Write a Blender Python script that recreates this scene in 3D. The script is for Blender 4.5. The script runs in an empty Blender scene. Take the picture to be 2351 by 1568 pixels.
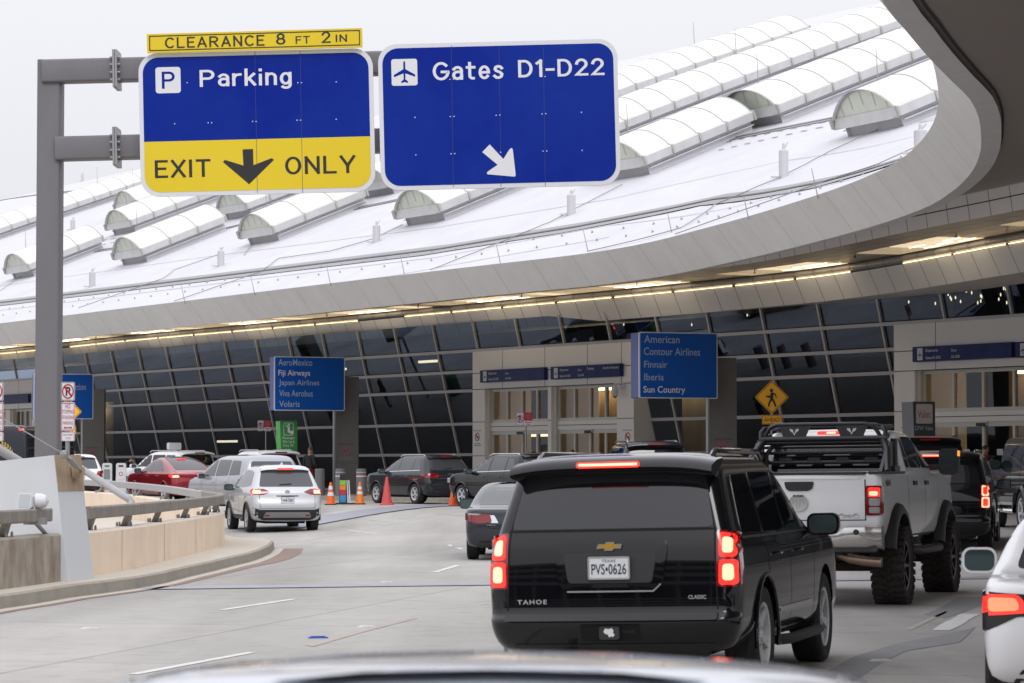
import bpy, bmesh, math, random
from mathutils import Vector, Matrix
from mathutils.bvhtree import BVHTree
random.seed(7)
R = math.radians
sc = bpy.context.scene
COL = sc.collection
# ------------------------------------------------------------------ camera
FPX = 6500.0                      # focal length in pixels of a 2351 px wide frame
CX, CY, CAMZ = 1175.5, 784.0, 1.74
PITCH = math.atan(288.0 / FPX)
cam_d = bpy.data.cameras.new('camera')
cam = bpy.data.objects.new('camera', cam_d); COL.objects.link(cam)
cam.location = (0, 0, CAMZ); cam.rotation_euler = (math.pi / 2 + PITCH, 0, 0)
cam_d.sensor_width = 36.0; cam_d.lens = FPX / 2351.0 * 36.0
cam_d.clip_end = 3000.0; cam_d.clip_start = 0.1
cam_d.dof.use_dof = True; cam_d.dof.focus_distance = 75.0; cam_d.dof.aperture_fstop = 9.0
sc.camera = cam
# ------------------------------------------------------------------ sky, sun, exposure
SUN_EL, SUN_AZ = R(42), R(168)
w = bpy.data.worlds.new('World'); sc.world = w; w.use_nodes = True
nt = w.node_tree; nt.nodes.clear()
def _n(tree, t, **kw):
    n = tree.nodes.new(t)
    for k, v in kw.items(): setattr(n, k, v)
    return n
sky = _n(nt, 'ShaderNodeTexSky', sky_type='NISHITA', sun_disc=False)
sky.sun_elevation = SUN_EL; sky.sun_rotation = SUN_AZ; sky.dust_density = 6.0; sky.air_density = 1.0
hsv = _n(nt, 'ShaderNodeHueSaturation'); hsv.inputs['Saturation'].default_value = 0.15
tc = _n(nt, 'ShaderNodeTexCoord'); sep = _n(nt, 'ShaderNodeSeparateXYZ')
ramp = _n(nt, 'ShaderNodeMapRange'); ramp.inputs['From Min'].default_value = 0.0; ramp.inputs['From Max'].default_value = 1.0
ramp.inputs['To Min'].default_value = 7.7; ramp.inputs['To Max'].default_value = 17.0
comb = _n(nt, 'ShaderNodeCombineColor')
mulg = _n(nt, 'ShaderNodeMath', operation='MULTIPLY'); mulg.inputs[1].default_value = 1.0
mulb = _n(nt, 'ShaderNodeMath', operation='MULTIPLY'); mulb.inputs[1].default_value = 1.07
mix = _n(nt, 'ShaderNodeMix', data_type='RGBA'); mix.inputs[0].default_value = 0.96
bg = _n(nt, 'ShaderNodeBackground'); bg.inputs['Strength'].default_value = 0.1
out = _n(nt, 'ShaderNodeOutputWorld')
L = nt.links.new
L(sky.outputs[0], hsv.inputs['Color']); L(tc.outputs['Generated'], sep.inputs[0]); L(sep.outputs['Z'], ramp.inputs['Value'])
L(ramp.outputs[0], comb.inputs[0]); L(ramp.outputs[0], mulg.inputs[0]); L(ramp.outputs[0], mulb.inputs[0])
L(mulg.outputs[0], comb.inputs[1]); L(mulb.outputs[0], comb.inputs[2])
L(hsv.outputs[0], mix.inputs[6]); L(comb.outputs[0], mix.inputs[7]); L(mix.outputs[2], bg.inputs[0]); L(bg.outputs[0], out.inputs[0])
sun_d = bpy.data.lights.new('sun', 'SUN'); sun_d.energy = 1.2; sun_d.angle = R(25); sun_d.color = (1.0, 0.975, 0.94)
sun = bpy.data.objects.new('sun', sun_d); COL.objects.link(sun)
sun.rotation_euler = (R(90) - SUN_EL, 0, math.pi - SUN_AZ); sun.location = (0, 0, 60)
sc.view_settings.view_transform = 'Standard'; sc.view_settings.look = 'None'
sc.view_settings.exposure = 0.0; sc.view_settings.gamma = 1.0
sc.render.engine = 'CYCLES'
sc.cycles.use_denoising = True
sc.cycles.max_bounces = 8; sc.cycles.diffuse_bounces = 5; sc.cycles.glossy_bounces = 4; sc.cycles.transparent_max_bounces = 8
sc.cycles.sample_clamp_indirect = 4.0
sc.cycles.caustics_reflective = False; sc.cycles.caustics_refractive = False

# ------------------------------------------------------------------ geometry of the place
EF = Vector((0.545, -0.838, 0)).normalized()     # direction along the terminal front, towards the right
NF = Vector((EF.y, -EF.x, 0))                     # outward normal of the front (towards the road)
P0 = Vector((-3.25, 120.4, 0))                    # point of the front at the height of the upper transom
FLOOR = 0.65
def nf(X, Y): return (X - P0.x) * NF.x + (Y - P0.y) * NF.y
def smooth(t): t = max(0.0, min(1.0, t)); return t * t * (3 - 2 * t)
def ground(X, Y): return 0.5 * smooth((33.0 - nf(X, Y)) / 16.0)
def ray(x, y):
    u, v = (x - CX) / FPX, (CY - y) / FPX
    return Vector((u, math.cos(PITCH) - v * math.sin(PITCH), math.sin(PITCH) + v * math.cos(PITCH)))
def at(x, y, Y):
    d = ray(x, y); t = Y / d.y
    return Vector((0, 0, CAMZ)) + d * t
def gpt(x, y, dz=0.0):
    d = ray(x, y); lo, hi = 3.0, 260.0
    f = lambda Y: (CAMZ + d.z * Y / d.y) - ground(d.x * Y / d.y, Y) - dz
    for _ in range(50):
        m = (lo + hi) / 2
        if f(m) > 0: lo = m
        else: hi = m
    return Vector((d.x * lo / d.y, lo, ground(d.x * lo / d.y, lo) + dz))
def zpt(x, y, z):
    d = ray(x, y); t = (z - CAMZ) / d.z
    return Vector((0, 0, CAMZ)) + d * t
def fpt(a, off, z): return P0 + EF * a + NF * off + Vector((0, 0, z))
def a_at(x, off):                                  # position along the front seen at picture column x, at an offset
    u = (x - CX) / FPX
    b = P0 + NF * off
    return (u * b.y - b.x) / (EF.x - u * EF.y)

# ------------------------------------------------------------------ materials
MATS = {}
def mat(name, col, rough=0.5, metal=0.0, coat=0.0, emit=0.0, noise=None, bump=None, spec=0.5, ecol=None, trans=0.0):
    """noise=(scale, amount, second colour, stretch) mixes a second colour; bump=(scale, strength)."""
    if name in MATS: return MATS[name]
    m = bpy.data.materials.new(name); m.use_nodes = True
    t = m.node_tree; b = t.nodes['Principled BSDF']
    c = (col[0], col[1], col[2], 1)
    b.inputs['Base Color'].default_value = c
    b.inputs['Roughness'].default_value = rough; b.inputs['Metallic'].default_value = metal
    b.inputs['Coat Weight'].default_value = coat; b.inputs['Coat Roughness'].default_value = 0.03
    b.inputs['Specular IOR Level'].default_value = spec
    if trans: b.inputs['Transmission Weight'].default_value = trans
    if emit:
        e = ecol or col
        b.inputs['Emission Color'].default_value = (e[0], e[1], e[2], 1); b.inputs['Emission Strength'].default_value = emit
    if noise or bump:
        co = t.nodes.new('ShaderNodeTexCoord')
    if noise:
        sc_, amt, c2, st = noise
        mp = t.nodes.new('ShaderNodeMapping'); mp.inputs['Scale'].default_value = st
        n1 = t.nodes.new('ShaderNodeTexNoise'); n1.inputs['Scale'].default_value = sc_; n1.inputs['Detail'].default_value = 7; n1.inputs['Roughness'].default_value = 0.62
        cr = t.nodes.new('ShaderNodeValToRGB'); cr.color_ramp.elements[0].position = 0.35; cr.color_ramp.elements[1].position = 0.7
        cr.color_ramp.elements[0].color = (0, 0, 0, 1); cr.color_ramp.elements[1].color = (amt, amt, amt, 1)
        mx = t.nodes.new('ShaderNodeMix'); mx.data_type = 'RGBA'; mx.inputs[6].default_value = c; mx.inputs[7].default_value = (c2[0], c2[1], c2[2], 1)
        t.links.new(co.outputs['Object'], mp.inputs[0]); t.links.new(mp.outputs[0], n1.inputs['Vector'])
        t.links.new(n1.outputs['Fac'], cr.inputs[0]); t.links.new(cr.outputs[0], mx.inputs[0]); t.links.new(mx.outputs[2], b.inputs['Base Color'])
    if bump:
        n2 = t.nodes.new('ShaderNodeTexNoise'); n2.inputs['Scale'].default_value = bump[0]; n2.inputs['Detail'].default_value = 5
        bp = t.nodes.new('ShaderNodeBump'); bp.inputs['Strength'].default_value = bump[1]; bp.inputs['Distance'].default_value = 0.02
        t.links.new(co.outputs['Object'], n2.inputs['Vector']); t.links.new(n2.outputs['Fac'], bp.inputs['Height']); t.links.new(bp.outputs[0], b.inputs['Normal'])
    MATS[name] = m
    return m
def glass_mat(name, tint, ior=1.55, ripple=0.0, refl=(0.93, 0.95, 1.0)):
    if name in MATS: return MATS[name]
    m = bpy.data.materials.new(name); m.use_nodes = True; t = m.node_tree; t.nodes.clear()
    o = t.nodes.new('ShaderNodeOutputMaterial'); tr = t.nodes.new('ShaderNodeBsdfTransparent'); tr.inputs[0].default_value = (*tint, 1)
    gl = t.nodes.new('ShaderNodeBsdfGlossy'); gl.inputs['Roughness'].default_value = 0.0; gl.inputs[0].default_value = (*refl, 1)
    fr = t.nodes.new('ShaderNodeFresnel'); fr.inputs['IOR'].default_value = ior
    mx = t.nodes.new('ShaderNodeMixShader')
    t.links.new(fr.outputs[0], mx.inputs[0]); t.links.new(tr.outputs[0], mx.inputs[1]); t.links.new(gl.outputs[0], mx.inputs[2]); t.links.new(mx.outputs[0], o.inputs[0])
    if ripple:
        co = t.nodes.new('ShaderNodeTexCoord'); n2 = t.nodes.new('ShaderNodeTexNoise'); n2.inputs['Scale'].default_value = 0.55; n2.inputs['Detail'].default_value = 1
        bp = t.nodes.new('ShaderNodeBump'); bp.inputs['Strength'].default_value = ripple; bp.inputs['Distance'].default_value = 0.02
        t.links.new(co.outputs['Object'], n2.inputs['Vector']); t.links.new(n2.outputs['Fac'], bp.inputs['Height'])
        t.links.new(bp.outputs[0], gl.inputs['Normal']); t.links.new(bp.outputs[0], fr.inputs['Normal'])
    MATS[name] = m
    return m

M_conc = mat('road_concrete', (0.445, 0.43, 0.405), 0.85, noise=(0.35, 0.55, (0.36, 0.345, 0.32), (1, 1, 1)), bump=(30, 0.12))
def road_material():
    m = M_conc; t = m.node_tree; b = t.nodes['Principled BSDF']; src = b.inputs['Base Color'].links[0].from_socket
    co = t.nodes.new('ShaderNodeTexCoord'); mp = t.nodes.new('ShaderNodeMapping'); mp.inputs['Rotation'].default_value = (0, 0, R(12)); t.links.new(co.outputs['Object'], mp.inputs[0])
    br = t.nodes.new('ShaderNodeTexBrick'); br.offset = 0.0; br.inputs['Scale'].default_value = 1.0; br.inputs['Brick Width'].default_value = 4.6; br.inputs['Row Height'].default_value = 6.0; br.inputs['Mortar Size'].default_value = 0.02; br.inputs['Mortar Smooth'].default_value = 0.3
    br.inputs['Color1'].default_value = (1, 1, 1, 1); br.inputs['Color2'].default_value = (.93, .93, .94, 1); br.inputs['Mortar'].default_value = (.60, .59, .58, 1); t.links.new(mp.outputs[0], br.inputs['Vector'])
    m1 = t.nodes.new('ShaderNodeMix'); m1.data_type = 'RGBA'; m1.blend_type = 'MULTIPLY'; m1.inputs[0].default_value = 1.0; t.links.new(src, m1.inputs[6]); t.links.new(br.outputs['Color'], m1.inputs[7])
    mp2 = t.nodes.new('ShaderNodeMapping'); mp2.inputs['Scale'].default_value = (.55, .045, 1); mp2.inputs['Rotation'].default_value = (0, 0, R(8)); t.links.new(co.outputs['Object'], mp2.inputs[0])
    n = t.nodes.new('ShaderNodeTexNoise'); n.inputs['Scale'].default_value = 1.0; n.inputs['Detail'].default_value = 6; t.links.new(mp2.outputs[0], n.inputs['Vector'])
    n2 = t.nodes.new('ShaderNodeTexNoise'); n2.inputs['Scale'].default_value = 2.2; n2.inputs['Detail'].default_value = 9; n2.inputs['Roughness'].default_value = .75; t.links.new(co.outputs['Object'], n2.inputs['Vector'])
    cr = t.nodes.new('ShaderNodeValToRGB'); cr.color_ramp.elements[0].position = .42; cr.color_ramp.elements[0].color = (1, 1, 1, 1); cr.color_ramp.elements[1].position = .72; cr.color_ramp.elements[1].color = (.72, .715, .71, 1); t.links.new(n.outputs['Fac'], cr.inputs[0])
    cr2 = t.nodes.new('ShaderNodeValToRGB'); cr2.color_ramp.elements[0].position = .28; cr2.color_ramp.elements[0].color = (.78, .78, .775, 1); cr2.color_ramp.elements[1].position = .5; cr2.color_ramp.elements[1].color = (1, 1, 1, 1); t.links.new(n2.outputs['Fac'], cr2.inputs[0])
    m2 = t.nodes.new('ShaderNodeMix'); m2.data_type = 'RGBA'; m2.blend_type = 'MULTIPLY'; m2.inputs[0].default_value = 1.0; t.links.new(m1.outputs[2], m2.inputs[6]); t.links.new(cr.outputs[0], m2.inputs[7])
    m3 = t.nodes.new('ShaderNodeMix'); m3.data_type = 'RGBA'; m3.blend_type = 'MULTIPLY'; m3.inputs[0].default_value = 1.0; t.links.new(m2.outputs[2], m3.inputs[6]); t.links.new(cr2.outputs[0], m3.inputs[7]); t.links.new(m3.outputs[2], b.inputs['Base Color'])
road_material()
M_walk = mat('pale_concrete', (0.52, 0.475, 0.405), 0.85, noise=(1.2, 0.5, (0.43, 0.385, 0.32), (1, 1, 1)), bump=(25, 0.1))
M_kerb = mat('kerb_concrete', (0.34, 0.315, 0.27), 0.9, noise=(3, 0.6, (0.24, 0.215, 0.18), (1, 1, 1)), bump=(25, 0.2))
M_swalk = mat('sidewalk_concrete', (0.36, 0.33, 0.29), 0.9, noise=(1, 0.5, (0.27, 0.24, 0.21), (1, 1, 1)))
M_cream = mat('cream_wall_paint', (0.88, 0.735, 0.585), 0.8, noise=(1.1, 0.7, (0.74, 0.585, 0.45), (1.0, 1.0, 0.6)), bump=(40, 0.08))
M_cream_top = mat('cream_wall_cap', (0.78, 0.69, 0.59), 0.8, noise=(2, 0.5, (0.55, 0.47, 0.39), (1, 1, 1)))
M_rawc = mat('stained_concrete', (0.42, 0.385, 0.33), 0.9, noise=(3.2, 1.0, (0.21, 0.16, 0.12), (1, 1, 0.5)), bump=(30, 0.25))
M_white = mat('white_pier_paint', (0.60, 0.625, 0.66), 0.6, noise=(1.5, 0.5, (0.52, 0.54, 0.565), (1, 1, 0.4)))
M_rust = mat('brown_stain', (0.30, 0.22, 0.14), 0.8, noise=(3, 0.9, (0.42, 0.33, 0.23), (2, 2, 0.4)))
M_rail = mat('rail_galvanised', (0.27, 0.255, 0.235), 0.6, 0.0, noise=(4, 0.75, (0.16, 0.135, 0.10), (2, 2, 0.4)))
M_railg = mat('rail_grey', (0.36, 0.36, 0.37), 0.5, 0.0, noise=(3, 0.4, (0.29, 0.29, 0.30), (1, 1, 1)))
M_gantry = mat('grey_gantry_paint', (0.155, 0.15, 0.165), 0.55, noise=(1.5, 0.5, (0.125, 0.12, 0.13), (1, 1, 0.3)))
M_steel = mat('dull_steel', (0.30, 0.30, 0.31), 0.45, 0.6)
M_mark = mat('road_paint_white', (0.72, 0.72, 0.71), 0.8, noise=(9, 0.8, (0.52, 0.51, 0.49), (1, 1, 1)))
M_plate = mat('joint_plate_steel', (0.36, 0.37, 0.42), 0.45, 0.3, noise=(3, 0.6, (0.24, 0.25, 0.29), (1, 1, 1)))
M_plated = mat('joint_gap_dark', (0.06, 0.055, 0.06), 0.8)
M_brick = mat('brick_drain', (0.30, 0.215, 0.18), 0.85, noise=(16, 0.9, (0.17, 0.125, 0.105), (1, 1, 1)))
M_patch = mat('asphalt_patch', (0.235, 0.235, 0.24), 0.9, noise=(2, 0.5, (0.30, 0.30, 0.30), (1, 1, 1)))
M_streak = mat('rust_streak', (0.40, 0.335, 0.285), 0.9, noise=(4, 0.8, (0.46, 0.44, 0.42), (1, 1, 1)))
M_roof = mat('white_roof_membrane', (0.585, 0.585, 0.62), 0.6, noise=(0.5, 0.6, (0.50, 0.50, 0.525), (1, 1, 0.5)))
M_vault = mat('skylight_fabric', (0.68, 0.69, 0.655), 0.35, noise=(0.8, 0.3, (0.63, 0.64, 0.60), (1, 1, 1)))
M_cap = mat('skylight_end_glazing', (0.60, 0.625, 0.54), 0.4, noise=(2.0, 0.6, (0.50, 0.53, 0.44), (1, 1, 1)))
M_curb = mat('skylight_curb', (0.66, 0.66, 0.68), 0.6)
M_curbd = mat('skylight_frame_metal', (0.60, 0.60, 0.60), 0.5, noise=(2, 0.5, (0.45, 0.44, 0.42), (1, 1, 1)))
M_seam = mat('roof_gutter_dark', (0.16, 0.16, 0.165), 0.6, noise=(1, 0.5, (0.30, 0.30, 0.31), (1, 1, 1)))
M_thin = mat('dark_line', (0.10, 0.10, 0.10), 0.7)
M_cable = mat('grey_cable', (0.28, 0.28, 0.28), 0.7)
M_fasc = mat('fascia_panel', (0.74, 0.735, 0.73), 0.42, 0.1, noise=(1.3, 0.6, (0.64, 0.625, 0.61), (1, 1, 0.06)))
M_fasc2 = mat('inner_fascia_panel', (0.90, 0.89, 0.88), 0.5, 0.1, noise=(0.5, 0.3, (0.85, 0.845, 0.83), (1, 1, 1)))
M_soff = mat('brown_soffit', (0.33, 0.28, 0.255), 0.5, noise=(0.3, 0.3, (0.29, 0.245, 0.22), (1, 1, 1)))
M_gold = mat('lit_ceiling_panel', (0.66, 0.57, 0.45), 0.3, 0.3, noise=(0.5, 0.4, (0.58, 0.49, 0.37), (1, 1, 1)))
M_tube = mat('grey_round_trim', (0.42, 0.40, 0.375), 0.4, 0.2)
M_warm = mat('warm_light', (1.0, 0.80, 0.50), emit=3.2, ecol=(1.0, 0.74, 0.42))
M_panel = mat('reflection_glow', (0.8, 0.7, 0.5), 0.3, emit=.75, ecol=(1.0, 0.80, 0.52))  # emission stands for light mirrored in the gold ceiling
M_panel2 = mat('reflection_dim', (0.7, 0.6, 0.45), 0.3, emit=.32, ecol=(1.0, 0.76, 0.46))
M_lobby = mat('lobby_light', (1.0, 0.80, 0.50), emit=9.0, ecol=(1.0, 0.72, 0.38))
M_warm2 = mat('warm_light_strip', (1.0, 0.78, 0.5), emit=5.0, ecol=(1.0, 0.86, 0.62))
M_glass = glass_mat('curtain_wall_glass', (0.30, 0.37, 0.46), 1.75, 0.10, (0.66, 0.77, 0.98))
M_dglass = glass_mat('door_glass', (0.55, 0.55, 0.53), 1.5, 0.3)
M_mull = mat('mullion_grey', (0.50, 0.50, 0.52), 0.4, 0.2)
M_clad = mat('entrance_cladding', (0.86, 0.85, 0.83), 0.5, 0.0, noise=(0.4, 0.3, (0.81, 0.80, 0.78), (1, 1, 1)))
M_cladj = mat('cladding_joint', (0.05, 0.05, 0.05), 0.8)
M_dframe = mat('door_frame_white', (0.66, 0.66, 0.64), 0.45)
M_int = mat('interior_wall', (0.11, 0.115, 0.13), 0.8, noise=(0.35, 0.8, (0.04, 0.045, 0.055), (1, 1, 0.4)))
M_intw = mat('interior_wood', (0.52, 0.40, 0.27), 0.5, noise=(1.2, 0.7, (0.20, 0.13, 0.07), (1, 1, 0.1)))
M_pylon = mat('grey_stone_pylon', (0.17, 0.165, 0.155), 0.6, noise=(1.0, 0.5, (0.14, 0.135, 0.125), (1, 1, 1)))
M_blue = mat('sign_blue', (0.002, 0.016, 0.235), 0.25, spec=.12, noise=(0.45, 0.6, (0.010, 0.042, 0.29), (1, 1, 1)), bump=(1.2, 0.05))  # lighter blue noise paints in a blotchy sheen of sky
M_blue2 = mat('airline_sign_blue', (0.003, 0.085, 0.40), 0.4, spec=.2, noise=(0.8, 0.4, (0.004, 0.10, 0.44), (1, 1, 1)))
M_navy = mat('departures_sign_blue', (0.010, 0.018, 0.115), 0.4, spec=.2, noise=(1.5, 0.6, (0.03, 0.05, 0.19), (1, 1, 1)))
M_sgrey = mat('sign_side_blue_grey', (0.075, 0.095, 0.26), 0.5)
M_syel = mat('sign_yellow', (0.70, 0.53, 0.025), 0.4, spec=.25, noise=(0.7, 0.5, (0.64, 0.47, 0.02), (1, 1, 1)))
M_amber = mat('warning_sign_amber', (0.88, 0.43, 0.015), 0.4)
M_swhite = mat('sign_white', (0.62, 0.63, 0.66), 0.45)
M_lett = mat('sign_lettering_white', (0.66, 0.67, 0.69), 0.5)
M_lettg = mat('sign_lettering_grey', (0.36, 0.43, 0.53), 0.5)
M_black = mat('sign_black', (0.012, 0.012, 0.014), 0.45)
M_red = mat('sign_red', (0.40, 0.012, 0.03), 0.45)
M_redl = mat('sign_red_lettering', (0.42, 0.10, 0.13), 0.5)
M_green = mat('sign_green', (0.035, 0.25, 0.045), 0.4)
M_greend = mat('sign_green_side', (0.06, 0.40, 0.06), 0.4)
M_char = mat('valet_charcoal', (0.035, 0.035, 0.045), 0.4)
M_chars = mat('valet_side_grey', (0.22, 0.23, 0.25), 0.45)
M_orange = mat('cone_orange', (0.80, 0.12, 0.015), 0.5)
M_oranged = mat('cone_orange_dull', (0.72, 0.20, 0.02), 0.5)
M_pink = mat('cone_faded_pink', (0.58, 0.075, 0.075), 0.55)
M_rubber = mat('black_rubber', (0.016, 0.015, 0.015), 0.75)
M_boll = mat('bollard_grey', (0.155, 0.155, 0.165), 0.5)
M_skin = mat('skin', (0.42, 0.24, 0.17), 0.55)
M_hair = mat('dark_hair', (0.03, 0.02, 0.016), 0.6)
M_cloth = mat('black_cloth', (0.016, 0.016, 0.02), 0.85)
M_maroon = mat('maroon_cloth', (0.16, 0.012, 0.02), 0.85)
M_jeans = mat('grey_trousers', (0.09, 0.09, 0.10), 0.85)

# ------------------------------------------------------------------ object helpers
def link(name, me, parent=None, mats=()):
    o = bpy.data.objects.new(name, me); COL.objects.link(o)
    for m in mats: me.materials.append(m)
    if parent is not None:
        o.parent = parent
        if parent.name in WROOT: o.matrix_parent_inverse = WROOT[parent.name]
    return o
WROOT = {}
def wroot(name, loc):                                      # an Empty at the thing's base whose parts are given in world coordinates
    o = empty(name, loc); WROOT[o.name] = Matrix.Translation(-Vector(loc)); return o
def empty(name, loc=(0, 0, 0), rz=0.0):
    o = bpy.data.objects.new(name, None); COL.objects.link(o); o.empty_display_size = 0.3
    o.location = loc; o.rotation_euler = (0, 0, rz); return o
def tag(o, label=None, cat=None, group=None, kind=None):
    if label: o['label'] = label
    if cat: o['category'] = cat
    if group: o['group'] = group
    if kind: o['kind'] = kind
    return o
def copy_tree(o, parent=None):
    c = o.copy(); COL.objects.link(c)
    if parent is not None: c.parent = parent
    for ch in list(o.children): copy_tree(ch, c)
    return c
class MB:
    def __init__(s): s.v = []; s.f = []; s.m = []; s.cur = 0
    def add(s, vs, fs, T=None):
        b = len(s.v)
        for p in vs:
            p = Vector(p)
            s.v.append(T @ p if T is not None else p)
        for f in fs: s.f.append([b + i for i in f]); s.m.append(s.cur)
        return s
    def box(s, c, d, T=None):
        x, y, z = d[0] / 2, d[1] / 2, d[2] / 2; cx, cy, cz = c
        vs = [(cx + i * x, cy + j * y, cz + k * z) for k in (-1, 1) for j in (-1, 1) for i in (-1, 1)]
        return s.add(vs, [(0, 2, 3, 1), (4, 5, 7, 6), (0, 1, 5, 4), (2, 6, 7, 3), (0, 4, 6, 2), (1, 3, 7, 5)], T)
    def hexa(s, p): return s.add(p, [(3, 2, 1, 0), (4, 5, 6, 7), (0, 1, 5, 4), (1, 2, 6, 5), (2, 3, 7, 6), (3, 0, 4, 7)])
    def quad(s, *p): return s.add(p, [tuple(range(len(p)))])
    def prism(s, poly, z0, z1, T=None):
        n = len(poly)
        vs = [(p[0], p[1], z0) for p in poly] + [(p[0], p[1], z1) for p in poly]
        fs = [tuple(range(n - 1, -1, -1)), tuple(range(n, 2 * n))] + [(i, (i + 1) % n, n + (i + 1) % n, n + i) for i in range(n)]
        return s.add(vs, fs, T)
    def ring_prism(s, po, pi, z0, z1, T=None):             # frame between two outlines of equal length
        n = len(po)
        vs = [(p[0], p[1], z0) for p in po] + [(p[0], p[1], z0) for p in pi] + [(p[0], p[1], z1) for p in po] + [(p[0], p[1], z1) for p in pi]
        fs = []
        for i in range(n):
            j = (i + 1) % n
            fs += [(2 * n + i, 2 * n + j, 3 * n + j, 3 * n + i), (j, i, n + i, n + j), (i, j, 2 * n + j, 2 * n + i), (n + j, n + i, 3 * n + i, 3 * n + j)]
        return s.add(vs, fs, T)
    def tube(s, path, r, n=8, closed=False, caps=True):
        P = [Vector(p) for p in path]; k = len(P); rr = r if isinstance(r, (list, tuple)) else [r] * k
        up = None; rings = []
        for i in range(k):
            if closed: t = (P[(i + 1) % k] - P[i - 1]).normalized()
            else: t = ((P[i + 1] - P[i]) if i == 0 else (P[i] - P[i - 1]) if i == k - 1 else ((P[i + 1] - P[i]).normalized() + (P[i] - P[i - 1]).normalized())).normalized()
            if up is None:
                up = Vector((0, 0, 1)) if abs(t.z) < 0.9 else Vector((1, 0, 0))
            a = t.cross(up); 
            if a.length < 1e-6: a = t.cross(Vector((0, 1, 0)))
            a.normalize(); b = a.cross(t); up = b
            rings.append([P[i] + a * (rr[i] * math.cos(2 * math.pi * j / n)) + b * (rr[i] * math.sin(2 * math.pi * j / n)) for j in range(n)])
        vs = [p for rg in rings for p in rg]; fs = []
        for i in range(k if closed else k - 1):
            for j in range(n):
                i2 = (i + 1) % k
                fs.append((i * n + j, i * n + (j + 1) % n, i2 * n + (j + 1) % n, i2 * n + j))
        if caps and not closed: fs += [tuple(range(n - 1, -1, -1)), tuple((k - 1) * n + j for j in range(n))]
        return s.add(vs, fs)
    def lathe(s, prof, n=16, T=None, cap=True):                      # profile (r, z) about z
        vs = [(r * math.cos(2 * math.pi * j / n), r * math.sin(2 * math.pi * j / n), z) for r, z in prof for j in range(n)]
        fs = [(i * n + j, i * n + (j + 1) % n, (i + 1) * n + (j + 1) % n, (i + 1) * n + j) for i in range(len(prof) - 1) for j in range(n)]
        if cap and prof[0][0] > 1e-4: fs.append(tuple(range(n - 1, -1, -1)))
        if cap and prof[-1][0] > 1e-4: fs.append(tuple((len(prof) - 1) * n + j for j in range(n)))
        return s.add(vs, fs, T)
    def grid(s, rows):
        n = len(rows[0]); vs = [p for r in rows for p in r]
        fs = [(i * n + j, i * n + j + 1, (i + 1) * n + j + 1, (i + 1) * n + j) for i in range(len(rows) - 1) for j in range(n - 1)]
        return s.add(vs, fs)
    def build(s, name, mats, parent=None, smooth_=False, ang=35, fix=True):
        me = bpy.data.meshes.new(name); me.from_pydata([tuple(p) for p in s.v], [], s.f)
        if not isinstance(mats, (list, tuple)): mats = [mats]
        o = link(name, me, parent, mats)
        me.polygons.foreach_set('material_index', s.m)
        if fix:
            bm = bmesh.new(); bm.from_mesh(me); bmesh.ops.recalc_face_normals(bm, faces=bm.faces); bm.to_mesh(me); bm.free()
        if smooth_:
            me.shade_smooth(); me.set_sharp_from_angle(angle=R(ang))
        me.update(); return o
def rrect(w, h, r, n=5, cx=0, cy=0):
    pts = []
    for (sx, sy, a0) in ((1, -1, -90), (1, 1, 0), (-1, 1, 90), (-1, -1, 180)):
        for k in range(n + 1):
            a = R(a0 + 90 * k / n); pts.append((cx + sx * (w / 2 - r) + r * math.cos(a), cy + sy * (h / 2 - r) + r * math.sin(a)))
    return pts
def rpoly(pts, r=0.03, n=3):                              # round the corners of a polygon
    out_ = []; k = len(pts)
    for i in range(k):
        p, a, b = Vector(pts[i]), Vector(pts[i - 1]), Vector(pts[(i + 1) % k])
        da, db = (a - p), (b - p); rr = min(r, da.length * 0.45, db.length * 0.45)
        A, B = p + da.normalized() * rr, p + db.normalized() * rr
        for j in range(n + 1):
            t = j / n; q = A * (1 - t) ** 2 + p * 2 * t * (1 - t) + B * t * t; out_.append((q.x, q.y))
    return out_
def frame(o, xdir, ydir):                                  # matrix with x along xdir, y along ydir, z out
    x = Vector(xdir).normalized(); y = Vector(ydir).normalized(); z = x.cross(y).normalized(); y = z.cross(x)
    M = Matrix((x, y, z)).transposed().to_4x4(); M.translation = o; return M
def text(s, x0, y0, w_, h_, M, m, parent, off=0.005, bold=0.0, name='lettering', space=1.0):
    """lettering whose ink fills the rectangle x0,y0,w_,h_ in the plane of M (w_ or h_ None keeps proportions)."""
    cu = bpy.data.curves.new('t', 'FONT'); cu.body = s; cu.offset = bold; cu.resolution_u = 3; cu.space_character = space; cu.extrude = 0.0
    ob = bpy.data.objects.new('t', cu); COL.objects.link(ob)
    bpy.context.view_layer.update()
    me = bpy.data.meshes.new_from_object(ob.evaluated_get(bpy.context.evaluated_depsgraph_get()))
    bpy.data.objects.remove(ob); bpy.data.curves.remove(cu)
    xs = [v.co.x for v in me.vertices]; ys = [v.co.y for v in me.vertices]
    bw, bh = max(xs) - min(xs), max(ys) - min(ys); mx_, my_ = min(xs), min(ys)
    kx = w_ / bw if w_ else None; ky = h_ / bh if h_ else None
    kx = kx or ky; ky = ky or kx
    for v in me.vertices: v.co = M @ Vector((x0 + (v.co.x - mx_) * kx, y0 + (v.co.y - my_) * ky, off))
    me.name = name; me.materials.clear()
    return link(name, me, parent, [m])
def local(o, M):                                            # express a world matrix in a root's own space
    return o.matrix_world.inverted() @ M
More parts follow.
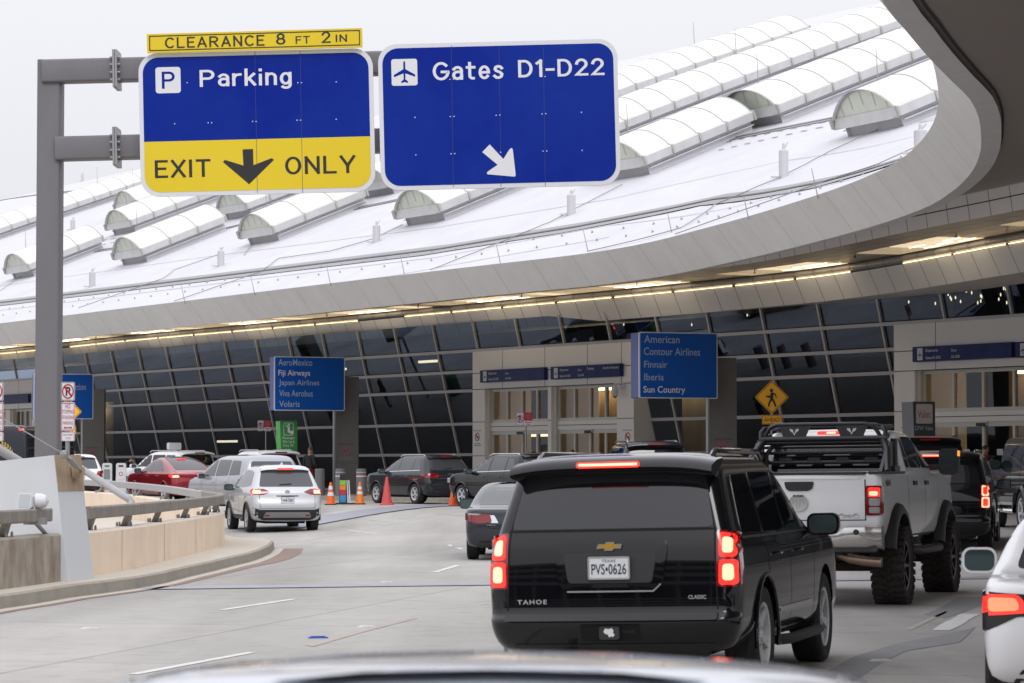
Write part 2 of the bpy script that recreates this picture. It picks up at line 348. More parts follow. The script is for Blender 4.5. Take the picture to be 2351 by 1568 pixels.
# ================================================================== ground, kerbs, markings
def axis(lo, hi, step, far):
    v = [-far, -far / 2, -far / 4]; x = lo
    while x <= hi: v.append(x); x += step
    return v + [far / 4, far / 2, far]
xs = axis(-60, 60, 2, 900); ys = axis(-20, 170, 2, 900)
mb = MB(); mb.grid([[(x, y, ground(x, y) if abs(x) < 200 and -150 < y < 200 else (0.5 if y > 100 else 0)) for x in xs] for y in ys])
tag(mb.build('road', M_conc, smooth_=True), kind='structure')
def mark(pts, name, m, dz=0.004, kind='structure', label=None):
    mb = MB(); P = [gpt(x, y) for x, y in pts]
    mb.add([p + Vector((0, 0, dz)) for p in P], [tuple(range(len(P)))])
    return tag(mb.build(name, m), kind=kind)
def dash(x0, y0, x1, y1, wd=0.11):
    a, b = gpt(x0, y0), gpt(x1, y1); d = (b - a); n = Vector((-d.y, d.x, 0)).normalized() * wd / 2
    mb = MB(); up = Vector((0, 0, 0.005)); k = 10; ra = []; rb = []
    for i in range(k + 1):
        p = a + d * (i / k); e = n * random.uniform(0.8, 1.1)
        p.z = ground(p.x, p.y); ra.append(p - e + up); rb.append(p + e + up)
    mb.grid([ra, rb]); return tag(mb.build('lane_marking', M_mark), kind='structure')
for q in ((305, 1549, 580, 1498), (508, 1401, 675, 1376), (998, 1314, 1052, 1298), (1030, 1251, 1063, 1261), (792, 1217, 866, 1226), (849, 1194, 892, 1197), (1023, 1181, 1082, 1184), (830, 1186, 872, 1183)):
    dash(*q)
dash(2160, 1448, 2228, 1410, 0.22); dash(1105, 1387, 1135, 1386)
# expansion joint across the road: a steel strip with a dark lower edge
def strip(pa, pb, w0, name, m, dz, k=14, off=0.0):
    a, b = gpt(*pa), gpt(*pb); d = b - a; n = Vector((-d.y, d.x, 0)).normalized(); ra = []; rb = []
    for i in range(k + 1):
        p = a + d * (i / k)
        for lst, o in ((ra, off), (rb, off + w0)):
            q = p + n * o; q.z = ground(q.x, q.y) + dz; lst.append(q)
    mb = MB(); mb.grid([ra, rb]); return tag(mb.build(name, m), kind='structure')
strip((338, 1354), (2420, 1326), 0.95, 'expansion_joint', M_plate, 0.006)
strip((338, 1354), (2420, 1326), 0.10, 'expansion_joint_gap', M_plated, 0.009, off=-0.08)
strip((650, 1219), (1160, 1155), 1.5, 'joint_plate', M_plate, 0.010, off=0.0)
strip((650, 1219), (1160, 1155), 0.16, 'joint_plate_gap', M_plated, 0.012, off=-0.1)
# patch of darker asphalt and rust streaks
mark([(1880, 1552), (1960, 1508), (2060, 1478), (2180, 1455), (2240, 1440), (2205, 1475), (2080, 1495), (2010, 1530), (1960, 1568), (1890, 1568)], 'asphalt_patch', M_patch)
mark([(2120, 1412), (2160, 1395), (2200, 1372), (2260, 1370), (2250, 1390), (2215, 1405), (2170, 1420)], 'asphalt_patch', M_patch)
mark([(700, 1482), (820, 1448), (950, 1416), (958, 1420), (830, 1453), (720, 1485)], 'rust_streak', M_streak)
mark([(2080, 1443), (2170, 1404), (2176, 1406), (2090, 1448)], 'rust_streak', M_streak)
# ------------------------------------------------------------------ island kerb, brick drain
kf = [gpt(*p) for p in ((-60, 1409), (0, 1398), (80, 1386), (160, 1372), (250, 1360), (320, 1350), (380, 1338), (430, 1325), (490, 1311), (540, 1298), (575, 1290), (600, 1281), (622, 1270), (631, 1259))]
kb = [Vector((-5.35, 62.2, 0)), Vector((-6.1, 63.4, 0)), Vector((-7.2, 68.6, 0)), Vector((-9.0, 77, 0)), Vector((-12, 85.8, 0)), Vector((-16.5, 96, 0)), Vector((-24, 108, 0))]
front = [Vector((-7.6, 26, 0))] + kf
outline = front + kb + [Vector((-40, 108, 0)), Vector((-40, 26, 0))]
mb = MB()
n = len(outline); KZ = 0.17
for i in range(len(front) + len(kb) - 1):
    a, b = outline[i], outline[i + 1]
    ga, gb = ground(a.x, a.y), ground(b.x, b.y)
    d = (b - a).normalized(); nn = Vector((-d.y, d.x, 0)) * 0.04
    mb.quad(Vector((a.x, a.y, ga - 0.05)), Vector((b.x, b.y, gb - 0.05)), Vector((b.x, b.y, max(KZ, gb + KZ) - 0.025)) + nn * .6, Vector((a.x, a.y, max(KZ, ga + KZ) - 0.025)) + nn * .6)
    mb.quad(Vector((a.x, a.y, ga + KZ - 0.025)) + nn * .6, Vector((b.x, b.y, gb + KZ - 0.025)) + nn * .6, Vector((b.x, b.y, gb + KZ)) + nn * 2, Vector((a.x, a.y, ga + KZ)) + nn * 2)
mb.cur = 1
top = []
for i, p in enumerate(outline):
    q = Vector((p.x, p.y, ground(p.x, p.y) + KZ))
    if i < len(front) + len(kb):
        a = outline[max(i - 1, 0)]; b = outline[i + 1]; d = (b - a).normalized(); q += Vector((-d.y, d.x, 0)) * 0.08
    top.append(q)
mb.add(top, [tuple(range(n))])
o = mb.build('median_island', [M_kerb, M_walk]); 
bm = bmesh.new(); bm.from_mesh(o.data); bmesh.ops.triangulate(bm, faces=[f for f in bm.faces if len(f.verts) > 4]); bm.to_mesh(o.data); bm.free()
tag(o, kind='structure')
def band(pts, w0, name, m, dz, off=0.0):                       # a band following a line of ground points on its right side
    P = [gpt(*p) for p in pts]; ra = []; rb = []
    for i, p in enumerate(P):
        d = (P[min(i + 1, len(P) - 1)] - P[max(i - 1, 0)]).normalized(); nn = Vector((d.y, -d.x, 0))
        wi = w0[i] if isinstance(w0, (list, tuple)) else w0
        ra.append(p + nn * off + Vector((0, 0, dz))); rb.append(p + nn * (off + wi) + Vector((0, 0, dz)))
    mb = MB(); mb.grid([ra, rb]); return tag(mb.build(name, m), kind='structure')
dr = [(-60, 1411), (0, 1400), (80, 1388), (160, 1374), (250, 1362), (320, 1352), (380, 1340), (430, 1327), (490, 1313), (540, 1300), (575, 1292), (600, 1283), (622, 1272), (634, 1260)]
band(dr, 0.16, 'gutter', M_walk, 0.004)
band(dr, [.12, .12, .12, .12, .12, .12, .14, .16, .18, .22, .30, .38, .42, .40], 'brick_drain', M_brick, 0.006, off=0.17)
strip((175, 1334), (330, 1331), 0.6, 'island_joint', M_plate, KZ + 0.006, off=0.25)
# reflective road studs
def stud(x, y, m, label):
    p = gpt(x, y); mb = MB(); mb.prism(rrect(0.20, 0.11, 0.02), 0, 0.012); mb.prism(rrect(0.15, 0.07, 0.015), 0.012, 0.022)
    o = mb.build('road_stud', m); o.location = p; o.rotation_euler = (0, 0, 0.2); tag(o, label, 'road stud', 'reflective studs stuck to the road')
M_studb = mat('stud_blue', (0.03, 0.11, 0.42), 0.4)
stud(730, 1465, M_studb, 'blue road stud on the rust streak in the foreground lane')
stud(842, 1441, M_mark, 'white road stud at the upper end of the rust streak')
stud(207, 1445, M_mark, 'white road stud near the left kerb, alone on the road')
stud(888, 1338, M_mark, 'white road stud just above the expansion joint')
stud(2021, 1519, M_mark, 'white road stud on the dark asphalt patch at right')
# ------------------------------------------------------------------ sidewalk by the terminal
KN = 10.7
mb = MB()
for (o0, o1, zz) in ((-22, KN, FLOOR),):
    mb.hexa([fpt(-120, o0, 0.0), fpt(60, o0, 0.0), fpt(60, o1 - 0.3, 0.0), fpt(-120, o1 - 0.3, 0.0), fpt(-120, o0, zz), fpt(60, o0, zz), fpt(60, o1 - 0.3, zz), fpt(-120, o1 - 0.3, zz)])
tag(mb.build('sidewalk', M_swalk), kind='structure')
mb = MB(); mb.hexa([fpt(-120, KN - .3, 0.0), fpt(60, KN - .3, 0.0), fpt(60, KN, 0.0), fpt(-120, KN, 0.0), fpt(-120, KN - .3, FLOOR + .003), fpt(60, KN - .3, FLOOR + .003), fpt(60, KN - .04, FLOOR + .003), fpt(-120, KN - .04, FLOOR + .003)])
tag(mb.build('sidewalk_kerb', M_kerb), kind='structure')

# ================================================================== terminal building
TB = wroot('terminal_building', (8, 112, 0.65))
tag(TB, 'airport terminal with tilted dark glass front, white vaulted skylights and a sweeping grey roof canopy', 'terminal building')
# --- tilted glass front
LV = [FLOOR, 2.26, 3.55, 4.93, 5.72, 6.57, 7.75]
LEAN = 0.245
def goff(z): return -(6.57 - z) * LEAN
def gp(a, z, extra=0.0): return fpt(a, goff(z) + extra, z)
A0 = a_at(1007.7, 0.0)
A1, A2 = a_at(1085, 0.1), a_at(1455, 0.1)                       # entrance 1
B1 = a_at(2053, 0.1); B2 = B1 + 15.0                             # entrance 2, runs on beyond the frame
C2 = a_at(95, 0.1); C1 = C2 - (A2 - A1)                          # far entrance at the left
def solid(a): return (A1 < a < A2) or (B1 < a < B2) or (C1 < a < C2)
cuts = sorted([-75.0, C1, C2, A1, A2, B1, B2, 55.0])
mb = MB()
for i in range(len(cuts) - 1):
    a, b = cuts[i], cuts[i + 1]; z0 = 6.57 if solid((a + b) / 2) else FLOOR
    mb.quad(gp(a, z0), gp(b, z0), gp(b, 7.75), gp(a, 7.75))
mb.build('glass_wall', M_glass, TB, fix=False)
mb = MB()
SP = 3.2
k0 = int((-75 - A0) / SP); k1 = int((55 - A0) / SP)
for k in range(k0, k1):                                            # sloping mullions
    a = A0 + k * SP; z0 = 6.57 if solid(a) else FLOOR
    mb.hexa([gp(a - .045, z0, -.02), gp(a + .045, z0, -.02), gp(a + .045, z0, .09), gp(a - .045, z0, .09), gp(a - .045, 7.75, -.02), gp(a + .045, 7.75, -.02), gp(a + .045, 7.75, .09), gp(a - .045, 7.75, .09)])
for i in range(len(cuts) - 1):
    a, b = cuts[i], cuts[i + 1]
    for z in LV[:-1]:
        if solid((a + b) / 2) and z < 6.5: continue
        zz = max(z, FLOOR + 0.05)
        mb.hexa([gp(a, zz - .06, -.02), gp(b, zz - .06, -.02), gp(b, zz - .06, .112), gp(a, zz - .06, .112), gp(a, zz + .06, -.02), gp(b, zz + .06, -.02), gp(b, zz + .06, .112), gp(a, zz + .06, .112)])
mb.build('mullion_grid', M_mull, TB)
# --- interior: floor is the sidewalk slab; back wall, ceiling, lit panels, pendants
mb = MB(); mb.quad(fpt(-75, -16, FLOOR), fpt(55, -16, FLOOR), fpt(55, -16, 9), fpt(-75, -16, 9)); mb.quad(fpt(-75, -16, 9.0), fpt(55, -16, 9.0), fpt(55, .2, 9.0), fpt(-75, .2, 9.0))
mb.build('interior_wall', M_int, TB)
mb = MB()
for a in (-42, -30.5, -18, -6.0, 26, 31, 37, 43):
    mb = MB(); mb.box((0, 0, 0), (random.uniform(1.2, 2.4), .12, .12), frame(fpt(a, -9 - random.random() * 4, random.choice((3.2, 4.1, 6.4, 7.0))), EF, NF)); mb.build('lit_ceiling_panel', M_warm, TB)
mb = MB()
rnd = random.Random(3)
for (px, n_) in ((2115, 3), (2140, 5), (2180, 4), (2230, 5), (2290, 5), (2340, 5), (1330, 1), (1430, 2), (1575, 2), (1680, 1), (2040, 2)):
    for j in range(n_):
        a = a_at(px + rnd.uniform(-12, 12), -3.5)
        mb = MB(); mb.lathe([(0.0, 0), (.022, .02), (.025, .09), (.0, .13)], 6, Matrix.Translation(fpt(a, -3.5 - rnd.random() * 1.5, 7.25 + rnd.random() * .6))); mb.build('pendant_light', M_warm, TB)
# --- entrances
def entrance(a0, a1, bays, name='entrance_wall'):
    """clad block with door bays given as (start, end) along the front"""
    D = 0.10; ZT = 6.57
    mb = MB()
    def blk(a, b, z0, z1, o0=-2.2, o1=D): mb.hexa([fpt(a, o0, z0), fpt(b, o0, z0), fpt(b, o1, z0), fpt(a, o1, z0), fpt(a, o0, z1), fpt(b, o0, z1), fpt(b, o1, z1), fpt(a, o1, z1)])
    ZD = 4.97
    xs_ = [a0] + [v for b in bays for v in b] + [a1]
    for i in range(0, len(xs_), 2): blk(xs_[i], xs_[i + 1], FLOOR, ZD)
    blk(a0, a1, ZD, ZT)
    for (b0, b1) in bays: blk(b0, b1, 3.22, 3.56, -.6, -.14)
    wall = mb.build(name, M_clad, TB)
    mj = MB()
    def joint(a, b, z0, z1, o=D): mj.hexa([fpt(a, o - .01, z0), fpt(b, o - .01, z0), fpt(b, o + .004, z0), fpt(a, o + .004, z0), fpt(a, o - .01, z1), fpt(b, o - .01, z1), fpt(b, o + .004, z1), fpt(a, o + .004, z1)])
    for z in (5.62, ZD - .02): joint(a0, a1, z - .014, z + .014)
    w_ = a1 - a0
    for f in (0.20 if w_ < 14 else .14, 0.47, 0.73, 0.93): joint(a0 + w_ * f - .012, a0 + w_ * f + .012, ZD, 6.55)
    for i in range(0, len(xs_), 2):
        for z in (3.6, 2.2):
            joint(xs_[i], xs_[i + 1], z - .012, z + .012)
    for (b0, b1) in bays: joint(b0, b1, 3.385, 3.41, -.14)
    mj.build('panel_joint', M_cladj, wall)
    mi = MB()
    for (b0, b1) in bays:                                          # lobby behind the doors: warm wood wall and light trough
        mi.quad(fpt(b0 - .5, -4.6, FLOOR), fpt(b1 + .5, -4.6, FLOOR), fpt(b1 + .5, -4.6, ZD + .4), fpt(b0 - .5, -4.6, ZD + .4))
    mi.build('lobby_wall', M_intw, TB)
    ml = MB()
    for (b0, b1) in bays: ml.box((0, 0, 0), ((b1 - b0) * .9, .25, .10), frame(fpt((b0 + b1) / 2, -4.2, ZD + .0), EF, NF))
    ml.build('lobby_light', M_lobby, TB)
    for (b0, b1) in bays:
        w = b1 - b0; fr = MB(); gl = MB()
        def bar(a, b, z0, z1, o0=-.34, o1=-.2): fr.hexa([fpt(a, o0, z0), fpt(b, o0, z0), fpt(b, o1, z0), fpt(a, o1, z0), fpt(a, o0, z1), fpt(b, o0, z1), fpt(b, o1, z1), fpt(a, o1, z1)])
        bar(b0, b0 + .12, FLOOR, ZD, -.5, -.05); bar(b1 - .12, b1, FLOOR, ZD, -.5, -.05)
        c0, c1 = b0 + .12, b1 - .12
        bar(c0, c1, ZD - .14, ZD); bar(c0, c1, 3.56, 3.68); bar(c0, c1, 3.06, 3.22); bar(c0, c1, FLOOR, FLOOR + .10)
        for i in range(5):
            a = c0 + (c1 - c0) * i / 4
            bar(a - .05, a + .05, 3.68, ZD - .14, -.335, -.195)
            bar(a - .055, a + .055, FLOOR + .1, 3.06, -.335, -.195)
        bar(c0, c1, 1.55, 1.66, -.325, -.205)
        fr.box((0, 0, 0), (.5, .12, .12), frame(fpt((b0 + b1) / 2, -.16, 3.15), EF, NF)); 
        d = fr.build('door', M_dframe, TB)
        gl.quad(fpt(c0, -.27, FLOOR), fpt(c1, -.27, FLOOR), fpt(c1, -.27, ZD), fpt(c0, -.27, ZD)); gl.build('door_glass', M_dglass, d, fix=False)
        st = MB()
        for i in (1.45, 2.55):
            st.box((0, 0, 0), (.28, .01, .20), frame(fpt(c0 + (c1 - c0) * i / 4, -.19, 2.22), EF, NF))
        st.build('door_notice', M_swhite, d)
        sn = MB(); sn.box((0, 0, 0), (.42, .10, .11), frame(fpt((b0 + b1) / 2, -.12, 3.12), EF, NF)); sn.build('door_sensor', M_black, d)
def bay(x0, x1): return (a_at(x0, -.2), a_at(x1, -.2))
entrance(A1, A2, [bay(1127, 1272), bay(1280, 1431)])
b1_ = a_at(2116, -.2); entrance(B1, B2, [(b1_, b1_ + 6.0), (b1_ + 6.6, b1_ + 12.0)])
entrance(C1, C2, [(C1 + 1.5, C1 + 6.6), (C1 + 7.2, C2 - 1.3)])
# --- canopy curves
def catmull(P, step):
    out_ = []; P = [Vector((p[0], p[1], 0)) for p in P]
    for i in range(len(P) - 1):
        p0 = P[i - 1] if i else P[0] * 2 - P[1]; p1, p2 = P[i], P[i + 1]; p3 = P[i + 2] if i + 2 < len(P) else P[-1] * 2 - P[-2]
        k = max(1, int((p2 - p1).length / step))
        for j in range(k):
            t = j / k
            out_.append(0.5 * ((2 * p1) + (p2 - p0) * t + (2 * p0 - 5 * p1 + 4 * p2 - p3) * t * t + (3 * p1 - p0 - 3 * p2 + p3) * t ** 3))
    out_.append(P[-1]); return out_
def resample(P, step):
    acc = [0.0]
    for i in range(1, len(P)): acc.append(acc[-1] + (P[i] - P[i - 1]).length)
    nn = int(acc[-1] / step); out_ = []; j = 0
    for i in range(nn + 1):
        s_ = acc[-1] * i / nn
        while j < len(acc) - 2 and acc[j + 1] < s_: j += 1
        t = (s_ - acc[j]) / max(1e-9, acc[j + 1] - acc[j]); out_.append(P[j].lerp(P[j + 1], t))
    return out_
def normals(P):                                                    # inward: to the left of the direction of travel (left to near right)
    out_ = []
    for i in range(len(P)):
        d = (P[min(i + 1, len(P) - 1)] - P[max(i - 1, 0)]).normalized(); out_.append(Vector((-d.y, d.x, 0)))
    return out_
Fc = resample(catmull([(-140, 339), (-100, 274), (-57, 206), (-42, 183), (-26.9, 159), (-18.9, 145), (-7.9, 128), (-3.3, 120.6), (4.2, 108.5), (7.7, 102.6), (10.9, 96.2), (12.6, 91), (13.8, 86.4), (14.9, 82), (16.9, 75), (18.8, 67), (20, 58), (19.6, 48), (18.2, 38), (16.6, 28), (16, 16), (17, 0), (19, -14)], 1.0), 1.35)
FN = normals(Fc)
Rc = resample(catmull([(-140, 327), (-100, 260.6), (-55.6, 186.6), (-38.5, 158), (-20.6, 128.3), (-2.65, 98.3), (3.5, 88.1), (6.3, 79), (8.35, 69.4), (9.15, 63.3), (9.22, 59.4), (9.02, 55.5), (8.6, 51.8), (8.15, 49), (7.7, 46.5), (7.16, 44.1), (6.6, 42.2), (5.74, 39.2), (5.13, 36.9), (4.6, 34.9), (3.9, 31), (3.6, 26), (3.8, 20), (4.6, 10), (6, -2), (8, -14)], .8), 1.2)
RN = normals(Rc)
ZRB, ZRT, ROUT = 7.5, 8.45, 0.75
FZ0, FZ1, FOUT, GZ, SZ, SOFF = 7.4, 8.20, 0.38, 8.52, 9.2, 3.5
V = lambda p, z: Vector((p.x, p.y, z))
# inner fascia with joints
mb = MB(); mb.grid([[V(p, FZ0) for p in Fc], [V(p - n * FOUT, FZ1) for p, n in zip(Fc, FN)]])
mb.grid([[V(p, FZ0) for p in Fc], [V(p + n * 2.5, FZ0 + .06) for p, n in zip(Fc, FN)]])
inner = mb.build('inner_fascia', M_fasc2, TB)
mj = MB()
for p, n in zip(Fc, FN):
    t = Vector((n.y, -n.x, 0)) * .012
    a, b = V(p, FZ0) - n * .004, V(p - n * FOUT, FZ1) - n * .004
    mj.quad(a - t, a + t, b + t, b - t)
mj.build('panel_joint', M_cladj, inner)
# cove light in runs, round trim, lit ceiling, step panel
def run_of(i): return i // 9
runs = {}
for i in range(len(Fc) - 1):
    if (i // 9) % 3 == 2 and i % 9 > 5: continue
    runs.setdefault(i // 3, []).append(i)
for k, idx in runs.items():
    if Fc[idx[0]].y > 172 or Fc[idx[0]].y < 74: continue
    mb = MB()
    a = [Fc[i] for i in idx] + [Fc[idx[-1] + 1]]; nn_ = [FN[i] for i in idx] + [FN[idx[-1] + 1]]
    a[0] = a[0].lerp(a[1], .10); a[-1] = a[-1].lerp(a[-2], .10)
    mb.grid([[V(p - n * o, z) for p, n in zip(a, nn_)] for o, z in ((.392, 8.215), (.425, 8.215), (.425, 8.235), (.392, 8.235), (.392, 8.215))]); mb.build('cove_light', M_warm, TB)
mb = MB(); rows = []
for k in range(7):
    th = -math.pi / 2 + math.pi * k / 6
    rows.append([V(p - n * (.30 + .17 * math.cos(th)), 8.375 + .14 * math.sin(th)) for p, n in zip(Fc, FN)])
mb.grid(rows); trim = mb.build('round_trim', M_tube, TB, smooth_=True, ang=80)
mj = MB()
for i in range(0, len(Fc)):
    p, n = Fc[i], FN[i]; t = Vector((n.y, -n.x, 0)) * .012; pts = []
    for k in range(7):
        th = -math.pi / 2 + math.pi * k / 6; pts.append(V(p - n * (.30 + .175 * math.cos(th)), 8.375 + .145 * math.sin(th)))
    mj.grid([[q - t for q in pts], [q + t for q in pts]])
mj.build('panel_joint', M_cladj, trim)
Sc = [p - n * SOFF for p, n in zip(Fc, FN)]
mb = MB(); mb.grid([[V(p - n * .2, GZ) for p, n in zip(Fc, FN)], [V(p, GZ) for p in Sc]])
gold = mb.build('lit_ceiling', M_gold, TB)
mj = MB()
for f in (0.2, .4, .6, .8):
    mj.grid([[V(p - n * (.3 + 3.1 * f), GZ - .004) for p, n in zip(Fc, FN)], [V(p - n * (.318 + 3.1 * f), GZ - .004) for p, n in zip(Fc, FN)]])
for p, n in zip(Fc, FN):
    t = Vector((n.y, -n.x, 0)) * .012; mj.quad(V(p - n * .3 - t, GZ - .005), V(p - n * .3 + t, GZ - .005), V(p - n * 3.4 + t, GZ - .005), V(p - n * 3.4 - t, GZ - .005))
mj.build('panel_joint', M_cladj, gold)
rnd2 = random.Random(11)
ONP = {}
for i in range(len(Fc) - 1):                                       # glowing panels imitating hidden lights mirrored in the ceiling next to the trim
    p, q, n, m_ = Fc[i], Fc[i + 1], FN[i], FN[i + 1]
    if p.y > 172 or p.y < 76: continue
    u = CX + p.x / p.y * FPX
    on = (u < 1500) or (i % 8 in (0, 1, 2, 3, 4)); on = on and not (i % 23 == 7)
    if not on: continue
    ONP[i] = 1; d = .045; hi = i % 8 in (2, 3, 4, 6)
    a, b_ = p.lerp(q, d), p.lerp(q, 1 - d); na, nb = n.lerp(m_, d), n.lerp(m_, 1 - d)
    mb = MB(); mb.grid([[V(a - na * o, GZ - h), V(b_ - nb * o, GZ - h)] for o, h in ((.50, .004), (.50, .016), (1.95, .016), (1.95, .004))]); mb.build('ceiling_reflection', M_panel if hi else M_panel2, TB)
for i in sorted(ONP):
    p, q, n, m_ = Fc[i], Fc[i + 1], FN[i], FN[i + 1]
    if i % 8 not in (2, 3, 4): continue
    a, b_ = p.lerp(q, .06), p.lerp(q, .94)
    for o in ((.75, 1.25) if i % 3 else (.9,)):
        mb = MB(); mb.grid([[V(a - n * oo, GZ - h), V(b_ - m_ * oo, GZ - h)] for oo, h in ((o, .016), (o, .026), (o + .05, .026), (o + .05, .016))]); mb.build('ceiling_light_strip', M_warm2, TB)
mb = MB()
for i in range(90, len(Fc), 6):                                     # sprinkler heads
    mb = MB(); mb.lathe([(0.0, -.14), (.05, -.14), (.05, -.12), (.015, -.11), (.015, -.01)], 6, Matrix.Translation(V(Fc[i] - FN[i] * 2.0, GZ))); mb.build('sprinkler_head', M_black, TB)
mb = MB(); mb.grid([[V(p, GZ) for p in Sc], [V(p - n * .10, SZ) for p, n in zip(Sc, FN)]])
step = mb.build('step_panel', M_fasc2, TB)
mb = MB()
for p, n in zip(Sc, FN):
    t = Vector((n.y, -n.x, 0)) * .014; a, b = V(p - n * .004, GZ), V(p - n * .104, SZ); mb.quad(a - t, a + t, b + t, b - t)
mb.grid([[V(p - n * .06, 8.9) for p, n in zip(Sc, FN)], [V(p - n * .065, 8.93) for p, n in zip(Sc, FN)]])
mb.build('panel_joint', M_cladj, step)
# brown soffit from step panel out to the rim (nearest point pairing)
pair = []; j = 0
for p in Rc:
    best = min(range(j, min(j + 25, len(Sc))), key=lambda k: (Sc[k] - p).length); j = best; pair.append(V(Sc[best] - FN[best] * .10, SZ))
for _ in range(6): pair = [pair[0]] + [(pair[i - 1] + pair[i] * 2 + pair[i + 1]) / 4 for i in range(1, len(pair) - 1)] + [pair[-1]]
rows = []
for k in range(9):
    t = k / 8; rows.append([V(p.lerp(q, t), ZRB + .02 + (SZ - ZRB) * (math.sin(t * math.pi / 2))) for p, q in zip(Rc, pair)])
mb = MB(); mb.grid(rows); soff = mb.build('outer_soffit', M_soff, TB, smooth_=True)
mj = MB()
for d0 in (.55,):
    mj.grid([[V(p.lerp(q, d0 / max(1, (q - p).length)), ZRB + .02 + (SZ - ZRB) * math.sin(d0 / max(1, (q - p).length) * math.pi / 2) - .012) for p, q in zip(Rc, pair)], [V(p.lerp(q, (d0 + .06) / max(1, (q - p).length)), ZRB + .02 + (SZ - ZRB) * math.sin((d0 + .06) / max(1, (q - p).length) * math.pi / 2) - .012) for p, q in zip(Rc, pair)]])
mj.build('soffit_joint', M_cladj, soff)
# outer fascia
mb = MB(); mb.grid([[V(p, ZRB) for p in Rc], [V(p - n * ROUT, ZRT) for p, n in zip(Rc, RN)]])
mb.grid([[V(p, ZRB) for p in Rc], [V(p + n * .35, ZRB + .035) for p, n in zip(Rc, RN)]])
ofa = mb.build('outer_fascia', M_fasc, TB, smooth_=True, ang=50)
mj = MB()
for i in range(0, len(Rc), 2):
    p, n = Rc[i], RN[i]; t = Vector((n.y, -n.x, 0)) * .006
    a, b = V(p - n * .004, ZRB), V(p - n * (ROUT + .004), ZRT); mj.quad(a - t, a + t, b + t, b - t)
mj.build('panel_joint', M_seam, ofa)
# --- roof shell
RT = [p - n * ROUT for p, n in zip(Rc, RN)]
for _ in range(8): RN = [RN[0]] + [(RN[i - 1] + RN[i] * 2 + RN[i + 1]).normalized() for i in range(1, len(RN) - 1)] + [RN[-1]]
QMAX = 110.0
def qmax(s): return min(130, 50 + 0.45 * max(0.0, SREF - s))
def rz(q): return ZRT + 0.43 * q - 0.0012 * q * q
acc = [0.0]
for i in range(1, len(RT)): acc.append(acc[-1] + (RT[i] - RT[i - 1]).length)
SREF = acc[min(range(len(Rc)), key=lambda k: (Rc[k] - Vector((-2.65, 98.3, 0))).length)]
def rim(s):
    s = max(0, min(acc[-1] - 1e-6, s)); i = max(0, min(len(acc) - 2, int(s / acc[-1] * (len(acc) - 1))))
    while acc[i + 1] < s: i += 1
    while acc[i] > s: i -= 1
    t = (s - acc[i]) / (acc[i + 1] - acc[i]); return RT[i].lerp(RT[i + 1], t), RN[i].lerp(RN[i + 1], t).normalized()
def roofp(s, q, up=0.0):
    p, n = rim(s); return Vector((p.x + n.x * q, p.y + n.y * q, rz(q) + up))
def roof_normal(s, q):
    a = roofp(s + .3, q) - roofp(s - .3, q); b = roofp(s, q + .3) - roofp(s, q - .3); nn = a.cross(b).normalized(); return nn if nn.z > 0 else -nn
mb = MB(); 
mb.grid([[roofp(s, qmax(s) * k / 24) for s in acc] for k in range(25)])
# back of the roof, closed down behind
mb.grid([[roofp(s, qmax(s)) for s in acc], [roofp(s, qmax(s)) + rim(s)[1] * 14 - Vector((0, 0, 14)) for s in acc]])
roof = mb.build('roof', M_roof, TB, smooth_=True, ang=30)
def project(p):
    d = p - Vector((0, 0, CAMZ)); c, s_ = math.cos(PITCH), math.sin(PITCH)
    dep = d.y * c + d.z * s_; v = (-d.y * s_ + d.z * c) / dep; u = d.x / dep
    return CX + u * FPX, CY - v * FPX, dep
RTAB = [(project(roofp(s, qmax(s) * k / 64)), s, qmax(s) * k / 64) for s in [acc[-1] * i / 420 for i in range(421)] for k in range(65)]
RTAB = [t for t in RTAB if t[0][2] > 5]
def roof_at(x, y):                                                  # (s, q) of the visible roof point at a picture position
    best = min((((P[0] - x) ** 2 + (P[1] - y) ** 2, s, q) for P, s, q in RTAB), key=lambda t: t[0])
    s, q = best[1:]
    for st in (0.5, .2, .08, .03):
        for _ in range(20):
            c = [(s + i * st, min(qmax(s), max(0, q + j * st * 2))) for i in (-1, 0, 1) for j in (-1, 0, 1)]
            b = min(c, key=lambda t: (project(roofp(*t))[0] - x) ** 2 + (project(roofp(*t))[1] - y) ** 2)
            if b == (s, q): break
            s, q = b
    return s, q

for o in list(bpy.data.objects):
    if o.name.split('.')[0] in ('panel_joint', 'soffit_joint', 'mullion_grid', 'snow_guard'): o['kind'] = 'stuff'
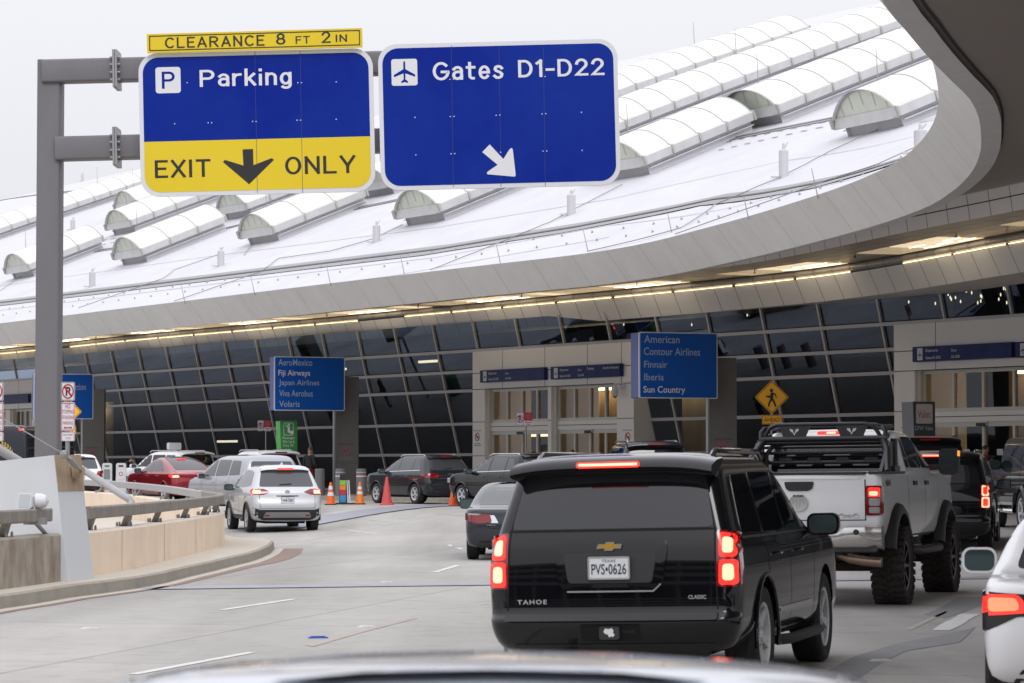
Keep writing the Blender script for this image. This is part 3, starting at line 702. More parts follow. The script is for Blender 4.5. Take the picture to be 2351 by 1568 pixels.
# ================================================================== road sign lettering drawn from strokes of even width
def _arc(cx, cy, rx, ry, a0, a1, n=12): return [(cx + rx * math.cos(R(a0 + (a1 - a0) * k / n)), cy + ry * math.sin(R(a0 + (a1 - a0) * k / n))) for k in range(n + 1)]
GL = {
 'P': (.60, [[(0, 0), (0, 1)], [(0, 1), (.34, 1)] + _arc(.34, .74, .26, .26, 90, -90)[1:] + [(0, .48)]]),
 'R': (.64, [[(0, 0), (0, 1)], [(0, 1), (.34, 1)] + _arc(.34, .75, .26, .25, 90, -90)[1:] + [(0, .50)], [(.28, .50), (.62, 0)]]),
 'a': (.44, [[(.04, .60)] + _arc(.23, .50, .21, .22, 130, 0, 8) + [(.44, 0)], [(.44, .42), (.24, .43)] + _arc(.22, .215, .20, .215, 90, 270, 10) + [(.34, .03), (.44, .14)]]),
 'r': (.32, [[(0, 0), (0, .72)], [(0, .44), (.06, .60), (.16, .69), (.33, .71)]]),
 'k': (.42, [[(0, 0), (0, 1.02)], [(.39, .72), (.01, .28)], [(.15, .42), (.43, 0)]]),
 'i': (.02, [[(0, 0), (0, .64)], [(0, .97), (0, 1.0)]]),
 'n': (.43, [[(0, 0), (0, .72)], [(0, .46)] + _arc(.22, .48, .21, .23, 150, 0, 9) + [(.43, 0)]]),
 'g': (.44, [_arc(.22, .36, .22, .35, 0, 360, 20), [(.44, .72), (.44, -.06)] + _arc(.23, -.08, .21, .20, 0, -140, 9)]),
 'G': (.70, [_arc(.37, .5, .37, .5, 45, 352, 24) + [(.735, .45), (.42, .45)]]),
 't': (.36, [[(.13, .96), (.13, .18)] + _arc(.29, .17, .16, .17, 180, 280, 6), [(0, .70), (.36, .70)]]),
 'e': (.46, [[(.05, .36), (.40, .36)], _arc(.235, .36, .225, .36, 0, 318, 20)]),
 's': (.40, [[(.39, .60), (.32, .69), (.20, .72), (.08, .67), (.04, .55), (.10, .44), (.30, .34), (.40, .22), (.37, .08), (.24, 0), (.11, .01), (.01, .11)]]),
 'D': (.60, [[(0, 0), (0, 1)], [(0, 1), (.24, 1)] + _arc(.24, .5, .36, .5, 90, -90, 16)[1:] + [(0, 0)]]),
 '1': (.22, [[(.20, 0), (.20, 1)], [(.20, 1), (.01, .84)]]),
 '-': (.32, [[(0, .40), (.32, .40)]]),
 '2': (.54, [_arc(.27, .72, .25, .28, 172, -32, 12) + [(.02, .02), (.55, .02)]]),
 'E': (.50, [[(0, 0), (0, 1)], [(0, 1), (.52, 1)], [(0, .52), (.44, .52)], [(0, 0), (.52, 0)]]),
 'F': (.50, [[(0, 0), (0, 1)], [(0, 1), (.52, 1)], [(0, .52), (.44, .52)]]),
 'X': (.60, [[(0, 0), (.60, 1)], [(.60, 0), (0, 1)]]), 'I': (.02, [[(0, 0), (0, 1)]]), 'T': (.60, [[(.30, 0), (.30, 1)], [(0, 1), (.60, 1)]]),
 'O': (.66, [_arc(.33, .5, .33, .5, 0, 360, 28)]), 'N': (.60, [[(0, 0), (0, 1)], [(0, 1), (.60, 0)], [(.60, 0), (.60, 1)]]), 'L': (.50, [[(0, 0), (0, 1)], [(0, 0), (.52, 0)]]),
 'Y': (.64, [[(.32, 0), (.32, .44)], [(.32, .42), (0, 1)], [(.32, .42), (.64, 1)]]), 'C': (.64, [_arc(.36, .5, .36, .5, 48, 312, 22)]), 'A': (.66, [[(0, 0), (.33, 1)], [(.33, 1), (.66, 0)], [(.11, .30), (.55, .30)]]),
 '8': (.54, [_arc(.27, .755, .215, .245, 0, 360, 20), _arc(.27, .265, .26, .265, 0, 360, 20)]),
}
def stroke_text(s, x0, y0, w_, h_, M, m, parent, off=.007, sw=.085, gap=.31):
    V_, F_ = [], []; x = 0; lay = 0
    for ch in s:
        adv, strokes = GL[ch]
        for st in strokes:
            P = [Vector((px + x, py)) for px, py in st]; closed = (P[0] - P[-1]).length < 1e-4 and len(P) > 4; k = len(P); b = len(V_); lay += 1
            for i in range(k):
                p = P[i]
                d0 = (p - P[i - 1]) if i else (P[1] - p if not closed else p - P[-2]); d1 = (P[i + 1] - p) if i < k - 1 else (p - P[i - 1] if not closed else P[1] - p)
                d0.normalize(); d1.normalize(); t = (d0 + d1).normalized(); n = Vector((-t.y, t.x)); c = max(.5, n.dot(Vector((-d1.y, d1.x))))
                e = Vector((0, 0))
                if not closed and i == 0: e = -d1 * sw * .98
                if not closed and i == k - 1: e = d0 * sw * .98
                for sg in (-1, 1): q = p + e + n * (sg * sw / c); V_.append([q.x, q.y, lay * .00012])
            F_ += [(b + 2 * i, b + 2 * i + 2, b + 2 * i + 3, b + 2 * i + 1) for i in range(k - 1)]
        x += adv + gap
    X0, X1 = min(v[0] for v in V_), max(v[0] for v in V_); Y0, Y1 = min(v[1] for v in V_), max(v[1] for v in V_)
    mb = MB(); mb.add([M @ Vector((x0 + (v[0] - X0) / (X1 - X0) * w_, y0 + (v[1] - Y0) / (Y1 - Y0) * h_, off + v[2])) for v in V_], F_)
    return mb.build('lettering', m, parent, fix=False)
# ================================================================== skylights and roof furniture
def skylight(s, q, length, W=3.7, far_end=False):
    """barrel vault lying up the roof slope; s, q = place of the middle of its lower end"""
    o = roofp(s, q); a = (roofp(s, q + 1) - o).normalized(); nn = roof_normal(s, q); b = a.cross(nn).normalized()   # b to the right looking up
    Mx = Matrix((b, a, nn)).transposed().to_4x4(); Mx.translation = o
    CH, RISE, hw = 0.66, W * 0.225, W / 2
    rad = (hw * hw + RISE * RISE) / (2 * RISE); th0 = math.asin(hw / rad); N = 12
    arc = [(rad * math.sin(-th0 + 2 * th0 * k / N), CH + RISE - rad + rad * math.cos(-th0 + 2 * th0 * k / N)) for k in range(N + 1)]
    # the vault follows the roof: sample points along its length
    K = max(3, int(length / 1.15)); step_ = length / K
    def P(x, y, z):
        c = roofp(s, q + y); n2 = roof_normal(s, q + y); return c + b * x + n2 * z
    mb = MB(); mb.grid([[P(x, -.25 + (length + .25) * i / (K * 2), z) for x, z in arc] for i in range(K * 2 + 1)])
    vault = mb.build('skylight', M_vault, TB, smooth_=True, ang=60)
    cb = MB()                                                        # curb walls
    cw = hw - .28
    for sx in (-1, 1):
        cb.grid([[P(sx * cw, length * i / K, -.1) for i in range(K + 1)], [P(sx * cw, length * i / K, CH - .22) for i in range(K + 1)]])
        cb.grid([[P(sx * (cw + .18), length * i / K, CH * .33) for i in range(K + 1)], [P(sx * (cw + .18), length * i / K, CH * .38) for i in range(K + 1)], [P(sx * cw, length * i / K, CH * .40) for i in range(K + 1)]])
    cb.build('skylight_curb', M_curb, vault)
    cf = MB()
    for yy in ((.12,) if not far_end else (.12, length)):
        cf.quad(P(-cw, yy, -.15), P(cw, yy, -.15), P(cw, yy, CH - .22), P(-cw, yy, CH - .22))
    cf.build('curb_end', M_seamg, vault)
    ev = MB()                                                        # eave beam both sides and across the lower end
    for sx in (-1, 1):
        r = [[P(sx * x, -.25 + (length + .25) * i / K, z) for i in range(K + 1)] for x, z in ((hw - .34, CH - .26), (hw + .03, CH - .26), (hw + .10, CH + .05), (hw - .02, CH + .10))]
        ev.grid(r)
    ev.quad(P(-hw - .05, -.22, CH - .30), P(hw + .05, -.22, CH - .30), P(hw + .05, -.12, CH + .06), P(-hw - .05, -.12, CH + .06))
    ev.quad(P(-hw - .05, -.22, CH - .30), P(hw + .05, -.22, CH - .30), P(hw - .3, .12, CH - .32), P(-hw + .3, .12, CH - .32))
    ev.build('eave_beam', M_curbd, vault)
    en = MB()
    for yy in ((-.10,) if not far_end else (-.10, length - .02)):
        en.add([P(x * .985, yy, z - .03) for x, z in arc], [tuple(range(N + 1))])
    en.build('end_glazing', M_cap, vault)
    rb = MB()                                                        # ribs of the vault and of the end glazing
    for i in range(K + 1):
        y = -.24 + (length + .23) * i / K
        big = i % 1 == 0
        pts = [P(x, y, z + .012) for x, z in arc]
        pts2 = [P(x, y + .05, z + .012) for x, z in arc]
        rb.grid([pts, pts2])
        for sx in (-1, 1):
            rb.hexa([P(sx * (hw + .0), y - .02, CH - .26), P(sx * (hw + .12), y - .02, CH - .26), P(sx * (hw + .12), y + .06, CH - .26), P(sx * hw, y + .06, CH - .26), P(sx * (hw - .05), y - .02, CH + .12), P(sx * (hw + .12), y - .02, CH + .07), P(sx * (hw + .12), y + .06, CH + .07), P(sx * (hw - .05), y + .06, CH + .12)])
    for k in range(2, N - 1, 2):
        x, z = arc[k]; rb.quad(P(x * .95 - .015, -.115, z - .55 if z - .55 > CH else CH), P(x * .95 + .015, -.115, z - .55 if z - .55 > CH else CH), P(x * .97 + .015, -.115, z - .05), P(x * .97 - .015, -.115, z - .05))
    for k in range(N):
        (x0, z0), (x1, z1) = arc[k], arc[k + 1]
        rb.quad(P(x0 * .99, -.12, z0 - .07), P(x1 * .99, -.12, z1 - .07), P(x1, -.12, z1 - .015), P(x0, -.12, z0 - .015))
    rb.build('skylight_rib', M_rib, vault)
    return vault
M_seamg = mat('curb_end_grey', (0.52, 0.52, 0.54), 0.6, noise=(2, .5, (0.42, 0.42, 0.43), (1, 1, 1)))
M_rib = mat('skylight_rib_grey', (0.40, 0.40, 0.37), 0.6)
SKY = []
for (px, py), xe, W in (((2010, 303), 2330, 3.9), ((1735, 290), 2200, 3.8), ((1438, 412), 1668, 3.7), ((978, 508), 1290, 3.6), ((608, 560), 800, 3.5), ((548, 497), 790, 3.5), ((310, 602), 485, 3.5), ((288, 540), 530, 3.6), ((302, 485), 560, 3.6), ((55, 636), 214, 3.5), ((-60, 566), 450, 3.6), ((1285, 364), 2160, 3.9), ((1240, 296), 1806, 3.9), ((868, 446), 1120, 3.6)):
    s, q = roof_at(px, py); ln = 2.0
    while project(roofp(s, min(q + ln, qmax(s)), .7))[0] < xe and ln < 45: ln += .2
    SKY.append((s, q, ln, W)); skylight(s, q, ln, W)
# dark gutters along the roof and thin seams
def roof_line(pix, name, m, w, up=.02, par=None):
    pts = [roof_at(*p) for p in pix]; mb = MB(); ra, rb = [], []
    pts2 = []
    for i in range(len(pts) - 1):
        (s0, q0), (s1, q1) = pts[i], pts[i + 1]; k = max(2, int(abs(s1 - s0) / 2.0))
        pts2 += [(s0 + (s1 - s0) * j / k, q0 + (q1 - q0) * j / k) for j in range(k)]
    pts2.append(pts[-1])
    for s, q in pts2: ra.append(roofp(s, q - w / 2, up)); rb.append(roofp(s, q + w / 2, up))
    mb.grid([ra, rb]); return mb.build(name, m, par or TB)
def gutter(pix, w):
    g = roof_line(pix, 'roof_gutter', M_gut, w, .03); roof_line(pix, 'gutter_edge', M_thin, w * .16, .05, g)
    return g
M_gut = mat('gutter_grey', (0.30, 0.30, 0.31), 0.55, noise=(.5, .5, (0.22, 0.22, 0.225), (1, 1, 1)))
gutter([(-40, 697), (500, 632), (1000, 573), (1320, 522), (1640, 464), (1900, 412), (2110, 368)], 1.0)
gutter([(480, 530), (560, 518)], .5); gutter([(212, 575), (268, 566)], .5); gutter([(795, 487), (925, 462)], .5); gutter([(1668, 325), (1920, 272)], .6)
gutter([(-40, 458), (200, 437), (330, 423)], .8)
for pix in ([(-20, 712), (500, 648), (1000, 590), (1400, 520), (1800, 445), (2060, 385)], [(-20, 660), (500, 590), (1000, 520), (1400, 455), (1800, 370), (2160, 300)], [(-20, 748), (500, 684), (900, 633), (1400, 548)], [(0, 432), (330, 393)], [(-20, 445), (330, 402)]):
    roof_line(pix, 'roof_seam', M_seamg, .045, .02)
rnd = random.Random(5)
mb = MB()
for k in range(58):                                                   # short dashes of weld seams, snow guards along the rim
    pass
def roof_sheet(items, name, m):
    mb = MB()
    for s, q, ls, lq in items: mb.quad(roofp(s - ls / 2, q - lq / 2, .03), roofp(s + ls / 2, q - lq / 2, .03), roofp(s + ls / 2, q + lq / 2, .03), roofp(s - ls / 2, q + lq / 2, .03))
    return mb.build(name, m, TB)
s1, q1 = roof_at(1700, 330)
items = []
for (pa, pb, k) in (((1640, 345), (1900, 290), 8), ((1660, 332), (1905, 278), 8), ((2080, 275), (2160, 255), 3), ((2090, 262), (2170, 245), 3), ((230, 560), (345, 545), 6), ((230, 548), (330, 535), 5), ((0, 520), (70, 500), 4), ((1420, 395), (1440, 390), 1)):
    sa, qa = roof_at(*pa); sb, qb = roof_at(*pb)
    for j in range(k): t = (j + .5) / k; items.append((sa + (sb - sa) * t, qa + (qb - qa) * t, abs(sb - sa) / k * .55, .08))
tag(roof_sheet(items, 'roof_seam_dash', M_thin), kind='stuff')
mb = MB()
s = 3.0
while s < acc[-1] * .93:                                              # snow guards in pairs along the rim
    for q in (1.3, 2.3):
        c = roofp(s, q); nn = roof_normal(s, q); mb.add([c + nn * .09, c + Vector((.06, 0, 0)), c + Vector((-.045, .045, 0)), c + Vector((-.045, -.045, 0))], [(0, 1, 2), (0, 2, 3), (0, 3, 1), (1, 3, 2)])
    s += 1.75
tag(mb.build('snow_guard', M_steel, TB), kind='stuff')
# vent pipes, lightning rods, their cables
M_vent = mat('vent_grey', (0.52, 0.52, 0.54), 0.5)
def vent(px, py, h):
    h *= .85
    s, q = roof_at(px, py); c = roofp(s, q); mb = MB(); T = Matrix.Translation(c)
    mb.lathe([(.15, -.2), (.15, h * .78), (.13, h * .80), (.05, h * .82), (.04, h)], 10, T); mb.tube([c + Vector((0, 0, h * .8)), c + Vector((.10, 0, h * .98)), c + Vector((.13, 0, h * 1.04))], .02, 5)
    mb.box((c.x, c.y, c.z), (.8, .1, .05)); mb.build('roof_vent', M_vent, TB, True)
for px, py, h in ((211, 654, 1.0), (507, 613, .95), (865, 558, .95), (1311, 489, 1.0), (1798, 402, 1.25), (2113, 350, .75), (186, 402, 1.2), (330, 390, 1.2), (168, 532, .9)): vent(px, py, h)
def rod(px, py, h=.65):
    s, q = roof_at(px, py); c = roofp(s, q); mb = MB(); mb.tube([c - Vector((0, 0, .1)), c + Vector((-.16, 0, h))], [.016, .008], 4); mb.build('lightning_rod', M_cable, TB)
for p in ((930, 627), (1545, 537), (1350, 572), (1150, 602), (760, 650), (585, 672), (425, 690), (1720, 500), (1880, 452)): rod(*p)
def rod_at(p, h=1.0): mb = MB(); mb.tube([p, p + Vector((-.05 * h, 0, h))], [.018, .008], 4); mb.build('lightning_rod', M_cable, TB)
def roof_cable(pix, r=.016):
    mb = MB(); P = [roof_at(*p) for p in pix]; pts = []
    for i in range(len(P) - 1):
        (s0, q0), (s1, q1) = P[i], P[i + 1]
        for j in range(6): t = j / 6; pts.append(roofp(s0 + (s1 - s0) * t + rnd.uniform(-.05, .05), q0 + (q1 - q0) * t, .06))
    pts.append(roofp(*P[-1], .06)); mb.tube(pts, r, 4); mb.build('roof_cable', M_cable, TB)
for c in ([(180, 715), (375, 645), (400, 622), (505, 590)], [(400, 695), (600, 625), (640, 600), (760, 580), (860, 548), (925, 520)], [(990, 630), (1150, 560), (1260, 510), (1430, 430)], [(1350, 580), (1560, 520), (1640, 470), (1790, 405), (1900, 350), (2010, 300), (2030, 285)], [(1550, 540), (1900, 415), (2010, 385), (2110, 335)], [(0, 665), (45, 640), (70, 628)], [(560, 585), (580, 560)]): roof_cable(c)
for s, q, ln, W in SKY:
    for k in range(0, int(ln / 9) + 1): rod_at(roofp(s, q + min(ln - .2, .1 + k * 9), .6 + W * .22), 1.3)
# ================================================================== barrier, pier, rails
def poly_wall(P, z0s, z1s, th, name, m, mtop, parent):
    """wall with its road-side face on the plan line P (left to far); thickness th to the left"""
    nn = []
    for i in range(len(P)):
        d = (P[min(i + 1, len(P) - 1)] - P[max(i - 1, 0)]).normalized(); nn.append(Vector((-d.y, d.x, 0)))
    f = lambda off, zs, dz=0: [Vector((p.x + n.x * off, p.y + n.y * off, z + dz)) for p, n, z in zip(P, nn, zs)]
    mb = MB(); mb.grid([f(0, z0s), f(0, z1s, -.03)]); mb.grid([f(th, z1s, -.03), f(th, z0s)])
    A, B = f(0, z0s), f(th, z0s); C, D = f(0, z1s), f(th, z1s)
    mb.quad(A[0], B[0], D[0], C[0]); mb.quad(A[-1], C[-1], D[-1], B[-1])
    mb.cur = 1; mb.grid([f(0, z1s, -.03), f(.03, z1s), f(th - .03, z1s), f(th, z1s, -.03)])
    return mb.build(name, [m, mtop], parent), nn
Wl = catmull([(-6.10, 40.3), (-5.88, 43.6), (-5.8, 48), (-5.77, 53.2), (-5.80, 56.0), (-5.95, 58.6), (-6.35, 62), (-7.6, 69), (-9.5, 77), (-12.4, 85.5), (-17, 95), (-24, 106)], .5)
wz0 = [ground(p.x, p.y) + KZ - .02 for p in Wl]; wz1 = [ground(p.x, p.y) + KZ + .65 for p in Wl]
cw = wroot('cream_barrier_wall', (-5.9, 44, KZ)); wall, WN = poly_wall(Wl, wz0, wz1, .30, 'wall', M_cream, M_cream_top, cw)
mb = MB()
for Yj in (43.2, 47.6, 51.7, 56.3, 60.5, 66, 72, 78):
    i = min(range(len(Wl)), key=lambda k: abs(Wl[k].y - Yj)); p, n = Wl[i], WN[i]; t = Vector((n.y, -n.x, 0)) * .012
    for o in (-.003, .303): 
        q = p + n * o; mb.quad(V(q - t, wz0[i]), V(q + t, wz0[i]), V(q + t, wz1[i] - .03), V(q - t, wz1[i] - .03))
mb.build('wall_joint', M_kerb, wall)
tag(cw, 'low cream painted barrier wall curving around the left median island', 'barrier wall')
Wc = catmull([(-7.95, 29), (-7.2, 33), (-6.56, 36.3), (-6.18, 39.2)], .5)
cb_ = wroot('concrete_barrier', (-6.8, 36, KZ)); wall2, WN2 = poly_wall(Wc, [KZ - .02] * len(Wc), [KZ + .66] * len(Wc), .30, 'wall', M_rawc, M_kerb, cb_)
tag(cb_, 'rough stained grey concrete barrier at the left edge, in front of the white pier', 'barrier wall')
def rail(P, N, z1s, i0, i1, posts, name, label, m1, m2=None, isplit=None):
    r = wroot(name, P[i0] + Vector((0, 0, .8)))
    def beam(a, b, m):
        pts = [(P[i] + N[i] * .08, z1s[i]) for i in range(a, b + 1)]; nn_ = [N[i] for i in range(a, b + 1)]
        mb = MB(); sec = ((-.06, .17), (.06, .17), (.075, .19), (.075, .33), (.06, .35), (-.06, .35), (-.075, .33), (-.075, .19), (-.06, .17))
        mb.grid([[Vector((p.x + n.x * o, p.y + n.y * o, z + h)) for (p, z), n in zip(pts, nn_)] for o, h in sec])
        for e in (0, -1):
            p, z = pts[e]; n = nn_[e]; mb.add([Vector((p.x + n.x * o, p.y + n.y * o, z + h)) for o, h in sec[:-1]], [tuple(range(8))])
        mb.build('rail_beam', m, r)
    if isplit: beam(i0, isplit, m1); beam(isplit + 1, i1, m2)
    else: beam(i0, i1, m1)
    for Yp in posts:
        i = min(range(len(P)), key=lambda k: abs(P[k].y - Yp)); p, n, z = P[i], N[i], z1s[i]; t = Vector((n.y, -n.x, 0))
        b = p + n * .17 + Vector((0, 0, z)); T = p + n * .08 + Vector((0, 0, z + .19)) + t * .0
        T = T - t * .10; mb = MB()
        e = n * .045; w_ = t * .075
        mb.hexa([b - e - w_, b + e - w_, b + e + w_, b - e + w_, T - e - w_, T + e - w_, T + e + w_, T - e + w_])
        mb.box((0, 0, .012), (.24, .30, .024), frame(b, n, t))
        for sx in (-.09, .09):
            for sy in (-.12, .12): mb.lathe([(.018, 0), (.018, .05), (.01, .07)], 6, Matrix.Translation(b + n * sx + t * sy))
        mb.build('rail_post', M_rail, r)
    return tag(r, label, 'guard rail', 'guard rails on the median walls')
yi = lambda Y: min(range(len(Wl)), key=lambda k: abs(Wl[k].y - Y))
rail(Wl, WN, wz1, 1, len(Wl) - 3, (41.2, 44.3, 47.6, 51.0, 54.3, 57.6, 62, 66.5, 71, 75.5, 80, 85), 'guard_rail', 'long weathered rail on leaning posts curving along the cream barrier wall', M_rail, M_railg, yi(67))
rail(Wc, WN2, [KZ + .66] * len(Wc), 0, len(Wc) - 2, (30.5, 36.8), 'guard_rail', 'short weathered rail on the stained concrete barrier, ending at the white pier', M_rail)
# white pier with a rust stained end
pr = wroot('white_pier', (-6.2, 39.5, KZ))
def pxl(x, y, Y): return at(x, y, Y)
A = [pxl(155, 1338, 39.0), pxl(215, 1334, 39.9), pxl(215, 1334, 39.9) + Vector((-5, 3.2, 0)), pxl(155, 1338, 39.0) + Vector((-6, 1.2, 0))]
B = [pxl(124, 1045, 39.0), pxl(184, 1044, 39.9), pxl(184, 1044, 39.9) + Vector((-5, 3.2, -.55)), pxl(124, 1045, 39.0) + Vector((-6, 1.2, -.62))]
for p in A: p.z = KZ - .02
mb = MB(); mb.hexa(A + B); mb.build('pier_block', M_white, pr)
def onend(f0, z):                                                     # point on the end face: f0 across, z up, 0..1
    return (A[0].lerp(A[1], f0)).lerp(B[0].lerp(B[1], f0), z)
en = (A[1] - A[0]).cross(B[0] - A[0]).normalized()
if en.x < 0: en = -en
mb = MB(); q = [onend(.0, .72), onend(1, .715), onend(1, 1.0), onend(.0, 1.0)]
mb.hexa([p + en * .001 for p in q] + [p + en * .012 for p in q]); mb.build('stained_panel', M_rust, pr)
mb = MB(); c = onend(.62, .86); mb.box((0, 0, 0), (.20, .05, .16), frame(c + en * .06, (A[1] - A[0]), en)); mb.box((0, .06, 0), (.05, .12, .12), frame(c + en * .06, (A[1] - A[0]), en)); mb.build('anchor_bracket', M_rust, pr)
tag(pr, 'massive white painted concrete pier with a brown stained top on its end face', 'pier')
# guy wire with turnbuckle
g = wroot('guy_wire', pxl(148, 1042, 38.9)); mb = MB()
e0, e1 = pxl(147, 1043, 38.8), c + en * .14
mb.tube([pxl(-60, 922, 38.6), e0], .010, 6); mb.build('wire', M_cable, g)
mb = MB(); mb.lathe([(0, -.06), (.05, -.045), (.06, 0), (.05, .045), (0, .06)], 8, Matrix.Translation(e0)); d = (e1 - e0)
mb.tube([e0, e0 + d * .25], .018, 6); mb.tube([e0 + d * .25, e0 + d * .27, e0 + d * .7, e0 + d * .72], [.02, .034, .034, .02], 8); mb.tube([e0 + d * .72, e1], .018, 6); mb.build('turnbuckle', M_steel, g)
tag(g, 'thin steel guy wire with a turnbuckle fixed to the white pier', 'cable')
# pipes
def pipe(pts, r, name, label, clamps=()):
    o = wroot(name, pts[-1]); mb = MB(); mb.tube(pts, r, 12); mb.build('pipe', M_railg, o, True, 50)
    mb = MB()
    for q in clamps: mb.tube([q + Vector((-.14, 0, .0)), q + Vector((.14, 0, .0))], .05, 8); mb.box((q.x, q.y, q.z), (.2, .16, .05))
    if clamps: mb.build('pipe_clamp', M_rail, o)
    return tag(o, label, 'pipe')
el = pxl(301, 1150, 45.0)
pipe([pxl(112, 1028, 54.0), pxl(285, 1139, 45.2), pxl(297, 1146, 45.0), pxl(301, 1153, 45.0), pxl(299, 1165, 44.9), pxl(287, 1222, 44.3)], .06, 'brace_pipe', 'grey brace pipe sloping down behind the pier to the cream wall, bent at its foot', (pxl(299, 1166, 44.9), pxl(287, 1218, 44.3)))
pipe([pxl(-80, 985, 42.0), pxl(75, 1078, 42.6)], .07, 'brace_pipe', 'grey brace pipe at the left frame edge sloping down behind the white pier')
# floodlight in front of the pier
fl = wroot('floodlight', pxl(68, 1178, 38.0)); s_ = 6500 / 38.0; c = pxl(66, 1152, 38.0)
FM = frame(c, Vector((.9, -.45, 0)), Vector((0, 0.15, 1)))
mb = MB(); mb.prism(rrect(.18, .18, .03), -.02, .07, FM); mb.prism(rrect(.22, .22, .03), .07, .10, FM); mb.build('lamp_housing', M_swhite, fl)
mb = MB(); mb.prism(rrect(.18, .18, .02), .10, .106, FM); mb.build('lens', mat('flood_glass', (.42, .45, .47), .1, coat=1.0), fl)
mb = MB(); mb.lathe([(0, -.14), (.08, -.10), (.105, -.03), (.105, .04), (0, .05)], 14, frame(c + Vector((.13, .03, .01)), Vector((0, .3, 1)), Vector((0, 1, 0)))); mb.build('reflector_can', M_swhite, fl, True)
mb = MB(); mb.tube([c + Vector((.03, 0, -.12)), c + Vector((.05, 0, -.24))], .035, 8); mb.box((c.x + .09, c.y, c.z - .26), (.30, .12, .09)); mb.build('mount_bracket', M_steel, fl); mb = MB(); mb.tube([c + Vector((.09, 0.02, -.28)), c + Vector((.12, .75, -.46))], .03, 6); mb.build('conduit', M_steel, fl)
tag(fl, 'square white floodlight on a small bracket in front of the white pier', 'floodlight')

# ================================================================== signs
def loc(M, x, y):
    d = ray(x, y); o = Vector((0, 0, CAMZ)); n = M.to_3x3().col[2]; t = (M.translation - o).dot(n) / d.dot(n)
    q = M.inverted() @ (o + d * t); return q.x, q.y
def ptext(s, x0, yb, x1, yt, M, m, parent, **k):
    """lettering given by the picture positions of its lower left and upper right corners on the sign plane"""
    a = loc(M, x0, yb); b = loc(M, x1, yt); return text(s, a[0], a[1], b[0] - a[0], b[1] - a[1], M, m, parent, **k)
def rolled(px, py, Y, roll, rot=0.0):
    c = at(px, py, Y); x = Vector((math.cos(rot) * math.cos(roll), math.sin(rot) * math.cos(roll), math.sin(roll))); y = Vector((-math.sin(roll), 0, math.cos(roll)))
    return frame(c, x, y)
def stext(t, x0, yb, x1, yt, M, m, parent, **k):
    a = loc(M, x0, yb); b = loc(M, x1, yt); return stroke_text(t, a[0], a[1], b[0] - a[0], b[1] - a[1], M, m, parent, **k)
def shape(poly, M, m, parent, name, z0=.004, z1=.007):
    mb = MB(); mb.prism(poly, z0, z1, M); return mb.build(name, m, parent)
def plane_icon(cx, cy, r):
    half = [(0, 1), (.07, .93), (.085, .8), (.085, .28), (.93, -.22), (.93, -.42), (.085, -.10), (.07, -.62), (.30, -.82), (.30, -.95), (.0, -.86)]
    pts = half + [(-x, y) for x, y in reversed(half[1:-1])]; return [(cx + x * r, cy + y * r) for x, y in pts]
ROLL = R(1.45)
# --- gantry
ga = wroot('sign_gantry', (-8.1, 50, 0.17)); YG = 50.0
mb = MB()
for zz in (0,):
    t, b = at(112, 136, YG), at(108, 1050, YG)
    mb.prism(rrect(.42, .50, .05, 3), 0.1, t.z, Matrix.Translation(Vector((t.x, t.y + .25, 0))))
mb.build('pole', M_gantry, ga, True, 40)
BX = Vector((math.cos(ROLL), 0, math.sin(ROLL))); BZ = Vector((-math.sin(ROLL), 0, math.cos(ROLL)))
def beamM(px, py): 
    c = at(px, py, YG + .12); return frame(c, Vector((0, 1, 0)), BZ)        # z along +x
for (px, py, h, xe) in ((100, 165.5, .41, 1390), (130, 342.5, .42, 1390)):
    Mb = beamM(px, py); Lb = (at(xe, py, YG).x - at(px, py, YG).x); mb = MB(); mb.prism(rrect(.40, h, .04, 3), 0, Lb, Mb); mb.build('beam', M_gantry, ga, True, 40)
    kx = (at(269, py, YG).x - at(px, py, YG).x); mb = MB()
    for dz in (-.022, .022): mb.prism(rrect(.62, h + .26, .01, 1), kx + dz - .018, kx + dz + .018, Mb)
    for sx in (-.2, -.07, .07, .2):
        pass
    for sy in (-.2, -.07, .07, .2): mb.lathe([(.02, -.09), (.02, .09)], 6, Mb @ Matrix.Translation((-.245, sy, kx)))
    mb.build('splice_flange', M_steel, ga)
tag(ga, 'tall grey steel gantry post with two horizontal beams carrying the overhead signs', 'sign gantry')
# --- parking sign
YS = 49.5; S_ = FPX / YS
pk = wroot('overhead_sign', at(590, 447, YS)); M = rolled(589.5, 281, YS, ROLL)
W_, H_ = 4.12, 2.53
mb = MB(); mb.prism(rrect(W_, H_, .33, 8), -.06, 0, M); mb.build('sign_panel', M_swhite, pk)
ins = rrect(W_ - .15, H_ - .15, .28, 8); ys = -H_ / 2 + .97
def clip(poly, y, above):
    o_ = []
    for i in range(len(poly)):
        p, q = poly[i - 1], poly[i]; a, b = (p[1] >= y) == above, (q[1] >= y) == above
        if a != b: t = (y - p[1]) / (q[1] - p[1]); o_.append((p[0] + (q[0] - p[0]) * t, y))
        if b: o_.append(q)
    return o_
shape(clip(ins, ys, True), M, M_blue, pk, 'blue_field', .001, .004); shape(clip(ins, ys, False), M, M_syel, pk, 'yellow_field', .001, .004)
a = loc(M, 386, 184); shape(rrect(.44, .46, .05, 4, a[0], a[1]), M, M_lett, pk, 'parking_symbol', .004, .007)
stext('P', 372, 204, 401, 164, M, M_blue, pk, off=.009, sw=.080)
stext('Parking', 459, 209, 669, 155, M, M_lett, pk, off=.007, sw=.080)
stext('EXIT', 356, 410, 483, 364, M, M_black, pk, off=.007, sw=.078, gap=.33)
stext('ONLY', 655, 402, 817, 355, M, M_black, pk, off=.007, sw=.078, gap=.33)
arr = [loc(M, x, y) for x, y in ((557, 343), (581, 342), (582, 379), (624, 363), (629, 367), (572, 423), (512, 372), (516, 367), (559, 380))]
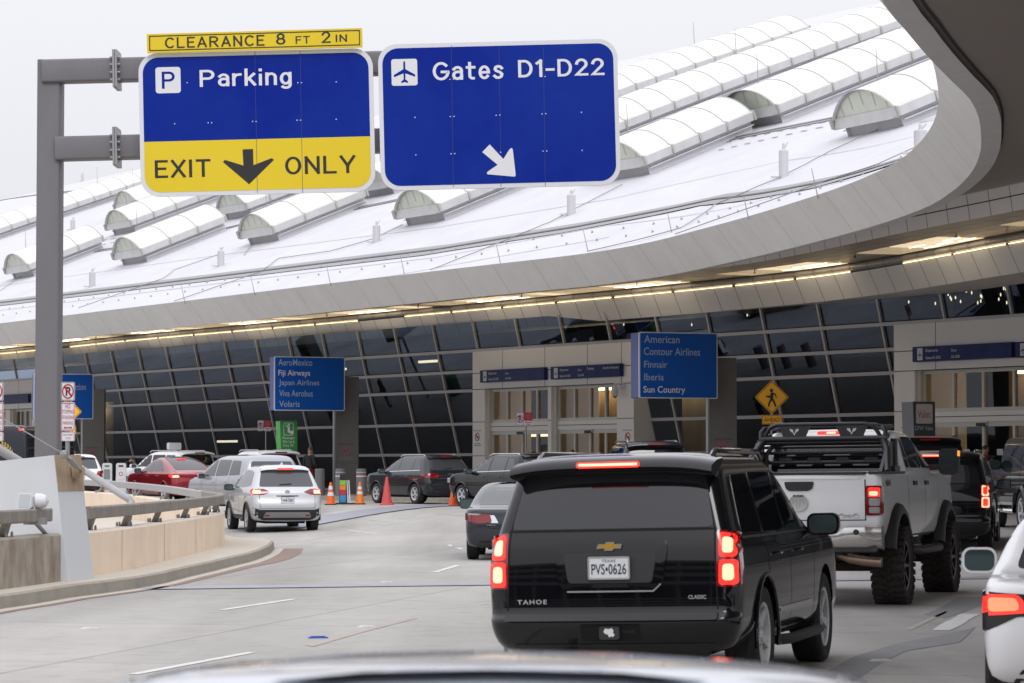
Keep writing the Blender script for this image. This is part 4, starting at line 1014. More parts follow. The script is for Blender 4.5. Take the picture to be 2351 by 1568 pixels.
shape(arr, M, M_black, pk, 'down_arrow')
def rivets(M, P, parent):
    mb = MB()
    for x, y in P: q = loc(M, x, y); mb.lathe([(.012, .004), (.009, .009), (0, .011)], 6, M @ Matrix.Translation((q[0], q[1], 0)))
    mb.build('rivet', M_swhite, parent)
rivets(M, [(430, 190 + d) for d in (0,)] + [(401, 284), (478, 282), (486, 282), (580, 279), (588, 279), (682, 276), (690, 276), (772, 274), (684, 190), (692, 190), (772, 188), (402, 367), (484, 365)], pk)
for xx in (585, 689): sm = MB(); p, q = loc(M, xx, 118), loc(M, xx + 6, 443); sm.quad(M @ Vector((p[0] - .004, p[1], .0045)), M @ Vector((p[0] + .004, p[1], .0045)), M @ Vector((q[0] + .004, q[1], .0045)), M @ Vector((q[0] - .004, q[1], .0045))); sm.build('panel_seam', mat('seam_blue', (.012, .03, .12), .6), pk)
tag(pk, 'overhead parking exit sign, blue above a yellow panel with a black down arrow', 'road sign')
# --- gates sign
gs = wroot('overhead_sign', at(1146, 432, YS)); M = rolled(1146, 263, YS, ROLL); W_, H_ = 4.21, 2.58
mb = MB(); mb.prism(rrect(W_, H_, .33, 8), -.06, 0, M); mb.build('sign_panel', M_swhite, gs)
shape(rrect(W_ - .15, H_ - .15, .28, 8), M, M_blue, gs, 'blue_field', .001, .004)
a = loc(M, 928.5, 166); shape(rrect(.455, .47, .04, 4, a[0], a[1]), M, M_lett, gs, 'airplane_symbol', .004, .007); shape(plane_icon(a[0], a[1], .20), M, M_blue, gs, 'airplane_symbol', .007, .009)
stext('Gates', 994, 185, 1156, 139, M, M_lett, gs, off=.007, sw=.080); stext('D1-D22', 1190, 178, 1387, 132, M, M_lett, gs, off=.007, sw=.080)
Z2 = lambda x, y: ((1400 + x / 1.802) / 1.682, y / 1.802 / 1.682)
arr = [loc(M, *Z2(x, y)) for x, y in ((833, 1058), (885, 1005), (980, 1107), (1022, 1040), (1035, 1030), (1045, 1036), (1066, 1220), (1058, 1229), (872, 1213), (864, 1203), (872, 1194), (940, 1147))]
shape(arr, M, M_lett, gs, 'diagonal_arrow')
rivets(M, [Z2(x, y) for x, y in ((365, 817), (611, 811), (637, 810), (930, 803), (955, 801), (1249, 793), (1275, 791), (1523, 782), (371, 1078), (616, 1070), (642, 1069), (961, 1060), (1256, 1052), (1282, 1051), (1528, 1047), (607, 553), (632, 551), (1243, 534), (1270, 533), (1518, 525))], gs)
for xx in (618, 950, 1258): sm = MB(); p, q = loc(M, *Z2(xx, 318)), loc(M, *Z2(xx + 14, 1300)); sm.quad(M @ Vector((p[0] - .004, p[1], .0045)), M @ Vector((p[0] + .004, p[1], .0045)), M @ Vector((q[0] + .004, q[1], .0045)), M @ Vector((q[0] - .004, q[1], .0045))); sm.build('panel_seam', MATS['seam_blue'], gs)
tag(gs, 'overhead blue gates sign with airplane symbol and a white diagonal arrow', 'road sign')
# --- clearance sign
cs = wroot('overhead_sign', at(585, 120, YS)); M = rolled(584.5, 93, YS - .12, ROLL * 1.12)
mb = MB(); mb.prism(rrect(3.78, .335, .01, 2), -.05, 0, M); mb.build('sign_panel', M_syel, cs)
mb = MB(); mb.ring_prism(rrect(3.70, .27, .01, 2), rrect(3.665, .235, .01, 2), .001, .004, M); mb.build('border_line', M_black, cs)
for s, x0, yb, x1, yt in (('CLEARANCE', 379, 113, 607, 84), ('8', 634, 104, 655, 79), ('FT', 679, 102, 711, 84), ('2', 737, 100, 759, 76), ('IN', 771, 98, 797, 80)):
    a = loc(M, x0, yb); b = loc(M, x1, yt); stroke_text(s, a[0], a[1] + .01, b[0] - a[0], (.20 if len(s) != 2 else .135), M, M_black, cs, off=.005, sw=.075, gap=.36)
tag(cs, 'narrow yellow clearance sign mounted on top of the parking sign', 'clearance sign')
# --- airline signs on posts
def airline(cx, cy, Y, wpx, hpx, rot, lines, label, post, group='blue airline signs along the kerb'):
    k = FPX / Y; W_ = wpx / k / math.cos(rot); H_ = hpx / k
    r = wroot('airline_sign', Vector((at(cx, cy, Y).x, Y, FLOOR))); M = rolled(cx, cy, Y, 0, rot)
    mb = MB(); mb.prism(rrect(W_, H_, .06, 4), -.06, 0, M); mb.build('sign_panel', M_swhite, r)
    shape(rrect(W_ - .07, H_ - .07, .05, 4), M, M_blue2, r, 'blue_field', .001, .005)
    mb = MB(); mb.prism(rrect(W_ - .04, H_ - .02, .03, 2), -.75, -.06, M); mb.build('sign_box', M_sgrey, r)
    for s, x0, yb, x1, yt, bright in lines: ptext(s, x0, yb, x1, yt, M, M_lett if bright else M_lettg, r, off=.008, bold=.012 if bright else .004)
    for px in post:
        p = at(px, cy, Y + .35); mb = MB(); mb.tube([(p.x, p.y, FLOOR - .02), (p.x, p.y, M.translation.z - H_ / 2 - .0)], .07, 8); mb.build('post', M_steel, r)
    return tag(r, label, 'airline sign', group)
airline(711, 881, 112.3, 158, 124, R(20), [('AeroMexico', 639, 839, 717, 825, 0), ('Fiji Airways', 639, 866, 712, 850, 1), ('Japan Airlines', 640, 888, 733, 872.5, 0), ('Viva Aerobus', 641, 910, 718, 896, 0), ('Volaris', 641, 934, 688, 920.5, 0)], 'blue airline sign listing five names from AeroMexico down to Volaris', (768,))
airline(1558, 839, 91.8, 184, 152, R(20), [('American', 1479, 787, 1560, 771, 0), ('Contour Airlines', 1478, 815, 1607, 799.5, 0), ('Finnair', 1479, 844, 1532, 829, 0), ('Iberia', 1479, 873, 1524, 858, 0), ('Sun Country', 1477, 906, 1573, 887, 1)], 'blue airline sign listing five names from American down to Sun Country', (1625,))
airline(146, 910, 130, 131, 104, R(16), [('ction', 172, 895, 197, 882, 0)], 'blue roadside sign mostly hidden behind the grey gantry post', (190,))
# --- departures signs on the entrances
def departures(xl, xr, yt, yb, label, cols, txtx):
    M = frame(fpt(0, .30, 5.3), EF, Vector((0, 0, 1))); a = loc(M, xl, yb); b = loc(M, xr, yt); w_ = b[0] - a[0]; h_ = .50; zc = a[1] + .26
    r = wroot('departures_sign', M @ Vector(((a[0] + b[0]) / 2, zc, 0))); mb = MB(); mb.prism(rrect(w_, h_, .01, 1, (a[0] + b[0]) / 2, zc), -.17, 0, M); mb.build('sign_panel', M_navy, r)
    x0 = a[0] + .045 * w_
    shape(rrect(.26, .40, .02, 2, x0 + .16, zc), M, M_lett, r, 'airplane_symbol', .002, .005); shape(plane_icon(x0 + .16, zc - .02, .12), M, M_navy, r, 'airplane_symbol', .005, .007)
    for s, fx, row, wd in cols:
        text(s, x0 + fx * w_, zc + (.035 if row == 0 else -.175), wd * w_, None, M, M_lett, r, off=.006, bold=.010)
    return tag(r, label, 'departures sign', 'departures signs over the entrances')
C_ = [('Departures', .095, 0, .125), ('Gates D1-D22', .095, 1, .155), ('Door', .36, 0, .055), ('UL-D18', .36, 1, .085)]
departures(1102, 1249, 860, 879, 'long navy departures sign over the left doors of the middle entrance', C_, 0)
departures(1264, 1423, 850, 872, 'navy departures sign with ticketing and security text over the middle entrance', C_ + [('Ticketing', .49, 0, .10), ('Security Checkpoint', .72, 0, .22)], 0)
departures(2095, 2322, 806, 832, 'navy departures sign on the right entrance above the valet pylon', C_[:3] + [('UL-D20', .36, 1, .085)], 0)
departures(2331, 2560, 796, 822, 'navy departures sign cut off by the right frame edge', C_, 0)
departures(-40, 64, 915, 930, 'far navy departures sign at the left, behind the dark bus', C_, 0)
# --- smoke-free decals
def decal(M, cx, cy, w_, parent, dark=False):
    m = M_redl if dark else M_red
    text('Smoke-Free Zone', cx - w_ / 2, cy + w_ * .38, w_, None, M, M_black, parent, off=.005, name='decal')
    mb = MB(); n_ = 20
    po = [(cx + w_ * .28 * math.cos(2 * math.pi * k / n_), cy + w_ * .28 * math.sin(2 * math.pi * k / n_)) for k in range(n_)]; pi = [(cx + w_ * .22 * math.cos(2 * math.pi * k / n_), cy + w_ * .22 * math.sin(2 * math.pi * k / n_)) for k in range(n_)]
    mb.ring_prism(po, pi, .002, .006, M); d = w_ * .16
    mb.prism([(cx - d - .02, cy + d - .02), (cx - d + .02, cy + d + .02), (cx + d + .02, cy - d + .02), (cx + d - .02, cy - d - .02)], .002, .006, M); mb.build('decal', m, parent)
    mb = MB(); mb.prism(rrect(w_ * .30, w_ * .07, .01, 1, cx, cy), .002, .004, M); mb.build('decal', M_black, parent)
    for k in (0, 1): mb = MB(); mb.prism(rrect(w_ * (.7 + .2 * k), w_ * .05, .004, 1, cx, cy - w_ * (.45 + .12 * k)), .001, .003, M); mb.build('decal', M_chars, parent)
for px in (1096, 1441, 2083):
    M = frame(fpt(0, .106, 2.5), EF, Vector((0, 0, 1))); q = loc(M, px, 1003 if px < 2000 else 1000); decal(M, q[0], q[1], .62, TB)
# --- grey stone pylons behind the airline signs
def pylon(x0, x1, ytop, off, label):
    a = a_at((x0 + x1) / 2, off); c = fpt(a, off, FLOOR); k = FPX / c.y; w_ = (x1 - x0) / k; h = (1072 - ytop) / k + CAMZ
    r = wroot('stone_pylon', c); mb = MB(); mb.box((0, 0, (h - FLOOR) / 2), (w_ * .97, .5, h - FLOOR), Matrix.Translation(c)); mb.build('pylon_block', M_pylon, r)
    M = frame(c + Vector((0, -.252, 0)), Vector((1, 0, 0)), Vector((0, 0, 1))); decal(M, 0, 1.75, .62, r, True)
    mb = MB(); mb.box((0, -.2515, 1.25), (w_ * .97, .005, .012), Matrix.Translation(c)); mb.build('panel_joint', M_cladj, r)
    return tag(r, label, 'pylon', 'grey stone pylons on the sidewalk')
pylon(767, 824, 866, 6.2, 'grey stone pylon right behind the sign ending in Volaris')
pylon(1625, 1691, 822, 6.0, 'grey stone pylon right behind the sign ending in Sun Country')
pylon(186, 242, 893, 5.8, 'grey stone pylon behind the gantry post and hidden blue sign')
# --- pylon sign boards
def board(x0, x1, ytop, Y, name, label, m, ms, depth, rot, cat):
    cx = (x0 + x1) / 2; k = FPX / Y; w_ = (x1 - x0) / k / math.cos(rot); c = at(cx, 1072, Y); zt = CAMZ + (1072 - ytop) / k
    r = wroot(name, Vector((c.x, c.y, FLOOR))); M = rolled(cx, 1072, Y, 0, rot); lo = FLOOR - CAMZ; hi = zt - CAMZ
    mb = MB(); mb.prism([(-w_ / 2 + .10, lo), (w_ / 2, lo), (w_ / 2, hi), (-w_ / 2, hi)], -.02, 0, M); mb.build('sign_face', m, r)
    mb = MB(); mb.prism([(-w_ / 2 + .10, lo), (w_ / 2 - .01, lo), (w_ / 2 - .01, hi - .01), (-w_ / 2, hi - .01)], -depth, -.02, M); mb.build('sign_box', ms, r)
    tag(r, label, cat); return r, M
gp_, M = board(643, 682, 966, 113, 'pick_up_sign', 'tall green passenger pick up and drop off sign board', M_green, M_greend, .9, R(16), 'sign board')
mb = MB(); a = loc(M, 662.5, 985); mb.ring_prism(rrect(.40, .50, .06, 4, a[0], a[1]), rrect(.36, .46, .05, 4, a[0], a[1]), .001, .004, M); mb.prism(rrect(.09, .26, .03, 3, a[0] + .01, a[1] - .02), .001, .004, M); mb.prism(rrect(.09, .09, .04, 4, a[0] + .01, a[1] + .17), .001, .004, M); mb.prism([(a[0] - .13, a[1] + .16), (a[0] - .10, a[1] + .18), (a[0], a[1] + .08), (a[0] - .02, a[1] + .02)], .001, .004, M); mb.prism(rrect(.12, .12, .01, 2, a[0] + .12, a[1] - .13), .001, .004, M); mb.build('passenger_symbol', M_lett, gp_)
for s, x0, yb, x1, yt in (('Passenger', 649, 1010, 677, 1002), ('Pick Up &', 650, 1019, 676, 1011), ('Drop Off', 651, 1027, 674, 1020)): ptext(s, x0, yb, x1, yt, M, M_lett, gp_, off=.004)
vp, M = board(2096, 2149, 922, 87, 'valet_sign', 'dark charcoal valet sign board with a white square panel', M_char, M_chars, .8, R(18), 'sign board')
a = loc(M, 2122, 950); shape(rrect(.56, .60, .05, 4, a[0], a[1]), M, mat('valet_panel', (.52, .48, .48), .5), vp, 'white_panel', .001, .004)
ptext('Valet', 2107, 959, 2136, 942, M, mat('valet_red', (.30, .035, .03), .5), vp, off=.006); ptext('DFW Valet', 2101, 988, 2142, 978, M, M_lettg, vp, off=.004, bold=.004)
# --- small road signs on posts
def post_sign(cx, Y, z0, ztop, r=.03, label='', cat='road sign', group=None, x=None):
    p = at(cx, 1072, Y); rt = wroot('road_sign', Vector((p.x, p.y, z0))); mb = MB(); mb.tube([(p.x, p.y + .05, z0 - .05), (p.x, p.y + .05, ztop)], r, 8); mb.build('post', M_steel, rt)
    tag(rt, label, cat, group); return rt
def prohibit(M, x0, y0, x1, y1, parent, letter=True):
    a, b = loc(M, x0, y1), loc(M, x1, y0); cx, cy, w_, h_ = (a[0] + b[0]) / 2, (a[1] + b[1]) / 2, b[0] - a[0], b[1] - a[1]
    mb = MB(); mb.prism(rrect(w_, h_, w_ * .12, 3, cx, cy), -.01, 0, M); mb.build('sign_panel', M_swhite, parent)
    mb = MB(); mb.ring_prism(rrect(w_ * .94, h_ * .955, w_ * .1, 3, cx, cy), rrect(w_ * .87, h_ * .91, w_ * .08, 3, cx, cy), .001, .003, M); mb.build('border_line', M_black if letter else M_red, parent)
    if letter:
        n_ = 24; e = lambda r: [(cx + w_ * r * math.cos(2 * math.pi * k / n_), cy + w_ * r * 1.28 * math.sin(2 * math.pi * k / n_)) for k in range(n_)]
        text('P', cx - w_ * .17, cy - h_ * .24, w_ * .36, h_ * .48, M, M_black, parent, off=.003, bold=.03)
        mb = MB(); mb.ring_prism(e(.42), e(.345), .004, .007, M); d = w_ * .28; q = w_ * .045
        mb.prism([(cx - d - q, cy + d * 1.28 - q), (cx - d + q, cy + d * 1.28 + q), (cx + d + q, cy - d * 1.28 + q), (cx + d - q, cy - d * 1.28 - q)], .004, .007, M); mb.build('prohibition_ring', M_red, parent)
    return cx, cy, w_, h_
def nostop(cx, dx, label, Y=46.5):
    rt = post_sign(cx - 2, Y, KZ, at(cx, 880, Y).z, .038, label, group='no stopping signs on posts')
    M = rolled(cx, 940, Y, 0); prohibit(M, cx - 16, 877, cx + 16, 920, rt); q = prohibit(M, cx - 16, 923.5, cx + 16, 989.5, rt, False); prohibit(M, cx - 16, 991.5, cx + 16, 1013, rt, False)
    for s, x0, yb, x1, yt in (('NO', -6, 938, 5.5, 927), ('STOPPING', -13.5, 949, 13.5, 941), ('STANDING', -13.5, 962, 13.5, 954), ('PARKING', -11.5, 975, 11.5, 967)): ptext(s, cx + x0, yb, cx + x1, yt, M, M_redl, rt, off=.004, bold=.004)
    mb = MB(); a = loc(M, cx, 982); mb.prism([(a[0] - .072, a[1]), (a[0] - .045, a[1] + .022), (a[0] - .045, a[1] + .009), (a[0] + .045, a[1] + .009), (a[0] + .045, a[1] + .022), (a[0] + .072, a[1]), (a[0] + .045, a[1] - .022), (a[0] + .045, a[1] - .009), (a[0] - .045, a[1] - .009), (a[0] - .045, a[1] - .022)], .001, .004, M); mb.build('double_arrow', M_red, rt)
    ptext('TOW AWAY', cx - 11, 1000, cx + 11, 996.5, M, M_black, rt, off=.004); ptext('ZONE', cx - 6, 1008, cx + 6, 1004, M, M_redl, rt, off=.004)
nostop(156, 0, 'no parking sign stacked on a no stopping sign beside the gantry post')
nostop(-8, 0, 'no parking sign stack cut off by the left frame edge', 47.0)
def double_sign(px, y0, Y, label):
    k = FPX / Y; rt = post_sign(px + 4, Y, FLOOR, CAMZ + (1072 - y0) / k, .03, label, group='paired red and white parking signs'); u = k * .0175 / 1
    M = rolled(px, y0 + 15, Y, 0); s = 65.0 / k * 0 + k / 66.0
    prohibit(M, px - 18 * s, y0, px - .6 * s, y0 + 30 * s, rt); a, b = loc(M, px + .6 * s, y0 + 19 * s), loc(M, px + 20 * s, y0)
    mb = MB(); mb.prism(rrect(b[0] - a[0], b[1] - a[1], .03, 2, (a[0] + b[0]) / 2, (a[1] + b[1]) / 2), -.01, .001, M); mb.build('red_panel', M_red, rt)
    for i in range(4): mb = MB(); mb.prism(rrect((b[0] - a[0]) * (.7 if i % 3 else .4), .022, .004, 1, (a[0] + b[0]) / 2, b[1] - .05 - .06 * i), .001, .003, M); mb.build('red_panel_text', M_redl, rt)
    a, b = loc(M, px + .6 * s, y0 + 30 * s), loc(M, px + 20 * s, y0 + 19.6 * s); mb = MB(); mb.prism(rrect(b[0] - a[0], b[1] - a[1], .03, 2, (a[0] + b[0]) / 2, (a[1] + b[1]) / 2), -.01, .001, M); mb.build('sign_panel', M_swhite, rt)
    for i in range(2): mb = MB(); mb.prism(rrect((b[0] - a[0]) * (.8 - .3 * i), .03, .004, 1, (a[0] + b[0]) / 2, b[1] - .055 - .06 * i), .001, .003, M); mb.build('tow_text', M_redl, rt)
double_sign(1203, 947, 99, 'paired red and white parking signs before the middle entrance doors')
double_sign(606, 965, 120, 'paired red and white parking signs left of the green sign board')
def diamond(cx, cy, half, Y, label, wl=True):
    k = FPX / Y; rt = post_sign(cx, Y, FLOOR, CAMZ + (1072 - cy) / k, .035, label, group='amber pedestrian warning signs'); M = rolled(cx, cy, Y, 0); h = half / k
    mb = MB(); mb.prism(rpoly([(-h, 0), (0, -h), (h, 0), (0, h)], .06), -.01, 0, M); mb.build('sign_panel', M_amber, rt)
    mb = MB(); mb.ring_prism(rpoly([(-h * .95, 0), (0, -h * .95), (h * .95, 0), (0, h * .95)], .06), rpoly([(-h * .90, 0), (0, -h * .90), (h * .90, 0), (0, h * .90)], .06), .001, .003, M)
    f = h / .54
    for P in ([(-.05, .14), (.05, .15), (.13, .10), (.16, -.02), (.13, -.03), (.10, .07), (.05, .09), (.05, -.04), (.10, -.14), (.15, -.29), (.10, -.31), (.04, -.16), (.01, -.10), (-.05, -.18), (-.08, -.31), (-.13, -.29), (-.10, -.16), (-.04, -.03), (-.05, .06), (-.11, .03), (-.19, .04), (-.19, .01), (-.10, -.01), (-.04, .02)],):
        mb.prism([(x * f, y * f) for x, y in P], .001, .003, M)
    mb.prism([(.0 + .055 * f * math.cos(t * .63) - .01, .21 * f + .055 * f * math.sin(t * .63)) for t in range(10)], .001, .003, M); mb.build('walking_figure', M_black, rt)
    w_ = .62; hh = .29; yc = -h - hh / 2 - .02
    mb = MB(); mb.prism(rrect(w_, hh, .03, 3, 0, yc), -.01, 0, M); mb.build('plaque', M_amber, rt); mb = MB(); mb.ring_prism(rrect(w_ - .03, hh - .03, .03, 3, 0, yc), rrect(w_ - .055, hh - .055, .03, 3, 0, yc), .001, .003, M); mb.build('border_line', M_black, rt)
    text('AHEAD', -.245, yc - .065, .49, .13, M, M_black, rt, off=.003, bold=.006)
diamond(1772, 912, 39.5, 89, 'amber diamond pedestrian sign above an AHEAD plaque behind the white pickup')
diamond(156, 945, 32, 110, 'amber diamond pedestrian sign peeking out behind the no stopping signs')
# --- security camera on the entrance
q = loc(frame(fpt(0, .11, 4.6), EF, Vector((0, 0, 1))), 1431, 898); c = fpt(0, .5, 0) + EF * q[0] + Vector((0, 0, 4.6 + q[1]))
r = wroot('security_camera', c); mb = MB(); mb.lathe([(0, -.24), (.10, -.21), (.13, -.12), (.135, .12), (.10, .19), (0, .2)], 14, Matrix.Translation(c)); mb.build('dome_housing', M_swhite, r, True)
mb = MB(); mb.lathe([(0, -.27), (.085, -.235), (.10, -.20)], 12, Matrix.Translation(c)); mb.build('dome', M_black, r, True)
mb = MB(); mb.tube([c + Vector((0, 0, .19)), c + Vector((0, 0, .27)), c - NF * .4 + Vector((0, 0, .27))], .04, 8); mb.box((0, 0, 0), (.34, .05, .2), frame(c - NF * .36 + Vector((0, 0, .2)), EF, NF)); mb.build('wall_arm', M_swhite, r)
tag(r, 'white dome security camera on the right edge of the middle entrance', 'security camera')
# ================================================================== bollards, cones, bins
def make_bollard(striped):
    r = empty('bollard'); mb = MB(); mb.lathe([(.19, 0), (.19, .99), (.16, 1.02), (0, 1.03)], 18); mb.build('bollard_post', M_boll, r, True, 40)
    if striped:
        for z0, z1, m in ((.88, .90, M_swhite), (.72, .76, M_swhite), (.76, .78, M_orange)):
            mb = MB(); mb.lathe([(.192, z0), (.194, z0), (.194, z1), (.192, z1)], 18); mb.build('reflective_band', m, r)
    return r
b0, b1 = make_bollard(True), make_bollard(False)
for i, (px, st, lb) in enumerate(((782, 1, 'grey bollard with orange band left of the striped delineator board'), (830, 1, 'grey bollard with orange band behind the right striped cone'), (735, 0, 'plain grey bollard beside the man in black'), (1108, 1, 'grey bollard with orange band in front of the middle entrance'))):
    o = (b0 if st else b1) if i in (0, 2) else copy_tree(b0 if st else b1)
    o.location = fpt(a_at(px, 10.0), 10.0, FLOOR); tag(o, lb, 'bollard', 'bollards along the kerb')
def cone(px, pyb, h, m, stripes, label, base_m=None, slim=1.0):
    p = gpt(px, pyb); r = empty('traffic_cone', p); b = .5 * h * slim
    mb = MB(); mb.prism(rrect(b, b, .05, 3), 0, .04); mb.build('cone_base', base_m or m, r)
    mb = MB(); r0 = .17 * h * 1.0 * slim + .02; mb.lathe([(r0 + .03, .04), (r0, .06), (.035, h - .01), (.02, h)], 18); mb.build('cone_body', m, r, True, 40)
    rad = lambda z: r0 + (.035 - r0) * (z - .06) / (h - .07) + .003
    for z0, z1 in stripes: mb = MB(); mb.lathe([(rad(z0 * h), z0 * h), (rad(z1 * h), z1 * h)], 18); mb.build('reflective_collar', M_swhite, r, True)
    return tag(r, label, 'traffic cone', 'traffic cones on the road')
cone(759, 1159, .74, M_orange, ((.40, .56), (.68, .84)), 'orange cone with white collars just right of the silver crossover', M_rubber)
cone(826, 1158, .74, M_oranged, ((.46, .58), (.68, .80)), 'dull orange cone with dirty collars in front of a bollard', M_rubber)
cone(888, 1159, .92, M_pink, (), 'tall faded pink cone in front of the parked grey crossover')
cone(1041, 1161, .74, M_orange, (), 'plain bright orange cone behind the parked grey crossover')
cone(1108, 1150, .74, M_orange, (), 'plain orange cone mostly hidden behind the dark sedan')
p = gpt(790, 1158); r = empty('delineator_board', p); mb = MB(); mb.prism(rrect(.72, .40, .06, 3), 0, .05); mb.build('board_base', M_rubber, r)
mb = MB(); mb.hexa([(-.17, -.05, .05), (.10, -.05, .05), (.10, .05, .05), (-.17, .05, .05), (-.13, -.05, 1.02), (.07, -.05, 1.02), (.07, .05, 1.02), (-.13, .05, 1.02)]); mb.build('board_panel', M_char, r)
for z0, z1, m in ((.07, .30, mat('board_blue', (.03, .25, .5), .5)), (.31, .47, mat('board_red', (.42, .03, .06), .5)), (.48, .63, M_oranged), (.64, .80, mat('board_lime', (.2, .45, .05), .5)), (.82, .97, M_black)):
    mb = MB(); mb.box((-.04, -.056, (z0 + z1) / 2), (.20, .006, z1 - z0)); mb.build('colour_band', m, r)
mb = MB()
for s in (.14, .20): mb.hexa([(s - .02, -.03, .05), (s + .02, -.03, .05), (s + .02, 0, .05), (s - .02, 0, .05), (s - .06, -.03, .8), (s - .03, -.03, .8), (s - .03, 0, .8), (s - .06, 0, .8)])
mb.build('white_stripe', M_swhite, r); tag(r, 'slim delineator board with coloured bands standing between two striped cones', 'delineator')
def bin_(px, off, w, h, label, m, mt, name='litter_bin'):
    r = empty(name, fpt(a_at(px, off), off, FLOOR)); mb = MB(); mb.lathe([(w * .46, 0), (w * .5, h * .86)], 18); mb.build('bin_body', m, r, True, 40)
    mb = MB(); mb.lathe([(w * .515, h * .80), (w * .515, h * .90), (w * .48, h * .91)], 18); mb.build('bin_band', mt, r); mb = MB(); mb.lathe([(w * .5, h * .88), (w * .45, h * .97), (w * .2, h), (0, h)], 18); mb.build('bin_lid', m, r, True); return tag(r, label, 'litter bin', 'litter bins on the sidewalk')
bin_(2274, 8.2, .62, 1.25, 'grey litter bin with a blue band beside the right entrance', M_boll, mat('bin_blue', (.02, .22, .42), .4))
bin_(233, 8.6, .62, 1.05, 'dark green litter bin beside the bending man', mat('bin_green', (.03, .06, .045), .5), M_green)
def stand(px, off, label, panel):
    r = empty('stand_sign', fpt(a_at(px, off), off, FLOOR)); mb = MB(); mb.prism(rrect(.42, 1.25, .08, 3, 0, .63), -.05, .05, Matrix.Rotation(R(90), 4, 'X')); mb.build('stand_board', M_swhite, r)
    mb = MB(); mb.box((0, -.056, .78), (.26, .01, .42)); mb.build('notice', panel, r); mb = MB(); mb.box((0, -.054, 1.13), (.2, .01, .07)); mb.build('handle_slot', M_green if panel is M_chars else M_black, r)
    mb = MB(); mb.box((0, -.056, .22), (.24, .01, .2)); mb.build('notice', M_oranged if panel is M_chars else M_swhite, r); return tag(r, label, 'stand sign', 'white folding signs on the sidewalk')
stand(247, 11.6, 'white folding sign with a grey and orange notice left of the bending man', M_chars)
r = stand(279, 11.6, 'white folding sign with a red no smoking symbol before the bending man', M_lett)
mb = MB(); n_ = 16; mb.ring_prism([(.09 * math.cos(k * math.tau / n_), .8 + .09 * math.sin(k * math.tau / n_)) for k in range(n_)], [(.065 * math.cos(k * math.tau / n_), .8 + .065 * math.sin(k * math.tau / n_)) for k in range(n_)], .063, .068, Matrix.Rotation(R(90), 4, 'X')); mb.build('no_smoking_symbol', M_red, r)
# ================================================================== vehicles (own space: y = 0 at the rear bumper, nose towards +y, x to the right, z = 0 on the road)
def paint(name, c, rough=0.32, metal=0.0, fl=None):
    return mat('paint_' + name, c, rough, metal, 1.0, spec=.05 if max(c) < .1 else .4, noise=(900, .25, fl, (1, 1, 1)) if fl else None)
PB = paint('black', (0.003, 0.003, 0.005), 0.3); PDG = paint('dark_grey', (0.022, 0.026, 0.032), .35, .4); PW = paint('white', (0.86, 0.865, 0.875), .4)
PS = paint('silver', (0.36, 0.375, 0.41), .35, .4); PSL = paint('white_silver', (0.54, 0.56, 0.59), .35, .25); PR = paint('red', (0.26, 0.006, 0.014), .3, .25); PNV = paint('charcoal_blue', (0.035, 0.038, 0.052), .3, .4); PG = paint('grey', (0.17, 0.175, 0.19), .35, .4)
M_win = mat('dark_window', (0.008, 0.009, 0.012), 0.02, spec=.75); M_winl = mat('grey_window', (0.05, 0.055, 0.06), 0.02, spec=.8)
M_trim = mat('black_plastic', (0.020, 0.020, 0.022), 0.55); M_gap = mat('panel_gap', (0.004, 0.004, 0.004), 0.9); M_under = mat('underbody', (0.008, 0.008, 0.008), 0.9)
M_chrome = mat('chrome', (0.75, 0.76, 0.78), 0.08, 1.0); M_alloy = mat('alloy_wheel', (0.56, 0.56, 0.58), 0.35, .15); M_adark = mat('dark_wheel', (0.03, 0.03, 0.03), .4, .5)
M_tyre = mat('tyre_rubber', (0.018, 0.017, 0.017), 0.8, noise=(6, .7, (0.035, 0.032, 0.03), (1, 1, 1))); M_mud = mat('dirty_tyre', (0.024, 0.021, 0.019), 0.85, noise=(5, .8, (0.055, 0.045, 0.038), (1, 1, 1)), bump=(60, .5))
M_lens = mat('tail_lens', (0.22, 0.004, 0.008), 0.12, coat=1.0); M_lit = mat('tail_lamp_lit', (0.9, 0.03, 0.02), 0.2, emit=1.5, ecol=(1.0, 0.022, 0.015)); M_hot = mat('tail_lamp_core', (1, .4, .3), .3, emit=3.2, ecol=(1.0, .22, .12)); M_lit2 = mat('tail_lamp_orange', (1, .2, .1), .3, emit=2.4, ecol=(1.0, .11, .05)); M_amb = mat('indicator_lit', (1, .45, .05), .3, emit=3.0, ecol=(1, .32, .04))
M_head = mat('headlamp', (0.6, 0.62, 0.65), .1, coat=1.0); M_clear = mat('clear_lens', (0.38, 0.36, 0.36), .15, coat=1.0)
M_pl = mat('number_plate', (0.62, 0.64, 0.66), .4); M_pltx = mat('plate_text', (0.02, 0.025, 0.05), .5); M_gold_ = mat('gold_emblem', (0.62, 0.36, 0.05), .25, .7); M_badge = mat('silver_badge', (.55, .55, .57), .2, .9)
M_mirror = mat('mirror_glass', (0.10, 0.135, 0.14), .03, .6)
def lev(z, yr, yf, w, rr=.14, rf=.34, br=.05, bf=.10, ya=None, yc=None): return dict(z=z, yr=yr, yf=yf, w=w, rr=rr, rf=rf, br=br, bf=bf, ya=ya, yc=yc)
NR, NC, NA, NM, NFZ = 7, 5, 4, 12, 6
